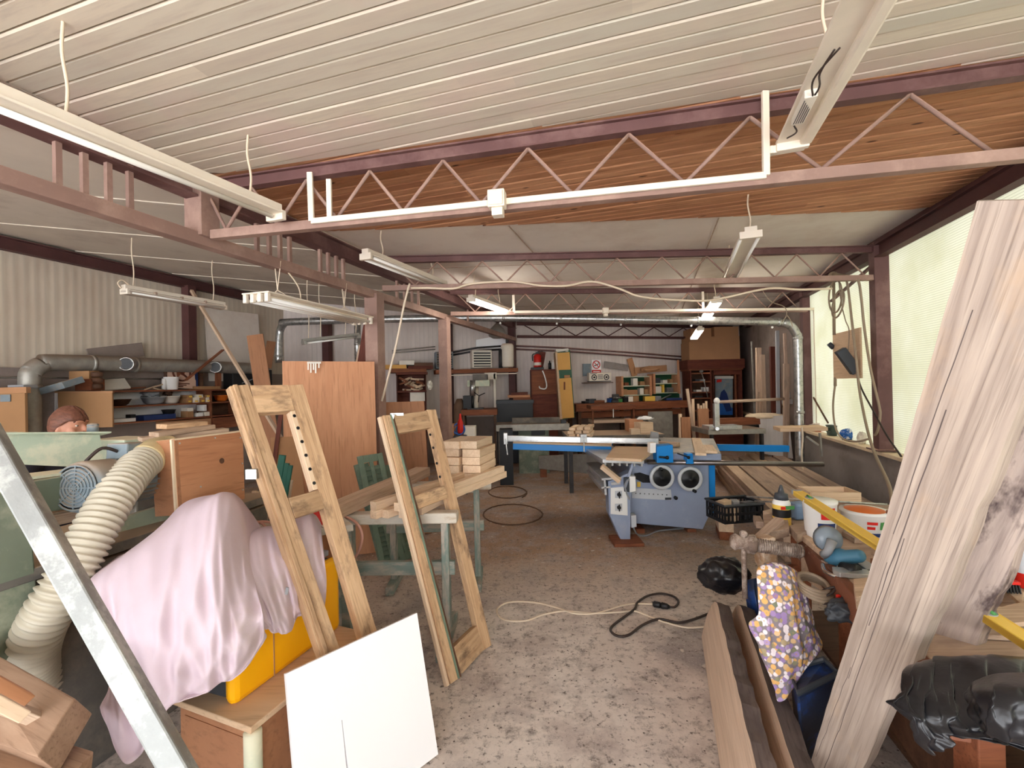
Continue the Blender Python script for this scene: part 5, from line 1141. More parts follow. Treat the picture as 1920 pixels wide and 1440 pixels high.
# ---- leaning planks
def live_plank(label,b,tp,w,t,nrm_,mat,seed,name='leaning_plank'):
    r=random.Random(seed); b=V(b);tp=V(tp); d=tp-b; L=d.length; F=frame(b,d,nrm_); n=40; sg_=-1
    m=MB(F); wl=[w/2+r.uniform(-.0012,.0012)+.003*math.sin(i*.2) for i in range(n+1)]; wr=[w/2+r.uniform(-.003,.003)+.007*math.sin(i*.23+seed)+.003*math.sin(i*.9) for i in range(n+1)]
    tp=[(.70+.30*i/n if seed==3 else 1) for i in range(n+1)]; wl=[a*b for a,b in zip(wl,tp)]; wr=[a*b for a,b in zip(wr,tp)]
    x=[L*i/n for i in range(n+1)]
    A_=[(x[i],-wl[i],t/2) for i in range(n+1)]; Am=[(x[i],-wl[i]*.33,t/2) for i in range(n+1)]; Bm=[(x[i],wr[i]*.4,t/2) for i in range(n+1)]; B_=[(x[i],wr[i]*.93,t/2) for i in range(n+1)]; C_=[(x[i],wr[i]+.012,-t/2) for i in range(n+1)]; D_=[(x[i],-wl[i]-.004,-t/2) for i in range(n+1)]
    A_,Am,Bm,B_,C_,D_=[[(q_[0],-q_[1],q_[2]) for q_ in w_] for w_ in (A_,Am,Bm,B_,C_,D_)]
    m.grid([A_,D_,C_,B_,Bm,Am,A_])
    m.add([A_[0],B_[0],C_[0],D_[0]],[(3,2,1,0)]); m.add([A_[-1],B_[-1],C_[-1],D_[-1]],[(0,1,2,3)])
    o=m.build(name,mat,bevel=0); tag(o,label,'plank',group='big planks leaning at the right'); return o,F,L
o,F,L=live_plank('big pale live edge plank leaning diagonally at the right, the front one',(1.175,1.79,.0),(1.105,.93,2.06),.19,.05,V((-.74,-.67,.1)),M['live'],3)
m=MB(F)
for (x0,y0,x1,y1,w_) in ((.5,.025,1.35,.03,.0018),(1.0,.04,1.75,.036,.0025),(1.35,.055,2.0,.05,.002),(.3,.06,.8,.05,.0015),(.1,.03,.5,.026,.0018),(.75,.045,1.25,.047,.0015)):
    pts=[(x0+(x1-x0)*k/10, y0+(y1-y0)*k/10+RND.uniform(-.0015,.0015), .0251) for k in range(11)]
    for a,b in zip(pts,pts[1:]): m.beam(a,b,w_,.0012)
c_=m.build('drying_crack',M['slab_edge']); c_.parent=o; c_.matrix_basis=M4.Identity(4)
o2,F2,L2=live_plank('spalted bark edged plank with dark stains leaning behind the big pale plank',(1.405,1.52,.853),(1.52,1.12,2.0),.17,.05,V((-.72,-.69,.1)),M['spalt'],8)
# ---- black plastic sheet over timber ends
for i,(x0,x1,y0,y1,z0,z1,mt_) in enumerate(((1.02,1.9,.95,1.12,.40,.52,'brownwood'),(1.06,1.9,1.13,1.25,.40,.52,'plank_grey'),(1.04,1.9,.98,1.2,.525,.60,'brownwood'))):
    m=MB(T((x0+x1)/2,(y0+y1)/2,z0)); m.T=M4.Identity(4); m.box(x0,x1,y0,y1,z0,z1); tag(m.build('squared_timber',M[mt_],bevel=.004),('front squared timber under the black plastic at lower right','rear squared timber under the black plastic at lower right','upper squared timber directly beneath the black plastic')[i],'timber',group='timbers under the black plastic')
for i,x in enumerate((1.2,1.75)):
    m=MB(); m.box(x-.06,x+.06,.96,1.24,0,.398); tag(m.build('support_block',M['darkwood'],bevel=.004),('left','right')[i]+' wooden support under the lower right timbers','block')
A=at
cols=[
 [A(1700,1256,1.3),A(1690,1264,1.22),A(1684,1290,1.17),A(1672,1316,1.15),A(1690,1332,1.13),A(1716,1350,1.12),A(1722,1362,1.12)],
 [A(1722,1242,1.3),A(1716,1246,1.22),A(1708,1290,1.16),A(1700,1325,1.13),A(1712,1350,1.11),A(1724,1385,1.10),A(1738,1411,1.10)],
 [A(1760,1236,1.3),A(1757,1236,1.22),A(1752,1290,1.15),A(1750,1330,1.11),A(1755,1365,1.09),A(1765,1385,1.08),A(1772,1392,1.08)],
 [A(1820,1232,1.3),A(1818,1232,1.21),A(1815,1290,1.13),A(1815,1330,1.09),A(1815,1360,1.07),A(1815,1376,1.06),A(1815,1380,1.06)],
 [A(1900,1234,1.3),A(1900,1234,1.2),A(1900,1290,1.11),A(1900,1340,1.07),A(1900,1375,1.05),A(1900,1395,1.04),A(1900,1400,1.04)],
 [A(1990,1240,1.3),A(1990,1240,1.2),A(1990,1290,1.1),A(1990,1350,1.05),A(1990,1400,1.03),A(1990,1420,1.02),A(1990,1430,1.02)],
]
tag(cloth('plastic_sheet','',cols,M['tarp'],amp=.017,freq=4.6,seed=21,th=.002,nu=12,nv=11),'crumpled black plastic sheet wrapped over timber at the lower right','plastic sheet')
cols=[
 [A(1806,1302,1.06),A(1812,1330,1.03),A(1830,1360,1.01),A(1842,1380,1.0)],
 [A(1830,1276,1.06),A(1836,1300,1.0),A(1850,1345,.97),A(1860,1382,.97)],
 [A(1880,1262,1.05),A(1884,1290,.98),A(1890,1340,.95),A(1895,1392,.95)],
 [A(1990,1262,1.04),A(1990,1290,.97),A(1990,1345,.94),A(1990,1405,.94)],
]
tag(cloth('plastic_sheet','',cols,M['tarp'],amp=.010,freq=2.4,seed=5,th=.002,nu=10,nv=10),'rolled over edge of the black plastic at the lower right corner','plastic sheet')
# ---- black bag on the slab ends
def crumple(name,label,catg,c,r,mat,seed,n=40,mm=26,amp=.16):
    rr_=random.Random(seed); rv=lambda: V((rr_.gauss(0,1),rr_.gauss(0,1),rr_.gauss(0,1))).normalized()
    W=[(rv(),rr_.uniform(2.2,3.4),rr_.uniform(0,6),1.) for _ in range(4)]+[(rv(),rr_.uniform(5,8),rr_.uniform(0,6),.5) for _ in range(5)]+[(rv(),rr_.uniform(11,16),rr_.uniform(0,6),.14) for _ in range(5)]
    n=max(n,56); mm=max(mm,36); m=MB(); m.sphere((0,0,0),1,1,1,n,mm); vs=[]
    for v in m.v:
        u=v.normalized(); k=0
        for i,(d,f,p,a) in enumerate(W): k+=a*(1-2*abs(math.sin(f*u.dot(d)+p+.9*math.sin(3*u.dot(W[(i+1)%14][0])))))
        f=1+amp*.42*k
        vs.append(V(c)+V((u.x*r[0],u.y*r[1],u.z*r[2]))*max(f,.45))
    m.v=vs; return tag(m.build(name,mat,smooth=True),label,catg)
crumple('plastic_bag','crumpled black plastic bag wrapped over the far ends of the slabs','plastic bag',at(1357,1078,2.98),(.165,.13,.12),M['tarp'],3,56,36,.1)
cols=[[A(1392,1090,2.9),A(1396,1115,2.86),A(1402,1140,2.84),A(1410,1160,2.82)],[A(1410,1085,2.85),A(1412,1115,2.8),A(1416,1150,2.78),A(1418,1185,2.76)],[A(1430,1082,2.85),A(1430,1110,2.8),A(1430,1150,2.76),A(1428,1180,2.74)]]
tag(cloth('plastic_bag','',cols,M['bluebag'],amp=.012,freq=1.5,seed=3,th=.002),'dark blue plastic hanging between the slab ends and the flowered cloth','plastic bag')
# ---- flowered cloth
t=NT('flowered_cloth'); co_=t.coord(rand=False); vo=t.N('TexVoronoi'); vo.inputs['Scale'].default_value=50; t.L(co_,vo.inputs['Vector'])
sc_=t.N('SeparateColor'); t.L(vo.outputs['Color'],sc_.inputs[0])
fl=t.ramp(sc_.outputs[0],[(0,rgb(226,176,110)),(.28,rgb(226,176,110)),(.3,rgb(150,124,176)),(.55,rgb(176,150,190)),(.57,rgb(236,224,226)),(.8,rgb(236,224,226)),(.82,rgb(232,190,140)),(1,rgb(120,130,110))])
c=t.mix(t.step(vo.outputs['Distance'],.56,.68), fl, rgb(136,126,130)); c=t.mix(t.step(vo.outputs['Distance'],.16,.1), c, rgb(200,150,90))
t.bsdf(c,.9,0,None,spec=.15); M['floral']=t.m
cols=[
 [A(1430,1060,2.12),A(1418,1068,2.04),A(1419,1110,1.99),A(1420,1150,1.97),A(1406,1172,1.96),A(1422,1200,1.95),A(1426,1225,1.95)],
 [A(1440,1056,2.12),A(1432,1062,2.03),A(1434,1120,1.97),A(1435,1170,1.95),A(1432,1210,1.94),A(1438,1245,1.93),A(1444,1270,1.93)],
 [A(1455,1056,2.12),A(1448,1060,2.02),A(1455,1120,1.95),A(1460,1180,1.93),A(1462,1230,1.92),A(1464,1280,1.91),A(1459,1316,1.91)],
 [A(1470,1060,2.12),A(1466,1062,2.02),A(1478,1120,1.95),A(1488,1180,1.93),A(1494,1225,1.92),A(1492,1265,1.92),A(1480,1297,1.92)],
 [A(1485,1066,2.13),A(1482,1068,2.04),A(1494,1120,1.98),A(1502,1170,1.96),A(1510,1205,1.95),A(1516,1225,1.95),A(1519,1240,1.95)],
 [A(1495,1072,2.15),A(1496,1076,2.08),A(1506,1110,2.04),A(1516,1150,2.02),A(1524,1180,2.01),A(1536,1205,2.0),A(1543,1216,2.0)],
 [A(1500,1076,2.2),A(1504,1082,2.13),A(1512,1105,2.1),A(1518,1130,2.09),A(1520,1150,2.09),A(1520,1165,2.09),A(1520,1172,2.09)],
]
tag(cloth('flowered_cloth','',cols,M['floral'],amp=.008,freq=2.2,seed=6,th=.003),'flowered orange and purple cloth hanging from the vise','cloth')
# ---- dark blue tub below
tb_=thing('plastic_tub','dark blue plastic tub standing tilted beneath the bench corner','tub',T(*onz(1535,1420,.0)))
q=[A(1480,1256,2.02),A(1545,1236,1.98),A(1572,1262,1.9),A(1496,1300,1.82)]; cq=sum(q,V((0,0,0)))/4
lo=[cq+(p-cq)*.72+V((.02,.03,0)) for p in q]; lo=[V((p.x,p.y,.004)) for p in lo]
def ccw(P): return P
m=MB()
for i in range(4): m.slab([q[i],q[(i+1)%4],lo[(i+1)%4],lo[i]],.006,(q[i]+q[(i+1)%4])/2-cq)
m.slab(lo,.006,(0,0,-1)); m.build('shell',M['bluebag'],tb_)
m=MB(); m.tube(q,.012,8,closed=True); m.build('rim',M['dkgrey'],tb_)
MB().slab([p-Z3*.012 for p in q],.01,(0,0,1)).build('lid',M['bluebag'],tb_)
# cables and tools on the bench edge
tag(MB().tube(cat([A(1536,1112,2.0),A(1548,1105,1.98),A(1566,1101,1.96),A(1560,1112,1.95),A(1540,1122,1.96),A(1545,1132,1.95),A(1570,1128,1.9)],6),.005,7).build('tool_cable',M['cable_dk'],smooth=True),'thin black cable curling over the bench edge','cable')
for i in range(4): 
    c_=A(1525+2*i,1092+5*i,2.02); tag(MB().torus(c_,.06+.004*i,.009,V((.1,-.3,1)),24,7).build('cable_coil',M['cable_grey'],smooth=True),('topmost','second','third','lowest')[i]+' loop of the grey cable coil hanging below the vise jaw','cable',group='grey cable loops below the vise jaw')
crumple('work_gloves','dark crumpled work glove lying on the bench edge','glove',A(1585,1145,1.86),(.09,.05,.05),M['dkgrey'],12,24,16)
m=MB(); m.cbox(A(1572,1122,1.9),.014,.014,.03); tag(m.build('red_clip',M['red'],bevel=.003),'small red clip on the bench edge cable','clip')
# ================================================================ SILL OF THE RIGHT WALL
S=lambda px,py,d=.0: RW.px(px,py,d)
def sillp(px): 
    a_,z_=RW.hit(px,815,.0); return RW.P(a_,-.01,.882)
p=sillp(1530); dp=thing('dustpan','orange red dustpan with papers on the right wall sill','dustpan',frame(p,UD)); F=WORLD[dp]
MB(F).hexa([(-.16,-.07,0),(.16,-.07,0),(.16,.07,0),(-.16,.07,0)],[(-.2,-.07,.09),(.2,-.07,.05),(.2,.07,.05),(-.2,.07,.1)]).build('pan',paint('orange_red_plastic',rgb(196,92,48),.5,0,.05,3),dp,bevel=.006)
MB(F).slab([(-.1,-.06,.13),(.2,-.06,.07),(.2,.05,.075),(-.1,.06,.13)],.02,(0,0,1)).build('paper',M['paper'],dp)
p=sillp(1562); pot=thing('enamel_pot','dark green enamel pot lying on the sill','pot',T(*p)); Fp=T(p.x,p.y,p.z)
MB().lathe([(.07,0),(.085,.01),(.09,.13),(.1,.14),(.1,.15)],22,Fp).build('bowl',plain('green_enamel',rgb(74,92,86),.35),pot,smooth=True)
m=MB(); m.torus(p+V((-.1,-.03,.09)),.035,.008,Y3,18,6); m.build('handle',plain('green_enamel_handle',rgb(74,92,86),.35),pot,smooth=True)
crumple('blue_bag','crumpled blue and white bag on the sill','bag',sillp(1592)+V((-.02,0,.07)),(.11,.07,.09),paint('blue_white_film',rgb(28,96,176),.4,0,.1,3,rgb(224,226,228),(.52,.58),12),7,24,16)
crumple('clear_bag','crumpled clear plastic bag on the sill beside the column','bag',sillp(1618)+V((-.02,0,.07)),(.07,.06,.09),M['paper'],9,24,16)
board('sill_stick','dark stick leaning between the sill and the far window','stick',sillp(1552)+Z3*.16,S(1525,745,.05),.02,.02,M['darkwood'])
board('wall_shelf','small light wooden shelf board on the right wall beside the duct','shelf',at(1456,804,6.25),at(1543,802,6.1),.34,.05,M['ply_pale'])
sb=thing('shelf_bracket','dark folding bracket beneath the small right wall shelf','bracket',T(*at(1535,850,6.0))); m=MB(); m.beam(at(1512,818,6.2),at(1535,835,6.1),.03,.02,Z3); m.beam(at(1537,812,6.05),at(1540,856,6.05),.03,.02,X3); m.build('strap',M['galv_dusty'],sb)
m=MB(); m.tube(cat([at(1503,800,6.0),at(1505,820,6.0),at(1503,850,6.0),at(1505,880,6.0)],5),.012,8); tag(m.build('hanging_cable',M['cable'],smooth=True),'pale cable hanging down from the small right wall shelf','cable')
board('pale_post','pale upright timber standing on the sill beside the duct','post',S(1511,800,.02),S(1509,733,.02),.14,.05,M['pine_raw'],up=BN)
# ================================================================ LEFT WALL SHELVES
def wspan(wf,x0,y0,x1,y1,d): return wf.rect(x0,y0,x1,y1,d)
def wbox(wf,name,label,catg,rect,d0,d1,mat,group=None,bevel=.004,par=None,z0=None):
    a0,a1,zl,zh=wf.rect(*rect,d1)
    if z0 is not None: zh+=z0-zl; zl=z0
    F=wf.M @ T((a0+a1)/2,-(d0+d1)/2,zl); m=MB(F); w_,d_,h_=(a1-a0)/2,(d1-d0)/2,zh-zl
    m.box(-w_,w_,-d_,d_,0,h_); o=m.build(name,M[mat],par,bevel=bevel)
    if par is None: tag(o,label,catg,group)
    elif label: o['label']=label
    return o
# shelf unit: x 210..470 of the picture
d1=.40
sa0,_=LW.hit(211,735,d1); sa1,_=LW.hit(396,735,d1); sa2=sa1+1.25
ZS=(1.30,1.525,1.735)
su=thing('wall_shelf_unit','brown wooden wall shelf unit with white back under the big duct on the left wall','shelf',LW.M @ T((sa0+sa2)/2,-.2,1.28))
def lbox(par,name,a0,a1,z0,z1,d0,d1_,mat,label=None,bevel=.002):
    m=MB(LW.M); m.box(a0,a1,-d1_,-d0,z0,z1); return m.build(name,M[mat],par,bevel=bevel,label=label)
lbox(su,'back_panel',sa0,sa1,1.28,1.75,.07,.09,'white_board')
lbox(su,'back_panel',sa1,sa2,1.1,1.75,.07,.09,'darkwood')
for z in ZS: lbox(su,'shelf_board',sa0,sa1,z,z+.022,.09,d1,'brownwood')
for z in ZS: lbox(su,'shelf_board',sa1,sa2,z,z+.022,.09,d1,'brownwood')
for a in (sa0,sa1,sa1+.6,sa2): lbox(su,'upright',a-.012,a+.012,1.12 if a>sa0+.1 else 1.28,1.75,.09,d1,'brownwood')
x0=LW.hit(318,800,d1)[0]
lbox(su,'drawer',x0,sa1-.02,1.16,1.285,.12,d1+.01,'card_dark'); lbox(su,'drawer',sa1+.02,sa2-.02,1.1,1.285,.12,d1+.02,'brownwood')
for a in ((x0+sa1)/2,): lbox(su,'drawer_handle',a-.04,a+.04,1.215,1.228,d1+.01,d1+.03,'dark_iron')
G_='small boxes on the left wall shelves'
def onshelf(name,label,catg,rect,zi,mat,grp=None,dd=.22,dz=0): return wbox(LW,name,label,catg,rect,d1-dd-.03,d1-.03,mat,grp,z0=(ZS[zi]+.0225 if zi<3 else 0)+dz)
lst=[((350,741,361,751),1,0),((362,741,374,751),1,0),((375,741,385,751),1,0),((387,741,395,751),1,0),((352,735,361,741),1,1),((369,735,381,741),1,1),((386,736,394,741),1,1)]
pos=('first','second','third','fourth','first','second','third')
for i,(r_,s_,up_) in enumerate(lst):
    b=onshelf('drawer_box',f'small parts drawer box, {pos[i]} from the left in the {"upper" if up_ else "lower"} row, middle wall shelf','box',r_,1,'paper' if i%2 else 'card',G_,.16,dz=.075*up_)
    z=b.matrix_basis.translation
    Fb=WORLD[b]; m=MB(Fb); m.box(-.022,.022,-.09,-.081,.012,.036); m.build('yellow_label',M['lvl_yellow'],b)
lst=[((351,772,363,783),0,0),((352,765,363,772),1,0),((369,778,381,784),0,0),((384,776,395,783),0,0),((381,765,388,776),1,0)]
for i,(r_,up_,_) in enumerate(lst):
    onshelf('carton',f'small pale carton, {("first at the bottom","stacked on the first","second at the bottom","third at the bottom","stacked above the third")[i]}, on the lowest wall shelf','box',r_,0,('card','paper','white','paper','white')[i],G_,.14,dz=.085*up_)
def bowl(label,p,r,h,mat,name='bowl',catg='bowl'):
    t=thing(name,label,catg,T(*p)); MB().lathe([(r*.55,0),(r*.8,h*.3),(r,h),(r*1.03,h),(r*.95,h*.95),(r*.7,h*.3),(r*.3,h*.12)],22,T(*p)).build('shell',M[mat],t,smooth=True)
    MB().torus(V(p)+Z3*h,r*1.0,.006,Z3,22,6).build('rim',M[mat],t,smooth=True); return t
def sp(px,zi,d=.22): a,_=LW.hit(px,750,d); return LW.P(a,d,ZS[zi]+.023)
bowl('dark shallow bowl at the left end of the middle wall shelf',sp(222,1),.14,.085,'darkwood')
bowl('pale ribbed basket on the middle wall shelf with dried flowers',sp(319,1,.25),.13,.11,'paper','basket','basket')
bowl('clear plastic dish left of the pale basket on the wall shelf',sp(288,1,.27),.15,.1,'grey')
bowl('orange bowl in the right compartment of the wall shelf',sp(415,1),.11,.1,'orange')
crumple('dried_flowers','brown dried flower bunch in the pale basket','flowers',sp(316,1)+Z3*.19,(.07,.07,.1),M['darkwood'],31,20,12,.25)
crumple('plastic_wrap','crumpled clear wrap on the middle wall shelf left of the basket','wrap',sp(283,1)+Z3*.15,(.15,.1,.06),M['grey'],33,20,12,.2)
onshelf('book','white flat book at the left end of the lowest wall shelf','book',(214,785,255,789),0,'white',None,.25)
onshelf('folder','navy flat folder on the lowest wall shelf','folder',(270,783,330,788),0,'navy',None,.25)
onshelf('black_box','small black box on the white book of the lowest wall shelf','box',(245,779,255,785),0,'black',None,.1,dz=.05)
bowl('dark metal bowl on the navy folder of the lowest wall shelf',sp(316,0)+Z3*.05,.09,.08,'dark_iron')
# brown boards and boxes on the left
def sbox(name,label,catg,x0,y0,x1,y1,Y,dep,mat,group=None,z0=None,ry=0,bevel=.003,par=None):
    p0=at(x0,y0,Y);p1=at(x1,y1,Y); zt=max(p0.z,p1.z); zb=z0 if z0 is not None else min(p0.z,p1.z)
    F=T((p0.x+p1.x)/2,Y,zb) @ RZ(ry); w_=(p1.x-p0.x)/2; o=MB(F).box(-w_,w_,0,dep,0,zt-zb).build(name,M[mat],par,bevel=bevel)
    if par is None: tag(o,label,catg,group)
    elif label: o['label']=label
    return o
cd=thing('wall_cabinet','brown wall cabinet with pale side standing open left of the wall shelves','cabinet',T(*at(150,800,5.62)))
sbox('front_panel',None,'',108,735,211,801,5.60,.02,'card',par=cd); p=at(98,735,5.75); q=at(98,800,5.75)
MB().slab([at(91,737,5.95),at(108,735,5.63),at(108,801,5.63),at(91,799,5.95)],.02,(-1,-.3,0)).build('side_panel',M['white_board'],cd)
MB().slab([at(90,735,6.0),at(109,733.5,5.6),at(211,733.5,5.6),at(215,735,6.0)],.02,(0,0,1)).build('top',M['card_dark'],cd)
c2=thing('cardboard_box','flat brown box with blue label at the left photo edge','box',T(*at(10,805,4.9)))
sbox('box_body',None,'',-60,737,48,830,4.9,.03,'card',par=c2); sbox('blue_label',None,'',0,740,19,753,4.885,.01,'motor',par=c2); sbox('lid',None,'',-62,728,49,737,4.89,.05,'card_dark',par=c2)
crate_top=at(10,726,4.9)
sbox('paper_pack','pale blue printed pack on the lid of the brown box at left','pack',14,722,44,728.5,4.95,.15,'grey')
pst=MB(); p=at(60,870,4.75)
MB_=None
# support the box
sbox('box_stand','dark stand under the brown box at the left photo edge','stand',-60,830,40,1200,4.9,.1,'darkwood',z0=0)
# on top of the wall shelf
G2='things on top of the left wall shelves'
def ontop(name,label,catg,x0,y0,x1,y1,mat,Y,dep=.15,ry=.0,z0=None): return sbox(name,label,catg,x0,y0,x1,y1,Y,dep,mat,G2,z0=z0,ry=ry)
p=at(118,726,5.75); m=MB(frame(at(116,724,5.45),V((1,-.1,.22)),V((-.2,-.3,1)))); m.box(-.17,.17,-.13,.13,-.03,.05); tag(m.build('flat_case',M['motor'],bevel=.006),'grey green flat case tilted on top of the brown wall cabinet','case',G2)
ontop('wooden_box','open wooden box under the yellow carton on the wall cabinet','box',140,711,170,732,'brownwood',5.72,.2)
ontop('yellow_carton','yellow brown carton standing on the open wooden box','carton',129,696,167,716,'card',5.74,.15)
for i in range(3):
    p=at(182,729-11*i,5.8); tag(MB().lathe([(.05,0),(.06,.02),(.06,.05),(.05,.065)],18,T(*p)).build('round_tin',M['darkwood'],smooth=True),('bottom','middle','top')[i]+' dark round tin in the pile left of the papers','tin',G2)
p=sp(213,2); m=MB(frame(p+Z3*.085,V((.5,.9,.1)),V((.5,-.5,.75)))); m.box(-.16,.16,-.1,.1,-.012,.012); tag(m.build('paper_stack',M['paper'],bevel=.002),'pale paper folder leaning on top of the wall shelves','folder',G2)
def lw_stick(lb,x0,y0,x1,y1,d0_,d1_,mt_,w_=.05,t_=.02): return board('wood_stick',lb,'stick',LW.px(x0,y0,d0_),LW.px(x1,y1,d1_),w_,t_,M[mt_],group=G2)
lw_stick('thin light stick slanting up to the white bucket on the wall shelf',270,731,317,717,.3,.3,'pine_raw',.03)
lw_stick('short stick lying flat in front of the white bucket',286,728,308,732.5,.34,.34,'pine_raw',.03)
lw_stick('brown lath lying on top of the wall shelf at its left',232,729,272,726,.2,.2,'brownwood',.04)
lw_stick('reddish plank slanting from the sign up past the duct',348,713,418,656,.45,.45,'brownwood',.06)
p=sp(322,2,.3); bk=thing('white_bucket','white paint bucket on top of the left wall shelf before the sign','bucket',T(*p)); MB().lathe([(.075,0),(.08,.01),(.095,.175),(.1,.18),(.1,.195)],22,T(*p)).build('pail',M['white'],bk,smooth=True); MB().lathe([(.09,.19),(.0,.191)],22,T(*p),cap=False).build('content',M['grey'],bk)
p=sp(308,2,.3); tag(MB().lathe([(.03,0),(.03,.14),(.025,.15),(.025,.17)],14,T(*p)).build('white_bottle',M['white'],smooth=True),'small white bottle left of the white bucket','bottle',G2)
p=sp(311,2,.18); tag(MB().lathe([(.025,0),(.03,.05),(.02,.1),(.03,.16),(.018,.24),(.028,.3),(.015,.34)],14,T(*p)).build('turned_spindle',M['darkwood'],smooth=True),'turned dark wooden spindle standing behind the white bucket','spindle',G2)
sg=thing('prohibition_sign','tilted warning sign with red ring and faint picture on the wall shelf','sign',frame(sp(341,2,.2)+Z3*.22,V((.42,.88,-.08)),V((.5,-.4,.12)))); F=WORLD[sg]; F=frame(F.translation,V((.36,.93,-.06)),V((.93,-.36,.1)))
MB(F).box(-.22,.22,-.2,.2,-.006,.006).build('plate',paint('faded_sign',rgb(222,186,164),.6,0,.08,3),sg)
m=MB(); m.torus(F @ V((0,.05,.008)),.13,.014,F.to_3x3() @ Z3,30,6); m.build('red_ring',M['redwood'],sg)
m=MB(F); m.beam((-.1,.13,.009),(.1,-.04,.009),.03,.004); m.build('red_bar',M['redwood'],sg)
m=MB(F); m.prism([(-.07,-.05),(-.02,.02),(.03,.0),(.05,.06),(.0,.11),(-.03,.06),(-.08,.08)],.006,.009); m.build('pictogram',M['brownwood'],sg)
m=MB(F); 
for k in range(3): m.box(-.15,.12-.05*k,-.13-.025*k,-.115-.025*k,.006,.009)
m.build('red_lettering',M['redwood'],sg)
a,_=LW.hit(362,710,.25); tag(board('brown_frame_board','brown board standing right of the warning sign','board',LW.P(a,.2,1.76),LW.P(a+.05,.12,2.05),.2,.02,M['card'],up=VD),'brown board standing right of the warning sign','board',G2)
a,_=LW.hit(388,720,.3); ont=tag(MB(LW.M @ T(a,-.25,1.758)).box(-.2,.2,-.1,.1,0,.05).build('cardboard_tray',M['card'],bevel=.003),'flat cardboard tray on top of the shelves below the duct','tray',G2)
a,_=LW.hit(415,712,.2); dk=thing('black_case','black equipment case on the wall shelves at the right','case',LW.M @ T(a+.5,-.2,1.758)); F=WORLD[dk]
MB(F).box(-.38,.5,-.12,.1,0,.36).build('case_body',M['black'],dk,bevel=.012); m=MB(F); m.beam((-.2,-.13,.1),(.35,-.13,.28),.012,.01); m.build('strap',M['grey'],dk)
for px in (366,376):
    a,_=LW.hit(px,712,.2); tag(MB(LW.M @ T(a,-.2,1.758)).box(-.025,.025,-.03,.03,0,.3).build('file_binder',M['navy' if px<370 else 'darkwood'],bevel=.003),('dark blue','brown')[px>370]+' upright binder between the sign and the black case','binder',G2)
board('upright_board','upright brown board under the second duct branch','board',LW.px(409,727,.3),LW.px(409,693,.3),.1,.03,M['brownwood'],up=VD)
# panels and sticks leaning at the left wall
a0,z0=LW.hit(376,575,.1); a1,z1=LW.hit(500,600,.1)
q=[LW.px(384,577,.09),LW.px(484,589,.09),LW.px(493,690,.09),LW.px(392,688,.09)]; q[2].z=q[3].z=1.9
tag(MB().slab(q,.02,VD).build('white_sheet',M['ceil_panel'],bevel=.002),'large pale sheet standing against the left wall above the duct','board')
board('leaning_plank','broad brown plank leaning against the pale sheet at the left wall','plank',V(tuple(at(522,800,7.0).to_2d())+(0.0,)),at(478,628,7.35),.24,.03,M['ply_dark'],up=V((.3,-1,0)),group='planks leaning at the left wall')
board('short_board','short light board leaning behind the broad brown plank','board',at(500,690,7.7),at(509,640,7.8),.14,.02,M['ply_dark'],up=V((.3,-1,0)))
a_,b_=at(359,545,5.9),at(470,728,5.2); d_=(b_-a_).normalized(); b2=b_+d_*(b_.z/-d_.z)
board('long_stick','very long thin stick leaning across the left wall in front of the pale sheet','stick',b2,a_,.035,.035,M['pine_raw'])
board('wall_board','grey board lying on the duct against the left wall','board',LW.px(165,668,.08),LW.px(268,655,.08),.2,.02,M['block_dark'],up=VD)
board('drilled_steel_angle','perforated dark steel angle leaning behind the first sash','metal bar',V((-2.35,4.15,0)),at(528,765,4.35),.04,.01,M['redwood'],up=V((.2,-1,0)))
# ================================================================ BACK WALL
B=lambda px,py,d=.1: BW.px(px,py,d)
# red pipes
for i,dy in enumerate((0,6)):
    pts=[B(700,668+dy,.08),B(840,662+dy*.9,.08),B(895,652+dy*.9,.08),B(955,648+dy,.08),B(1050,652+dy,.08),B(1170,660+dy,.08),B(1295,670+dy,.08)]
    tag(MB().tube(pts[3:],.022,8).build('wall_pipe',M['redoxide'],smooth=True),('upper','lower')[i]+' red pipe running along the back wall','pipe')
    tag(MB().tube(pts[1:4],.022,8).build('wall_pipe',M['dark_iron'],smooth=True),('upper','lower')[i]+' dark pipe joining the heater units to the red pipes','pipe')
for i,(y0,y1) in enumerate(((656,650),(660,655))):
    tag(MB().tube([B(735,y0+2,.1),B(816,y1,.1)],.014,8).build('wall_rod',M['galv_dusty'],smooth=True),('upper','lower')[i]+' thin rod resting on the back wall left of the heaters','rod')
# beam shelf
board('wall_beam','brown wooden beam along the back wall carrying the two heaters','beam',B(815,698,.22),B(967,694,.22),.4,.09,M['brownwood'])
m=MB(); m.beam(B(840,704,.45),B(970,700,.45),.03,.02); tag(m.build('white_rail',M['pvc']),'thin white rail just under the brown wall beam','rail')
def heater(label,x0,y0,x1,y1,mat):
    a0,a1,z0,z1=BW.rect(x0,y0,x1,y1,.38); t=thing('fan_heater',label,'heater',BW.M @ T((a0+a1)/2,-.2,z0)); F=WORLD[t]; w_=(a1-a0)/2; h_=z1-z0
    MB(F).box(-w_,w_,-.12,.16,0,h_).build('casing',M[mat],t,bevel=.01)
    m=MB(F); m.box(-w_*.85,w_*.85,-.13,-.118,h_*.06,h_*.94); m.build('dark_recess',M['black'],t)
    m=MB(F)
    for k in range(6):
        z=h_*(.12+.15*k); m.slab([(-w_*.88,-.15,z),(w_*.88,-.15,z),(w_*.88,-.12,z+h_*.1),(-w_*.88,-.12,z+h_*.1)],.006,(0,-1,0))
    m.build('louvre_blades',M['paper' if mat=='white_metal' else 'galv_dusty'],t)
    return t
heater('grey fan heater with louvres on the brown beam, left one',817,659,851,690,'motor')
heater('white fan heater with louvres on the brown beam, right one',886,656,924,689,'white_metal')
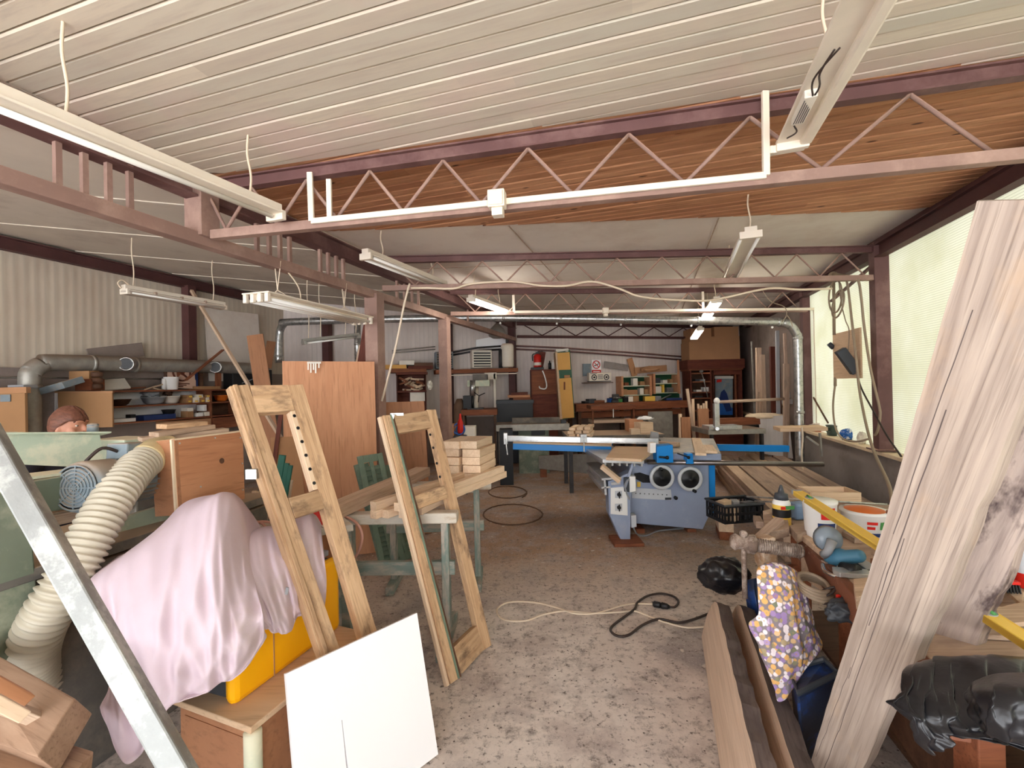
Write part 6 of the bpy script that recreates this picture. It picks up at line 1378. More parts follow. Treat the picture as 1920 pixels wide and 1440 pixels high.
p=B(952,689,.25); tk=thing('boiler_tank','white cylinder tank standing on the brown wall beam','tank',T(*p)); MB().lathe([(.12,0),(.15,.03),(.15,.5),(.12,.55),(.03,.56)],22,T(*p)).build('vessel',M['white_metal'],tk,smooth=True)
m=MB(); m.tube([p+Z3*.55,p+Z3*.72],.035,10); m.build('outlet_pipe',M['dark_iron'],tk,smooth=True)
m=MB(); m.cyl(B(939,690,.25),B(939,655,.25),.05,12); tag(m.build('dark_pipe',M['dark_iron'],smooth=True),'dark upright pipe left of the white tank','pipe')
q=[B(893,637,.06),B(925,631,.06),B(958,637,.06),B(958,652,.06),B(925,653,.06),B(893,652,.06)]; tag(MB().slab([p_-BN*.02 for p_ in q],.03,BN).build('insulation_patch',M['white_board']),'white painted patch on the back wall above the right heater','patch')
p=B(932,622,.5); ls=thing('lamp_shade','grey round lamp shade hanging high before the back wall','lamp',T(*p)); MB().lathe([(.02,.2),(.05,.17),(.16,.06),(.2,-.04),(.19,-.1),(.1,-.15),(.0,-.16)],24,T(*p)).build('shade',M['galv_dusty'],ls,smooth=True); MB().tube([p+Z3*.2,V((p.x,p.y,3.19))],.012,7).build('stem',M['dark_iron'],ls)
# cabinet with pigeon hole of wood bits on the left
pc=thing('pigeon_cabinet','red brown cabinet with an open box of wood scraps at the back left','cabinet',BW.M @ T(BW.hit(772,740,.5)[0],-.3,0)); F=WORLD[pc]
def bwbox(par,name,x0,y0,x1,y1,d0,d1_,mat,label=None,toF=False):
    a0,a1,z0,z1=BW.rect(x0,y0,x1,y1,d1_)
    if toF: z0=0
    m=MB(BW.M); m.box(a0,a1,-d1_,-d0,z0,z1); return m.build(name,M[mat],par,bevel=.004,label=label)
bwbox(pc,'carcass',745,700,800,775,.05,.3,'redwood',toF=True)
bwbox(pc,'top_board',743,698,802,702,.05,.62,'redwood')
for x in (745,799): bwbox(pc,'side',x-1.2,700,x+1.2,775,.05,.6,'redwood',toF=True)
bwbox(pc,'shelf_board',745,733,800,735,.05,.6,'redwood')
r=random.Random(3)
for i in range(26):
    a0,a1,z0,z1=BW.rect(749,706,796,732,.5); F=BW.M @ T(r.uniform(a0+.05,a1-.05),-r.uniform(.36,.52),z0+.02+(i//7)*.075) @ RZ(r.uniform(-1,1)) @ RY(r.uniform(-.5,.5)); o=MB(F).box(-.09,.09,-.02,.02,-.018,.018).build('wood_scrap',M[('pine_raw','pine','brownwood')[i%3]]); tag(o,'wood scrap in the open box of the red brown cabinet','wood scrap','wood scraps in the red brown cabinet')
a0,a1,z0,z1=BW.rect(769,736,797,752,.5); tag(MB(BW.M).box(a0,a1,-.5,-.3,z0,z1).build('white_carton',M['paper'],bevel=.004),'white printed carton in the lower part of the red brown cabinet','carton')
for i,(x0,y0,x1,y1,mt_) in enumerate(((748,676,777,684,'paper'),(722,684,762,691,'ochre'),(776,680,812,686,'darkwood'),(765,686,812,692,'redwood'),(728,691,800,698,'brownwood'))):
    wbox(BW,'stacked_board',('white sheet on top of the pile above the red brown cabinet','yellowish board at the left in the pile above the cabinet','dark board at the right in the pile above the cabinet','reddish board lower right in the pile above the cabinet','wide brown board lowest in the pile above the cabinet')[i],'board',(x0,y0,x1,y1),.1,.55,mt_,'boards piled above the red brown cabinet')
crumple('hanging_bundle','white rounded bundle hanging at the right side of the red brown cabinet','bundle',B(806,722,.55),(.06,.06,.1),M['paper'],15,18,12,.15)
# upright dark roll, drill press, bench
p=B(862,770,.6); tag(MB().lathe([(.1,0),(.12,.5),(.15,.9),(.13,1.3),(.06,1.45)],18,T(p.x,p.y,0)).build('standing_roll',M['cable_brown'],smooth=True),'dark upright roll standing left of the drill press','roll')
dp_=thing('drill_press','grey green drill press on a small bench before the back wall','drill press',T(*B(890,785,.9)))
c_=B(888,775,.9); Yd=c_.y
def dbox(name,x0,y0,x1,y1,Y,dep,mat,par,z0=None): return sbox(name,None,'',x0,y0,x1,y1,Y,dep,mat,par=par,z0=z0)
dbox('belt_cover',886,702,913,713,Yd,.45,'mach_dark',dp_); dbox('head',876,713,918,724,Yd,.35,'mach_pale',dp_)
a,b=at(886,713,Yd),at(886,742,Yd); MB().tube([a,b],.06,14).build('spindle',M['galv'],dp_,smooth=True); a,b=at(886,742,Yd),at(886,765,Yd); MB().tube([a,b],.025,10).build('chuck',M['black'],dp_,smooth=True)
a,b=at(893,724,Yd+.2),at(893,772,Yd+.2); MB().tube([a,b],.05,14).build('column',M['white_metal'],dp_,smooth=True); a=at(898,742,Yd-.02); m=MB()
for k in range(3): an=2.1*k+.4; m.tube([a,a+V((math.cos(an)*.14,-.02,math.sin(an)*.14))],.01,6)
m.build('feed_lever',M['black'],dp_); dbox('base',876,766,906,772,Yd-.1,.4,'dark_iron',dp_)
dbox('motor_box',868,742,884,766,Yd+.05,.3,'black',dp_)
bn=thing('small_workbench','small brown bench carrying the drill press','bench',T(*B(897,790,.9)))
dbox('top',864,769,932,778,Yd-.25,.75,'brownwood',bn)
for x in (868,926): dbox('leg',x,778,x+4,806,Yd-.2,.08,'darkwood',bn,0); dbox('leg',x,778,x+4,806,Yd+.35,.08,'darkwood',bn,0)
fr=thing('white_bracket_frame','white inverted L shaped post beside the drill press','frame',T(*at(928,790,Yd+.5)))
dbox('post',925,700,931,790,Yd+.5,.1,'white_metal',fr,0); dbox('arm',908,699,931,711,Yd+.5,.1,'white_metal',fr)
# dark chest with timber, cabinets
Yc=B(965,770,.75).y-.18
ch=thing('dark_chest','black chest with planks on its lid before the back wall','chest',T(*at(965,790,Yc)))
dbox('chest_body',931,755,1000,790,Yc,.5,'navy' if 0 else 'black',ch,0.02); dbox('lid',930,751,1001,756,Yc-.02,.54,'dkgrey',ch)
for i,(x0,y0,x1,y1,mt_) in enumerate(((962,745,996,751,'brownwood'),(952,741,994,745,'ply'),(958,736,990,741,'redwood'))):
    sbox('stacked_board',('lowest','middle','top')[i]+' board in the small pile on the black chest','board',x0,y0,x1,y1,Yc+.1,.3,mt_,'boards on the black chest',bevel=.002)
Yr=B(1020,740,.55).y-.32
rc=thing('tall_cabinet','reddish brown tall cabinet with a fire extinguisher on top','cabinet',T(*at(1020,790,Yr)))
dbox('carcass',995,693,1046,790,Yr,.5,'redwood',rc,0); dbox('door',997,696,1044,739,Yr-.02,.02,'brownwood',rc); dbox('drawer_front',998,742,1045,776,Yr-.02,.02,'redwood',rc)
m=MB(); m.tube(cat([at(1017,695,Yr-.06),at(1021,705,Yr-.06),at(1025,722,Yr-.06),at(1022,729,Yr-.06),at(1013,728,Yr-.06),at(1011,724,Yr-.06)],6),.014,8); tag(m.build('hook_rod',M['white'],smooth=True),'white hooked rod hanging on the reddish tall cabinet','rod')
def extinguisher(label,p,r,h):
    t=thing('fire_extinguisher',label,'fire extinguisher',T(*p)); MB().lathe([(r*.9,0),(r,.02),(r,h*.7),(r*.6,h*.82),(r*.3,h*.85)],20,T(*p)).build('cylinder',M['red'],t,smooth=True)
    m=MB(); m.cbox(V(p)+Z3*h*.9,r*.9,r*.5,h*.12); m.beam(V(p)+Z3*h*.97,V(p)+V((r*1.3,0,h)),.02,.015); m.build('valve',M['black'],t); MB().lathe([(r*1.01,h*.12),(r*1.01,h*.3)],20,T(*p),cap=False).build('label_band',M['paper'],t,smooth=True)
    m=MB(); m.tube(cat([V(p)+Z3*h*.88,V(p)+V((-r*1.2,-.01,h*.8)),V(p)+V((-r*1.2,-.02,h*.4))],6),.012,7); m.build('hose',M['black'],t,smooth=True); return t
pe=at(1007,690,Yr+.2); pe.z=at(1007,693,Yr).z+.002+.045; 
sbox('black_box','flat black box under the fire extinguisher','box',996,689,1020,693.2,Yr+.05,.3,'black',z0=at(1007,693,Yr).z+.001)
extinguisher('red fire extinguisher standing on the black box at the back',at(1008,689,Yr+.2)+Z3*.004,.09,.36)
p=at(1014,693,Yr+.35); m=MB(frame(at(1014,672,Yr+.36),V((1,0,-.2)))); m.box(-.09,.09,-.02,.02,-.2,.16); tag(m.build('dark_red_board',M['redwood'],bevel=.003),'dark red board standing behind the fire extinguisher','board')
for i,(px,h_,mt_) in enumerate(((1031,.2,'black'),(1037,.22,'white'))):
    q=at(px,693,Yr+.15); tag(MB().lathe([(.035,0),(.035,h_*.7),(.015,h_*.8),(.015,h_)],14,T(*q)).build('bottle',M[mt_],smooth=True),('dark','white')[i]+' bottle on the reddish tall cabinet','bottle')
yc=thing('narrow_cabinet','narrow ochre cabinet standing tilted with an open green middle','cabinet',T(*at(1062,790,Yr-.2))); Yy=Yr-.25
def tq(name,pts,Y,dep,mat): return MB().slab([at(x,y,Y) for x,y in pts],dep,(0,-1,0)).build(name,M[mat],yc,bevel=.004)
tq('carcass',[(1043,660),(1069,656),(1078,783),(1053,787)],Yy+.02,.4,'shelfgreen')
tq('upper_door',[(1044,662),(1068,660),(1070,693),(1046,694)],Yy,.03,'ochre'); tq('lower_door',[(1047,710),(1071,708),(1077,783),(1054,785)],Yy,.03,'ochre'); tq('side_panel',[(1041,660),(1045,659),(1055,786),(1050,786)],Yy,.4,'ply_pale'); tq('top_carton',[(1042,655),(1066,653),(1066,660),(1043,662)],Yy+.02,.3,'paper')
tq('handle_slot',[(1057,716),(1060,716),(1060,731),(1057,731)],Yy-.01,.02,'brownwood')
m=MB(); q=at(1063,706,Yy+.0); m.cbox(q,.12,.1,.06); tag(m.build('carton',M['card'],bevel=.003),'small carton in the green opening of the ochre cabinet','carton')
# notices, sign, radio
sgn=thing('no_smoking_sign','white no smoking sign with red ring on the back wall','sign',BW.M @ T(BW.hit(1118,686,.04)[0],-.04,BW.hit(1118,686,.04)[1])); F=WORLD[sgn] @ RX(PI/2)
MB(F).box(-.125,.125,-.19,.15,-.004,.004).build('plate',M['white_board'],sgn); m=MB(); m.torus(F @ V((0,.03,.006)),.095,.012,F.to_3x3() @ Z3,30,6); m.build('red_ring',M['red'],sgn)
m=MB(F); m.beam((-.07,.1,.01),(.07,-.04,.01),.018,.006); m.build('red_bar',M['red'],sgn); m=MB(F); m.beam((-.06,.0,.006),(.05,.04,.006),.02,.006); m.cbox((.055,.07,.006),.012,.05,.006); m.build('cigarette',M['black'],sgn); m=MB(F); m.box(-.125,.125,-.19,-.1,.003,.006); m.build('red_caption',M['red'],sgn)
m=MB(F); m.box(-.09,.09,-.155,-.135,.006,.008); m.build('caption_lettering',M['white'],sgn)
a0,a1,z0,z1=BW.rect(1093,682,1108,705,.04); tag(MB(BW.M).box(a0,a1,-.045,-.01,z0,z1).build('notice',M['motor']),'grey notice on the back wall left of the no smoking sign','notice')
a0,a1,z0,z1=BW.rect(1104,699,1146,714,.25); rd=thing('radio','silver radio with two round speakers under the no smoking sign','radio',BW.M @ T((a0+a1)/2,-.2,z0)); F=WORLD[rd]; w_=(a1-a0)/2; h_=z1-z0
MB(F).box(-w_,w_,-.06,.06,0,h_).build('casing',M['white_metal'],rd,bevel=.01)
for s_ in (-.55,.55):
    m=MB(); m.torus(F @ V((s_*w_,-.065,h_*.45)),h_*.3,.012,F.to_3x3() @ Y3,24,6); m.build('speaker_ring',M['dkgrey'],rd); m=MB(); m.cyl(F @ V((s_*w_,-.06,h_*.45)),F @ V((s_*w_,-.075,h_*.45)),h_*.12,14); m.build('speaker_cone',M['black'],rd)
m=MB(F); 
for k in range(4): m.box(-.07,.07,-.068,-.06,h_*(.25+.15*k),h_*(.31+.15*k))
m.box(-w_*.9,-w_*.3,-.066,-.06,h_*.86,h_*.92); m.box(-w_,w_,-.05,.05,-.015,.0); m.build('dial_marks',M['dkgrey'],rd)
a0,a1,z0,z1=BW.rect(1100,714,1150,717,.3); MB(BW.M).box(a0,a1,-.3,-.0,z0-.01,z0+.008).build('radio_shelf',M['darkwood'],rd)
# green shelves with things
def gshelf(label,x0,y0,x1,y1,rows,side):
    a0,a1,z0,z1=BW.rect(x0,y0,x1,y1,.3); t=thing('green_wall_shelf',label,'shelf',BW.M @ T((a0+a1)/2,-.15,z0))
    def bb(name,aa,ab,za,zb,da,db,mt_): m=MB(BW.M); m.box(aa,ab,-db,-da,za,zb); m.build(name,M[mt_],t,bevel=.003)
    bb('back_panel',a0,a1,z0,z1,.04,.06,'shelfgreen')
    for k in range(rows+1): z=z0+(z1-z0)*k/rows; bb('shelf_board',a0,a1,z-.012,z+.012,.06,.3,'shelfgreen' if k<rows else 'mach_pale'); bb('shelf_edge',a0,a1,z-.012,z+.012,.3,.306,'mach_pale')
    for a in (a0,a1): bb('upright',a-.03,a+.03,z0-.02,z1+.02,.04,.32,'ply')
    return a0,a1,z0,z1
L1=gshelf('dark green wall shelf with orange uprights, left one above the workbench',1166,707,1220,740,2,0)
L2=gshelf('dark green wall shelf with orange uprights, right one beside the wardrobe',1226,702,1272,736,2,0)
its=[(L1,0,((.12,.13,.14,'card'),(.38,.28,.12,'card_dark'),(.72,.1,.16,'paper'),(.88,.09,.12,'card'))),(L1,1,((.2,.1,.08,'brownwood'),(.5,.12,.18,'paper'),(.75,.13,.1,'card'))),(L2,0,((.2,.2,.16,'paper'),(.42,.06,.2,'lvl_yellow'),(.7,.2,.12,'galv'))),(L2,1,((.2,.16,.14,'dkgrey'),(.5,.14,.08,'paper'),(.75,.1,.1,'card')))]
for L_,row,lst in its:
    for i,(u,w_,h_,mt_) in enumerate(lst):
        a0,a1,z0,z1=L_; a=a0+(a1-a0)*u; z=z0+(z1-z0)*row/2+.0125
        o=MB(BW.M @ T(a,-.2,z)).box(-w_/2*(a1-a0)/.75,w_/2*(a1-a0)/.75,-.06,.06,0,h_).build('small_box',M[mt_],bevel=.004)
        tag(o,f'small {("box","tin","pack","carton")[i%4]}, number {("one","two","three","four")[i]} from the left on the {("lower","upper")[row]} board, {"left" if L_ is L1 else "right"} green shelf','box','small boxes on the green wall shelves')
# workbench along the back wall
wbk=thing('back_workbench','long wooden workbench along the back wall beneath the green shelves','workbench',BW.M @ T(BW.hit(1180,770,.7)[0],-.4,0))
a0,a1,z0,z1=BW.rect(1080,758,1290,764,.75); MB(BW.M).box(a0,a1,-.75,-.05,z0,z1).build('top',M['brownwood'],wbk,bevel=.004); zb=z1
for a in (a0+.1,(a0+a1)/2,a1-.1):
    for d in (.15,.68): MB(BW.M).box(a-.04,a+.04,-d-.04,-d+.04,0,z0).build('leg',M['darkwood'],wbk)
MB(BW.M).box(a0+.1,a1-.1,-.66,-.64,z0-.16,z0-.02).build('apron',M['brownwood'],wbk); MB(BW.M).box(a0,a1,-.6,-.15,.25,.28).build('lower_shelf',M['darkwood'],wbk)
def onbw(px,d): a,_=BW.hit(px,758,d); return BW.P(a,d,zb+.002)
a0_,a1_,_,_=BW.rect(1164,740,1276,758,.12); MB(BW.M).box(a0_,a1_,-.08,-.06,zb,zb+.22).build('back_board',M['shelfgreen'],wbk)
bits=[(1100,.1,.05,'black','box','black tool box at the left end of the back workbench'),(1120,.16,.06,'brownwood','board','brown board pile on the back workbench left part'),(1108,.1,.1,'dkgrey','case','dark case on the back workbench under the grey notice'),(1172,.07,.12,'black','tin','black tin at the left under the green shelf'),(1180,.07,.13,'paper','carton','pale green carton under the left green shelf'),(1189,.09,.14,'card','carton','tilted pinkish carton under the left green shelf'),(1217,.13,.12,'lvl_yellow','carton','yellowish carton under the gap of the green shelves'),(1231,.08,.12,'grey','clock','grey round faced box under the right green shelf'),(1262,.2,.06,'navy','case','navy flat case at the right end of the back workbench'),(1152,.1,.12,'dark_iron','tool','dark iron tool on the back workbench near the radio'),(1147,.09,.1,'blue','pack','blue pack below the radio'),(1131,.06,.07,'white','jar','small white jar on the back workbench'),(1160,.06,.08,'green_lbl','jar','small green jar at the left green upright')]
for px,w_,h_,mt_,ct,lb in bits:
    p=onbw(px,.4); tag(MB(T(*p) @ RZ(.273+RND.uniform(-.3,.3))).box(-w_,w_,-.08,.08,0,h_).build({'box':'tool_box','tool':'iron_tool'}.get(ct,ct),M[mt_],bevel=.006),lb,ct)
vz=onbw(1153,.55); vv=thing('small_vise','dark bench vise on the back workbench below the radio','vise',T(*vz)); m=MB(T(*vz)); m.box(-.08,.08,-.08,.08,0,.06); m.box(-.06,.06,-.05,.05,.06,.2); m.build('vise_body',M['dark_iron'],vv,bevel=.01); m=MB(T(*vz)); m.box(-.07,.07,-.14,-.08,.1,.2); m.build('vise_jaw',M['dark_iron'],vv,bevel=.006); m=MB(T(*vz)); m.tube([(0,-.14,.12),(0,-.25,.12)],.015,8); m.tube([(-.1,-.24,.12),(.1,-.24,.12)],.008,6); m.build('vise_screw',M['galv'],vv)
board('slanting_steel_rule','grey flat bar lying slanted at the right end of the back workbench','bar',onbw(1236,.6)+Z3*.02,onbw(1258,.35)+Z3*.14,.05,.015,M['galv'])
for i,(x0,y0,x1,y1,d,mt_) in enumerate(((1133,683,1178,690,.08,'block'),(1180,672,1190,705,.06,'card_dark'),(1190,695,1250,690,.12,'card_dark'))):
    board('wall_scrap_board',('grey board fixed on the wall right of the no smoking sign','brown upright sheet on the wall above the left green shelf','brown board lying over the green shelves')[i],'board',B(x0,y0,d),B(x1,y1,d),.16,.02,M[mt_],up=BN)
crumple('leather_bag','brown limp bag lying on top of the green shelves','bag',B(1218,692,.3),(.26,.1,.08),M['card_dark'],17,24,14,.15)
board('wall_staff','orange upright batten at the right end of the green shelves','batten',B(1274,738,.35),B(1271,675,.3),.05,.03,M['ply'],up=BN)
# table frame, boxes in front of the bench
tf=thing('wooden_rack','brown open wooden rack in front of the back workbench','rack',T(*at(1150,800,9.6)))
for x in (1110,1187): dbox('upright',x,763,x+4,815,9.6,.06,'brownwood',tf,0); dbox('upright',x,763,x+4,815,10.0,.06,'brownwood',tf,0)
dbox('top_board',1108,761,1193,766,9.55,.55,'brownwood',tf); dbox('shelf_board',1110,788,1190,792,9.6,.45,'pine_raw',tf)
m=MB(); m.tube([at(1150,766,9.6),at(1150,783,9.6)],.012,8); m.build('hook',M['white'],tf)
sbox('metal_drum','grey metal cabinet under the back workbench','cabinet',1215,772,1262,812,BW.px(1238,790,.4).y-.4,.3,'galv_dusty',z0=.0)
for i,(x0,y0,x1,y1,Y,mt_,z) in enumerate(((1177,786,1202,808,7.6,'ply_dark',None),(1196,790,1222,812,7.3,'card',None),(1176,804,1210,822,7.1,'pine',None),(1068,804,1112,822,7.4,'pine',None))):
    pass
tbl=thing('low_table','low dark table behind the saw carrying light wooden boxes','table',T(*at(1160,830,7.4)))
zt=at(1160,812,7.4).z
m=MB(T(0,0,0)); p0=at(1060,812,7.4); p1=at(1235,812,7.4); m.box(p0.x,p1.x,7.1,7.9,zt-.04,zt); m.build('top',M['mach_dark'],tbl)
for x in (p0.x+.05,p1.x-.05):
    for y in (7.15,7.85): MB().box(x-.03,x+.03,y-.03,y+.03,0,zt-.04).build('leg',M['dark_iron'],tbl)
def ontbl(name,label,x0,x1,h,mat,Y=7.4,dep=.3,ry=0,dz=0):
    a=at(x0,800,Y);b=at(x1,800,Y); o=MB(T((a.x+b.x)/2,Y,zt+.001+dz) @ RZ(ry)).box(-(b.x-a.x)/2,(b.x-a.x)/2,0,dep,0,h).build(name,M[mat],bevel=.004); return tag(o,label,'box' if 'box' in name else 'wood')
ontbl('wooden_box','orange brown wooden box behind the saw table',1180,1206,.2,'ply',7.5)
ontbl('light_box','light open wooden box behind the saw guard, right',1200,1226,.17,'pine',7.3,.25,.2)
ontbl('wood_block','light wood block in front of the orange box',1183,1200,.09,'pine',7.12,.12)
o_=crumple('white_paper','crumpled white paper lying on the light boxes behind the saw','paper',V((at(1210,788,7.45).x,7.45,zt+.23)),(.14,.08,.035),M['white_board'],41,18,10,.15)
ontbl('wood_pile','pile of light mouldings on the low table behind the saw fence',1070,1108,.1,'pine',7.2,.4) if 0 else None
# second machine behind on the left of the saw
jm=thing('green_jointer','grey green jointer machine behind the saw fence','machine',T(*at(1000,850,8.3)))
dbox('cabinet',972,806,1030,850,8.8,.5,'mach_green',jm,0); dbox('table',930,797,1068,806,8.7,.7,'galv_dusty',jm); dbox('fence',960,784,1050,797,9.0,.06,'mach_dark',jm); dbox('dark_motor',996,806,1022,816,8.78,.05,'black',jm)
dbox('switch',1052,787,1062,797,8.75,.1,'dkgrey',jm)
for x in (934,1060): dbox('leg',x,806,x+6,850,8.8,.4,'mach_dark',jm,0)
sbox('pale_frame','pale low frame standing on the floor left of the saw arm','frame',974,870,1008,878,6.9,.05,'galv_dusty',z0=at(990,878,6.9).z) if 0 else None
sbox('orange_board','orange board standing upright on the jointer','board',972,793,996,815,8.0,.03,'ply',z0=at(980,806,8.15).z+.003) if 0 else None
sbox('orange_box','orange brown box on the floor left of the jointer','box',829,797,851,816,7.2,.3,'ply',z0=0)
sbox('pale_box','pale box standing behind the block stack','box',869,800,891,816,7.3,.25,'paper',z0=0)
a=at(858,806,7.1); m=MB(); m.torus(V((a.x,7.26,a.z)),.09,.014,V((.2,-1,.3)),24,6); m.torus(V((a.x+.02,7.29,a.z-.015)),.07,.014,V((-.2,-1,.2)),24,6); o_=tag(m.build('hose_coil',M['blue'],smooth=True),'small coil of blue hose by the orange brown box','hose')
a=at(856,802,7.25); MB_=MB(); MB_.box(a.x-.12,a.x+.16,7.2,7.35,0,a.z-.12); tag(MB_.build('dark_crate',M['dkgrey'],bevel=.006),'dark crate under the blue hose coil','crate')
tag(MB().lathe([(.03,0),(.045,.05),(.045,.2),(.02,.26),(.012,.34)],14,T(a.x+.06,7.27,a.z-.119)).build('red_oiler',M['red'],smooth=True),'red oil can standing on the dark crate','can')
sbox('black_bin','black bin on the floor left of the jointer','bin',936,806,962,852,7.8,.35,'black',z0=0)
m=MB(); 
# ================================================================ BACK RIGHT
Yw=B(1345,740,.8).y
wd=thing('wardrobe','old dark brown wardrobe with open shelves and a blue poster','wardrobe',T(*at(1345,800,Yw)))
dbox('left_side',1294,688,1299,808,Yw,.55,'redwood',wd,0); dbox('right_side',1388,688,1394,808,Yw,.55,'redwood',wd,0); dbox('divider',1331,692,1337,808,Yw,.5,'redwood',wd,0); dbox('back_panel',1296,690,1392,808,Yw+.5,.04,'darkwood',wd,0); dbox('cornice',1289,675,1397,690,Yw-.08,.68,'redwood',wd); dbox('cornice_moulding',1292,688,1394,693,Yw-.04,.6,'brownwood',wd)
for y in (699,715,735,746,770): dbox('shelf_board',1299,y,1332,y+1.8,Yw,.48,'brownwood',wd)
dbox('door_frame',1337,692,1389,702,Yw,.05,'redwood',wd); dbox('door_frame',1337,692,1341,800,Yw,.05,'redwood',wd); dbox('door_post',1378,700,1383,808,Yw+.02,.06,'brownwood',wd,0); dbox('base',1296,790,1392,808,Yw,.5,'redwood',wd,0)
ps=thing('poster','faded blue poster with a dark abstract picture inside the wardrobe door','poster',T(*at(1357,775,Yw+.2))); Yp=Yw+.25
def pq(name,pts,mat,dy): return MB().slab([at(x,y,Yp-dy) for x,y in pts],.006,(0,-1,0)).build(name,M[mat],ps)
pq('sheet',[(1341,707),(1374,707),(1374,778),(1341,778)],'motor',0); pq('pale_top_strip',[(1340,705),(1375,705),(1375,710),(1340,710)],'paper',.012); pq('red_print',[(1344,712),(1353,711),(1353,716),(1344,717)],'red',.012)
MB().slab([at(x,y,Yp-.012) for x,y in ((1352,735),(1358,730),(1363,738),(1367,752),(1372,770),(1362,772),(1356,758),(1348,752))],.006,(0,-1,0)).build('dark_blotch',M['navy'],ps)
MB().slab([at(x,y,Yp-.011) for x,y in ((1341,748),(1352,744),(1356,760),(1374,765),(1374,778),(1341,778))],.006,(0,-1,0)).build('blue_area',M['blue'],ps)
for i,(x0,y0,x1,y1,mt_) in enumerate(((1304,711,1312,715,'dkgrey'),(1318,711,1322,715,'white'),(1306,731,1316,735,'paper'),(1320,726,1330,735,'white'),(1303,743,1318,746,'dark_iron'))):
    o=sbox('small_box',('dark','round white','flat pale','white labelled','dark flat')[i]+' small box on the open shelves of the wardrobe','box',x0,y0,x1,y1,Yw+.1,.2,mt_,'small boxes in the wardrobe')
cg='cardboard boxes on the wardrobe'
sbox('cardboard_box','big brown cardboard box lying on the wardrobe, lowest','box',1292,641,1388,674.6,Yw-.05,.55,'card_dark',cg)
sbox('cardboard_box','flat cardboard box second from the bottom on the wardrobe','box',1293,632,1387,640.6,Yw-.02,.55,'card_dark',cg)
sbox('cardboard_box','smaller cardboard box at the top left on the wardrobe','box',1295,616,1334,631.6,Yw,.5,'card_dark',cg)
sbox('cardboard_box','smaller cardboard box at the top right on the wardrobe','box',1339,613,1385,631.6,Yw,.5,'card_dark',cg)
m=MB(); m.tube([at(1315,697,Yw-.1),at(1320,714,Yw-.15),at(1327,745,Yw-.2)],.012,7); m.sphere(at(1315,696,Yw-.1),.05,.05,.04,12,8); tag(m.build('wall_lamp',M['galv_dusty'],smooth=True),'small jointed lamp with round head hanging from the wardrobe shelf','lamp')
# upright boards near the wardrobe
def upr(label,x0,y0,x1,Y,w,t,mat,lean=.1,grp='boards standing at the back right',name='upright_board'):
    a=at(x0,y0,Y); b=V((at(x1,800,Y).x,Y-lean,0.0)); return board(name,label,'board',b,a,w,t,M[mat],up=V((0,-1,.05)),group=grp)
upr('taller light board with dark gap, left of the pair standing right of the wardrobe',1422,652,1417,9.2,.1,.05,'pine_raw'); upr('lighter board, right of the pair standing right of the wardrobe',1429,665,1428,9.15,.09,.05,'pine_raw')
upr('thin dark rod standing between wardrobe and light boards',1409,640,1413,9.7,.03,.03,'galv_dusty'); upr('short light strip leaning left of the light boards',1422,735,1411,8.9,.04,.03,'pine_raw',.05)
upr('wide reddish board standing behind the duct at the back right',1452,650,1448,8.7,.18,.05,'redwood',.15); upr('narrow pale lath left of the vertical duct',1471,625,1474,8.15,.05,.03,'plank_grey',.1); upr('grey weathered offcut leaning before the reddish board',1474,682,1466,8.05,.1,.04,'plank_grey',.1); upr('white rod above the reddish board',1457,620,1456,8.3,.06,.04,'grey',.05)
upr('left light moulding standing in front of the wardrobe',1299,748,1299,8.6,.05,.03,'pine',.05); upr('long light batten leaning before the wardrobe',1288,729,1306,8.4,.05,.04,'pine_raw',.1)
for i,(px,py) in enumerate(((1309,757),(1314,760),(1319,756),(1324,752))): upr(('first','second','third','fourth')[i]+' thin moulding from the left standing before the wardrobe',px,py,px,8.5,.035,.03,'pine',.05)
upr('orange brown panelled board standing right before the wardrobe',1318,766,1317,8.2,.19,.04,'ply_dark',.06); upr('orange brown board standing behind the saw table',1285,782,1285,8.1,.16,.04,'ply_dark',.06); upr('narrow light post left of the orange brown boards',1275,776,1272,8.15,.05,.05,'pine',.04)
# table with guide
gt=thing('router_table','grey machine table with a white guide post and long bar at the back right','machine table',T(*at(1385,830,7.9)))
dbox('table_top',1328,806,1436,813,7.6,.7,'galv_dusty',gt); dbox('guide_bed',1330,799,1392,806,7.6,.3,'alu',gt)
for x in (1334,1428): dbox('leg',x,813,x+5,850,7.65,.08,'dark_iron',gt,0); dbox('leg',x,813,x+5,850,8.2,.08,'dark_iron',gt,0)
dbox('guide_post',1340,757,1350,802,7.55,.08,'alu',gt); m=MB(); m.cyl(at(1344,752,7.5),at(1344,752,7.7),.05,16); m.sphere(at(1344,751,7.55),.045,.045,.05,12,8); m.build('clamp_knob',M['white'],gt,smooth=True); m=MB(); m.cyl(at(1345,804,7.53),at(1345,804,7.6),.03,12); m.build('pivot',M['galv'],gt)
MB().tube([at(1342,754,7.6),at(1470,748,7.75)],.025,10).build('guide_bar',M['plank_grey'],gt,smooth=True)
board('square_beam','reddish square beam lying behind the guide post on the machine table','beam',at(1325,792,8.25),at(1433,788,8.25),.12,.13,M['brownwood'])
b_=thing('beam_support','dark machine body under the reddish beam','support',T(*at(1380,805,8.2))); dbox('body',1330,799.5,1430,805,8.32,.3,'black',b_)
cw=thing('covered_bin','pale corrugated bin with shavings on top beside the vertical duct','bin',T(*at(1460,860,8.0)))
q=[at(1422,782,8.2),at(1478,778,8.0),at(1487,860,7.9),at(1428,850,8.2)]; MB().slab(q,.3,(0,-1,0)).build('corrugated_side',paint('pale_corrugated',rgb(196,190,186),.7,0,.1,4,bump=.5,bs=12,stretch=(6,1,.4)),cw)
c_=sum(q[:2],V((0,0,0)))/2+V((0,.25,-.02)); MB().sphere(c_,.36,.26,.06,18,8).build('shavings',M['ply_edge'],cw,smooth=True)
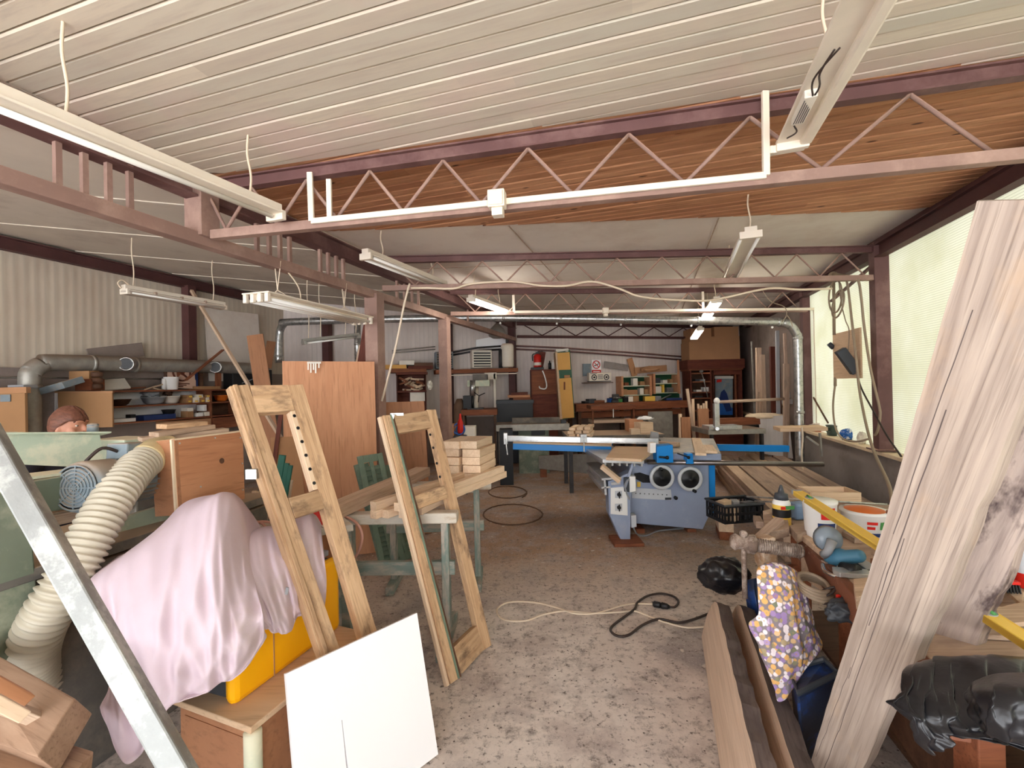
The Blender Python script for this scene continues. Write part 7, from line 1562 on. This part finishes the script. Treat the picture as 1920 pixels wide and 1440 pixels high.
# sockets and cable on the back right wall
for i,(x0,y0,x1,y1) in enumerate(((1470,735,1478,746),(1458,750,1465,757),(1466,748,1474,758),(1474,748,1482,758))):
    a0,a1,z0,z1=RW.rect(x0,y0,x1,y1,.06); m=MB(RW.M); m.box(a0,a1,-.08,-.0,z0,z1); tag(m.build('wall_socket',M['grey'],bevel=.004),('upper','left lower','middle lower','right lower')[i]+' grey socket on the right wall left of the duct','socket','sockets by the duct')
m=MB(); m.tube(cat([RW.px(1463,757,.1),RW.px(1450,762,.1),RW.px(1450,775,.12),RW.px(1456,784,.15)],6),.015,7); m.tube(cat([RW.px(1468,758,.1),RW.px(1462,770,.1),RW.px(1452,782,.15)],6),.015,7); tag(m.build('socket_cable',M['cable_grey'],smooth=True),'grey cables hanging below the wall sockets','cable')
# ================================================================ PERSON
hx=at(130,793,2.92); ox,oy=hx.x,hx.y
def PP(x,y,z): return V((ox+x,oy+y,z))
m=MB()
def limb(pts,r): m.tube(cat(pts,6),[r[0]+(r[1]-r[0])*k/(6*(len(pts)-1)) for k in range(6*(len(pts)-1)+1)],16)
# head, faces +x, bowed a little
Rh=RY(.22)
hc=PP(.0,0,1.515)
m.sphere(hc,.092,.074,.108,22,16,Rh)                     # skull
m.sphere(hc+V((.03,0,-.055)),.062,.056,.068,18,12,Rh)    # jaw
m.sphere(hc+V((.076,0,-.098)),.022,.026,.018,12,8)       # chin
m.tube([hc+V((.088,0,.0)),hc+V((.108,0,-.035)),hc+V((.104,0,-.044))],[.009,.014,.012],10)   # nose
m.sphere(hc+V((.085,0,.018)),.016,.05,.012,12,8)         # brow
m.sphere(hc+V((.086,0,-.066)),.014,.026,.008,12,8); m.sphere(hc+V((.083,0,-.077)),.014,.024,.008,12,8)  # lips
for s in (-1,1):
    m.sphere(hc+V((-.004,s*.074,-.02)),.018,.009,.03,12,8,RY(.2)); m.sphere(hc+V((.072,s*.031,-.006)),.012,.015,.012,10,8); m.sphere(hc+V((.052,s*.045,-.04)),.03,.018,.028,10,8)
m.tube([PP(-.055,0,1.33),PP(-.02,0,1.43),PP(.0,0,1.47)],[.062,.055,.055],16)
# trunk
tr_=[(-.075,1.36,.06,.09),(-.085,1.31,.10,.17),(-.08,1.2,.115,.185),(-.07,1.08,.115,.17),(-.07,.95,.12,.165),(-.06,.86,.125,.175),(-.05,.78,.11,.165)]
vs=[];n=20
for x,z,rx_,ry_ in tr_: vs.append([PP(x+rx_*math.cos(2*PI*k/n),ry_*math.sin(2*PI*k/n),z) for k in range(n+1)])
m.grid(vs); m.add(vs[0][:-1],[tuple(range(n))]); m.add(vs[-1][:-1],[tuple(range(n-1,-1,-1))])
hands=[]
for s in (-1,1):
    limb([PP(-.08,s*.17,1.3),PP(-.06,s*.215,1.18),PP(-.01,s*.225,1.05)],(.058,.042)); limb([PP(-.01,s*.225,1.05),PP(.12,s*.2,1.04),PP(.24,s*.16,1.07)],(.043,.028))
    w=PP(.24,s*.16,1.07); hands.append(w)
    m.sphere(w+V((.045,0,-.002)),.05,.036,.018,14,10)
    for k in range(4):
        y=(-.027+.018*k); L_=(.06,.07,.066,.052)[k] if s<0 else (.052,.066,.07,.06)[k]
        m.tube([w+V((.075,y,0)),w+V((.075+L_*.55,y,-.004)),w+V((.075+L_*.95,y,-.03))],[.0095,.0088,.007],9)
    m.tube([w+V((.02,-s*.03,-.004)),w+V((.05,-s*.055,-.012)),w+V((.078,-s*.058,-.024))],[.012,.011,.008],9)
    limb([PP(-.05,s*.09,.82),PP(-.03,s*.095,.62),PP(-.01,s*.09,.48)],(.088,.058)); limb([PP(-.01,s*.09,.48),PP(-.045,s*.09,.3),PP(-.05,s*.09,.08)],(.058,.038))
    m.tube([PP(-.08,s*.09,.045),PP(.02,s*.095,.04),PP(.12,s*.1,.028)],[.042,.042,.028],12)
body=m.build('person',M['skin'],smooth=True,F=T(ox,oy,0))
tag(body,'person with short auburn hair and dark jumper, seen in profile behind the green machine','person')
md=body.modifiers.new('re','REMESH'); md.mode='VOXEL'; md.voxel_size=.0062; md.use_smooth_shade=True
md=body.modifiers.new('sm','SMOOTH'); md.factor=.5; md.iterations=3
# face details
m=MB()
for s in (-1,1): m.sphere(hc+V((.0785,s*.031,-.006)),.007,.011,.0065,12,8)
m.build('eyes',M['paper'],body,smooth=True)
m=MB()
for s in (-1,1): m.sphere(hc+V((.0835,s*.031,-.007)),.003,.005,.005,10,8)
m.build('pupils',M['cable_dk'],body,smooth=True)
m=MB()
for s in (-1,1): m.tube(cat([hc+V((.088,s*.016,.018)),hc+V((.086,s*.034,.022)),hc+V((.074,s*.05,.016))],4),.004,6)
m.build('eyebrows',M['hair'],body,smooth=True)
# hair: shell with a fringe and a short nape
rows=[];nn=40
for i in range(15):
    el=PI/2-i/14*PI*.80; row=[]
    for k in range(nn+1):
        a=2*PI*k/nn; fr=math.cos(a)               # 1 to the front
        lim=-.75 if fr<-.25 else (-.75+(fr+.25)*1.9 if fr<.1 else (-.085+(fr-.1)*.85 if fr<.6 else .34))
        e=max(el,lim); wob=1+.022*math.sin(9*a+5*e)+.022*math.sin(23*a+2*e)
        row.append(hc+(Rh @ V((.101*math.cos(e)*math.cos(a)*wob-.006,.083*math.cos(e)*math.sin(a)*wob,.117*math.sin(e)*(1+.02*math.sin(7*a))+.002))))
    rows.append(row)
m=MB(); m.grid(rows); m.build('hair',M['hair'],body,smooth=True,solid=.007)
# jumper and trousers
m=MB(); vs=[]
for x,z,rx_,ry_ in [(-.07,1.385,.075,.085),(-.085,1.35,.085,.13),(-.088,1.31,.116,.186),(-.083,1.2,.132,.2),(-.073,1.08,.132,.187),(-.072,.95,.138,.184),(-.062,.84,.145,.195)]:
    vs.append([PP(x+rx_*math.cos(2*PI*k/24),ry_*math.sin(2*PI*k/24),z) for k in range(25)])
m.grid(vs)
for s in (-1,1):
    p=cat([PP(-.085,s*.15,1.325),PP(-.07,s*.2,1.25),PP(-.05,s*.223,1.15),PP(-.01,s*.225,1.05),PP(.06,s*.215,1.03),PP(.14,s*.193,1.045),PP(.225,s*.165,1.068)],5); n_=len(p)
    m.tube(p,[.076-.034*k/(n_-1)+(.008 if 12<k<18 else 0) for k in range(n_)],16,cap=False)
m.build('jumper',M['cloth_dark'],body,smooth=True,solid=.004)
m=MB(); 
vs=[[PP(x+rx_*math.cos(2*PI*k/24),ry_*math.sin(2*PI*k/24),z) for k in range(25)] for x,z,rx_,ry_ in [(-.065,.90,.128,.176),(-.06,.84,.136,.186),(-.05,.77,.122,.178)]]; m.grid(vs)
for s in (-1,1):
    p=cat([PP(-.05,s*.09,.84),PP(-.03,s*.095,.62),PP(-.01,s*.09,.48),PP(-.045,s*.09,.3),PP(-.05,s*.09,.09)],6); n_=len(p)
    m.tube(p,[.098-.045*k/(n_-1) for k in range(n_)],16,cap=False)
m.build('trousers',M['trousers'],body,smooth=True,solid=.004)
for s in (-1,1):
    m=MB(); m.tube([PP(-.1,s*.09,.05),PP(-.05,s*.092,.055),PP(.02,s*.095,.05),PP(.11,s*.1,.036),PP(.145,s*.1,.03)],[.036,.05,.049,.04,.022],14); m.build('shoe',M['black'],body,smooth=True)
# ================================================================ LIGHT
w=bpy.data.worlds.new('sky'); SC.world=w; w.use_nodes=True
nt=w.node_tree; nt.nodes.clear(); o=nt.nodes.new('ShaderNodeOutputWorld'); b=nt.nodes.new('ShaderNodeBackground')
b.inputs[0].default_value=(.94,.965,1,1); b.inputs[1].default_value=.75; nt.links.new(b.outputs[0],o.inputs[0])
sl=bpy.data.lights.new('sun','SUN'); sl.energy=6.5; sl.angle=math.radians(1.0); sl.color=(1,.985,.97)
so=bpy.data.objects.new('sun',sl); COL.objects.link(so)
so.rotation_euler=V((.25,-.45,-.86)).to_track_quat('-Z','Y').to_euler()
SC.view_settings.view_transform='Standard'; SC.view_settings.look='None'; SC.view_settings.gamma=1; SC.view_settings.use_curve_mapping=False
SC.view_settings.exposure=2.92
SC.cycles.use_denoising=True
SC.cycles.max_bounces=10; SC.cycles.diffuse_bounces=7; SC.cycles.glossy_bounces=4; SC.cycles.transmission_bounces=6
SC.cycles.sample_clamp_indirect=8; SC.cycles.caustics_reflective=False; SC.cycles.caustics_refractive=False
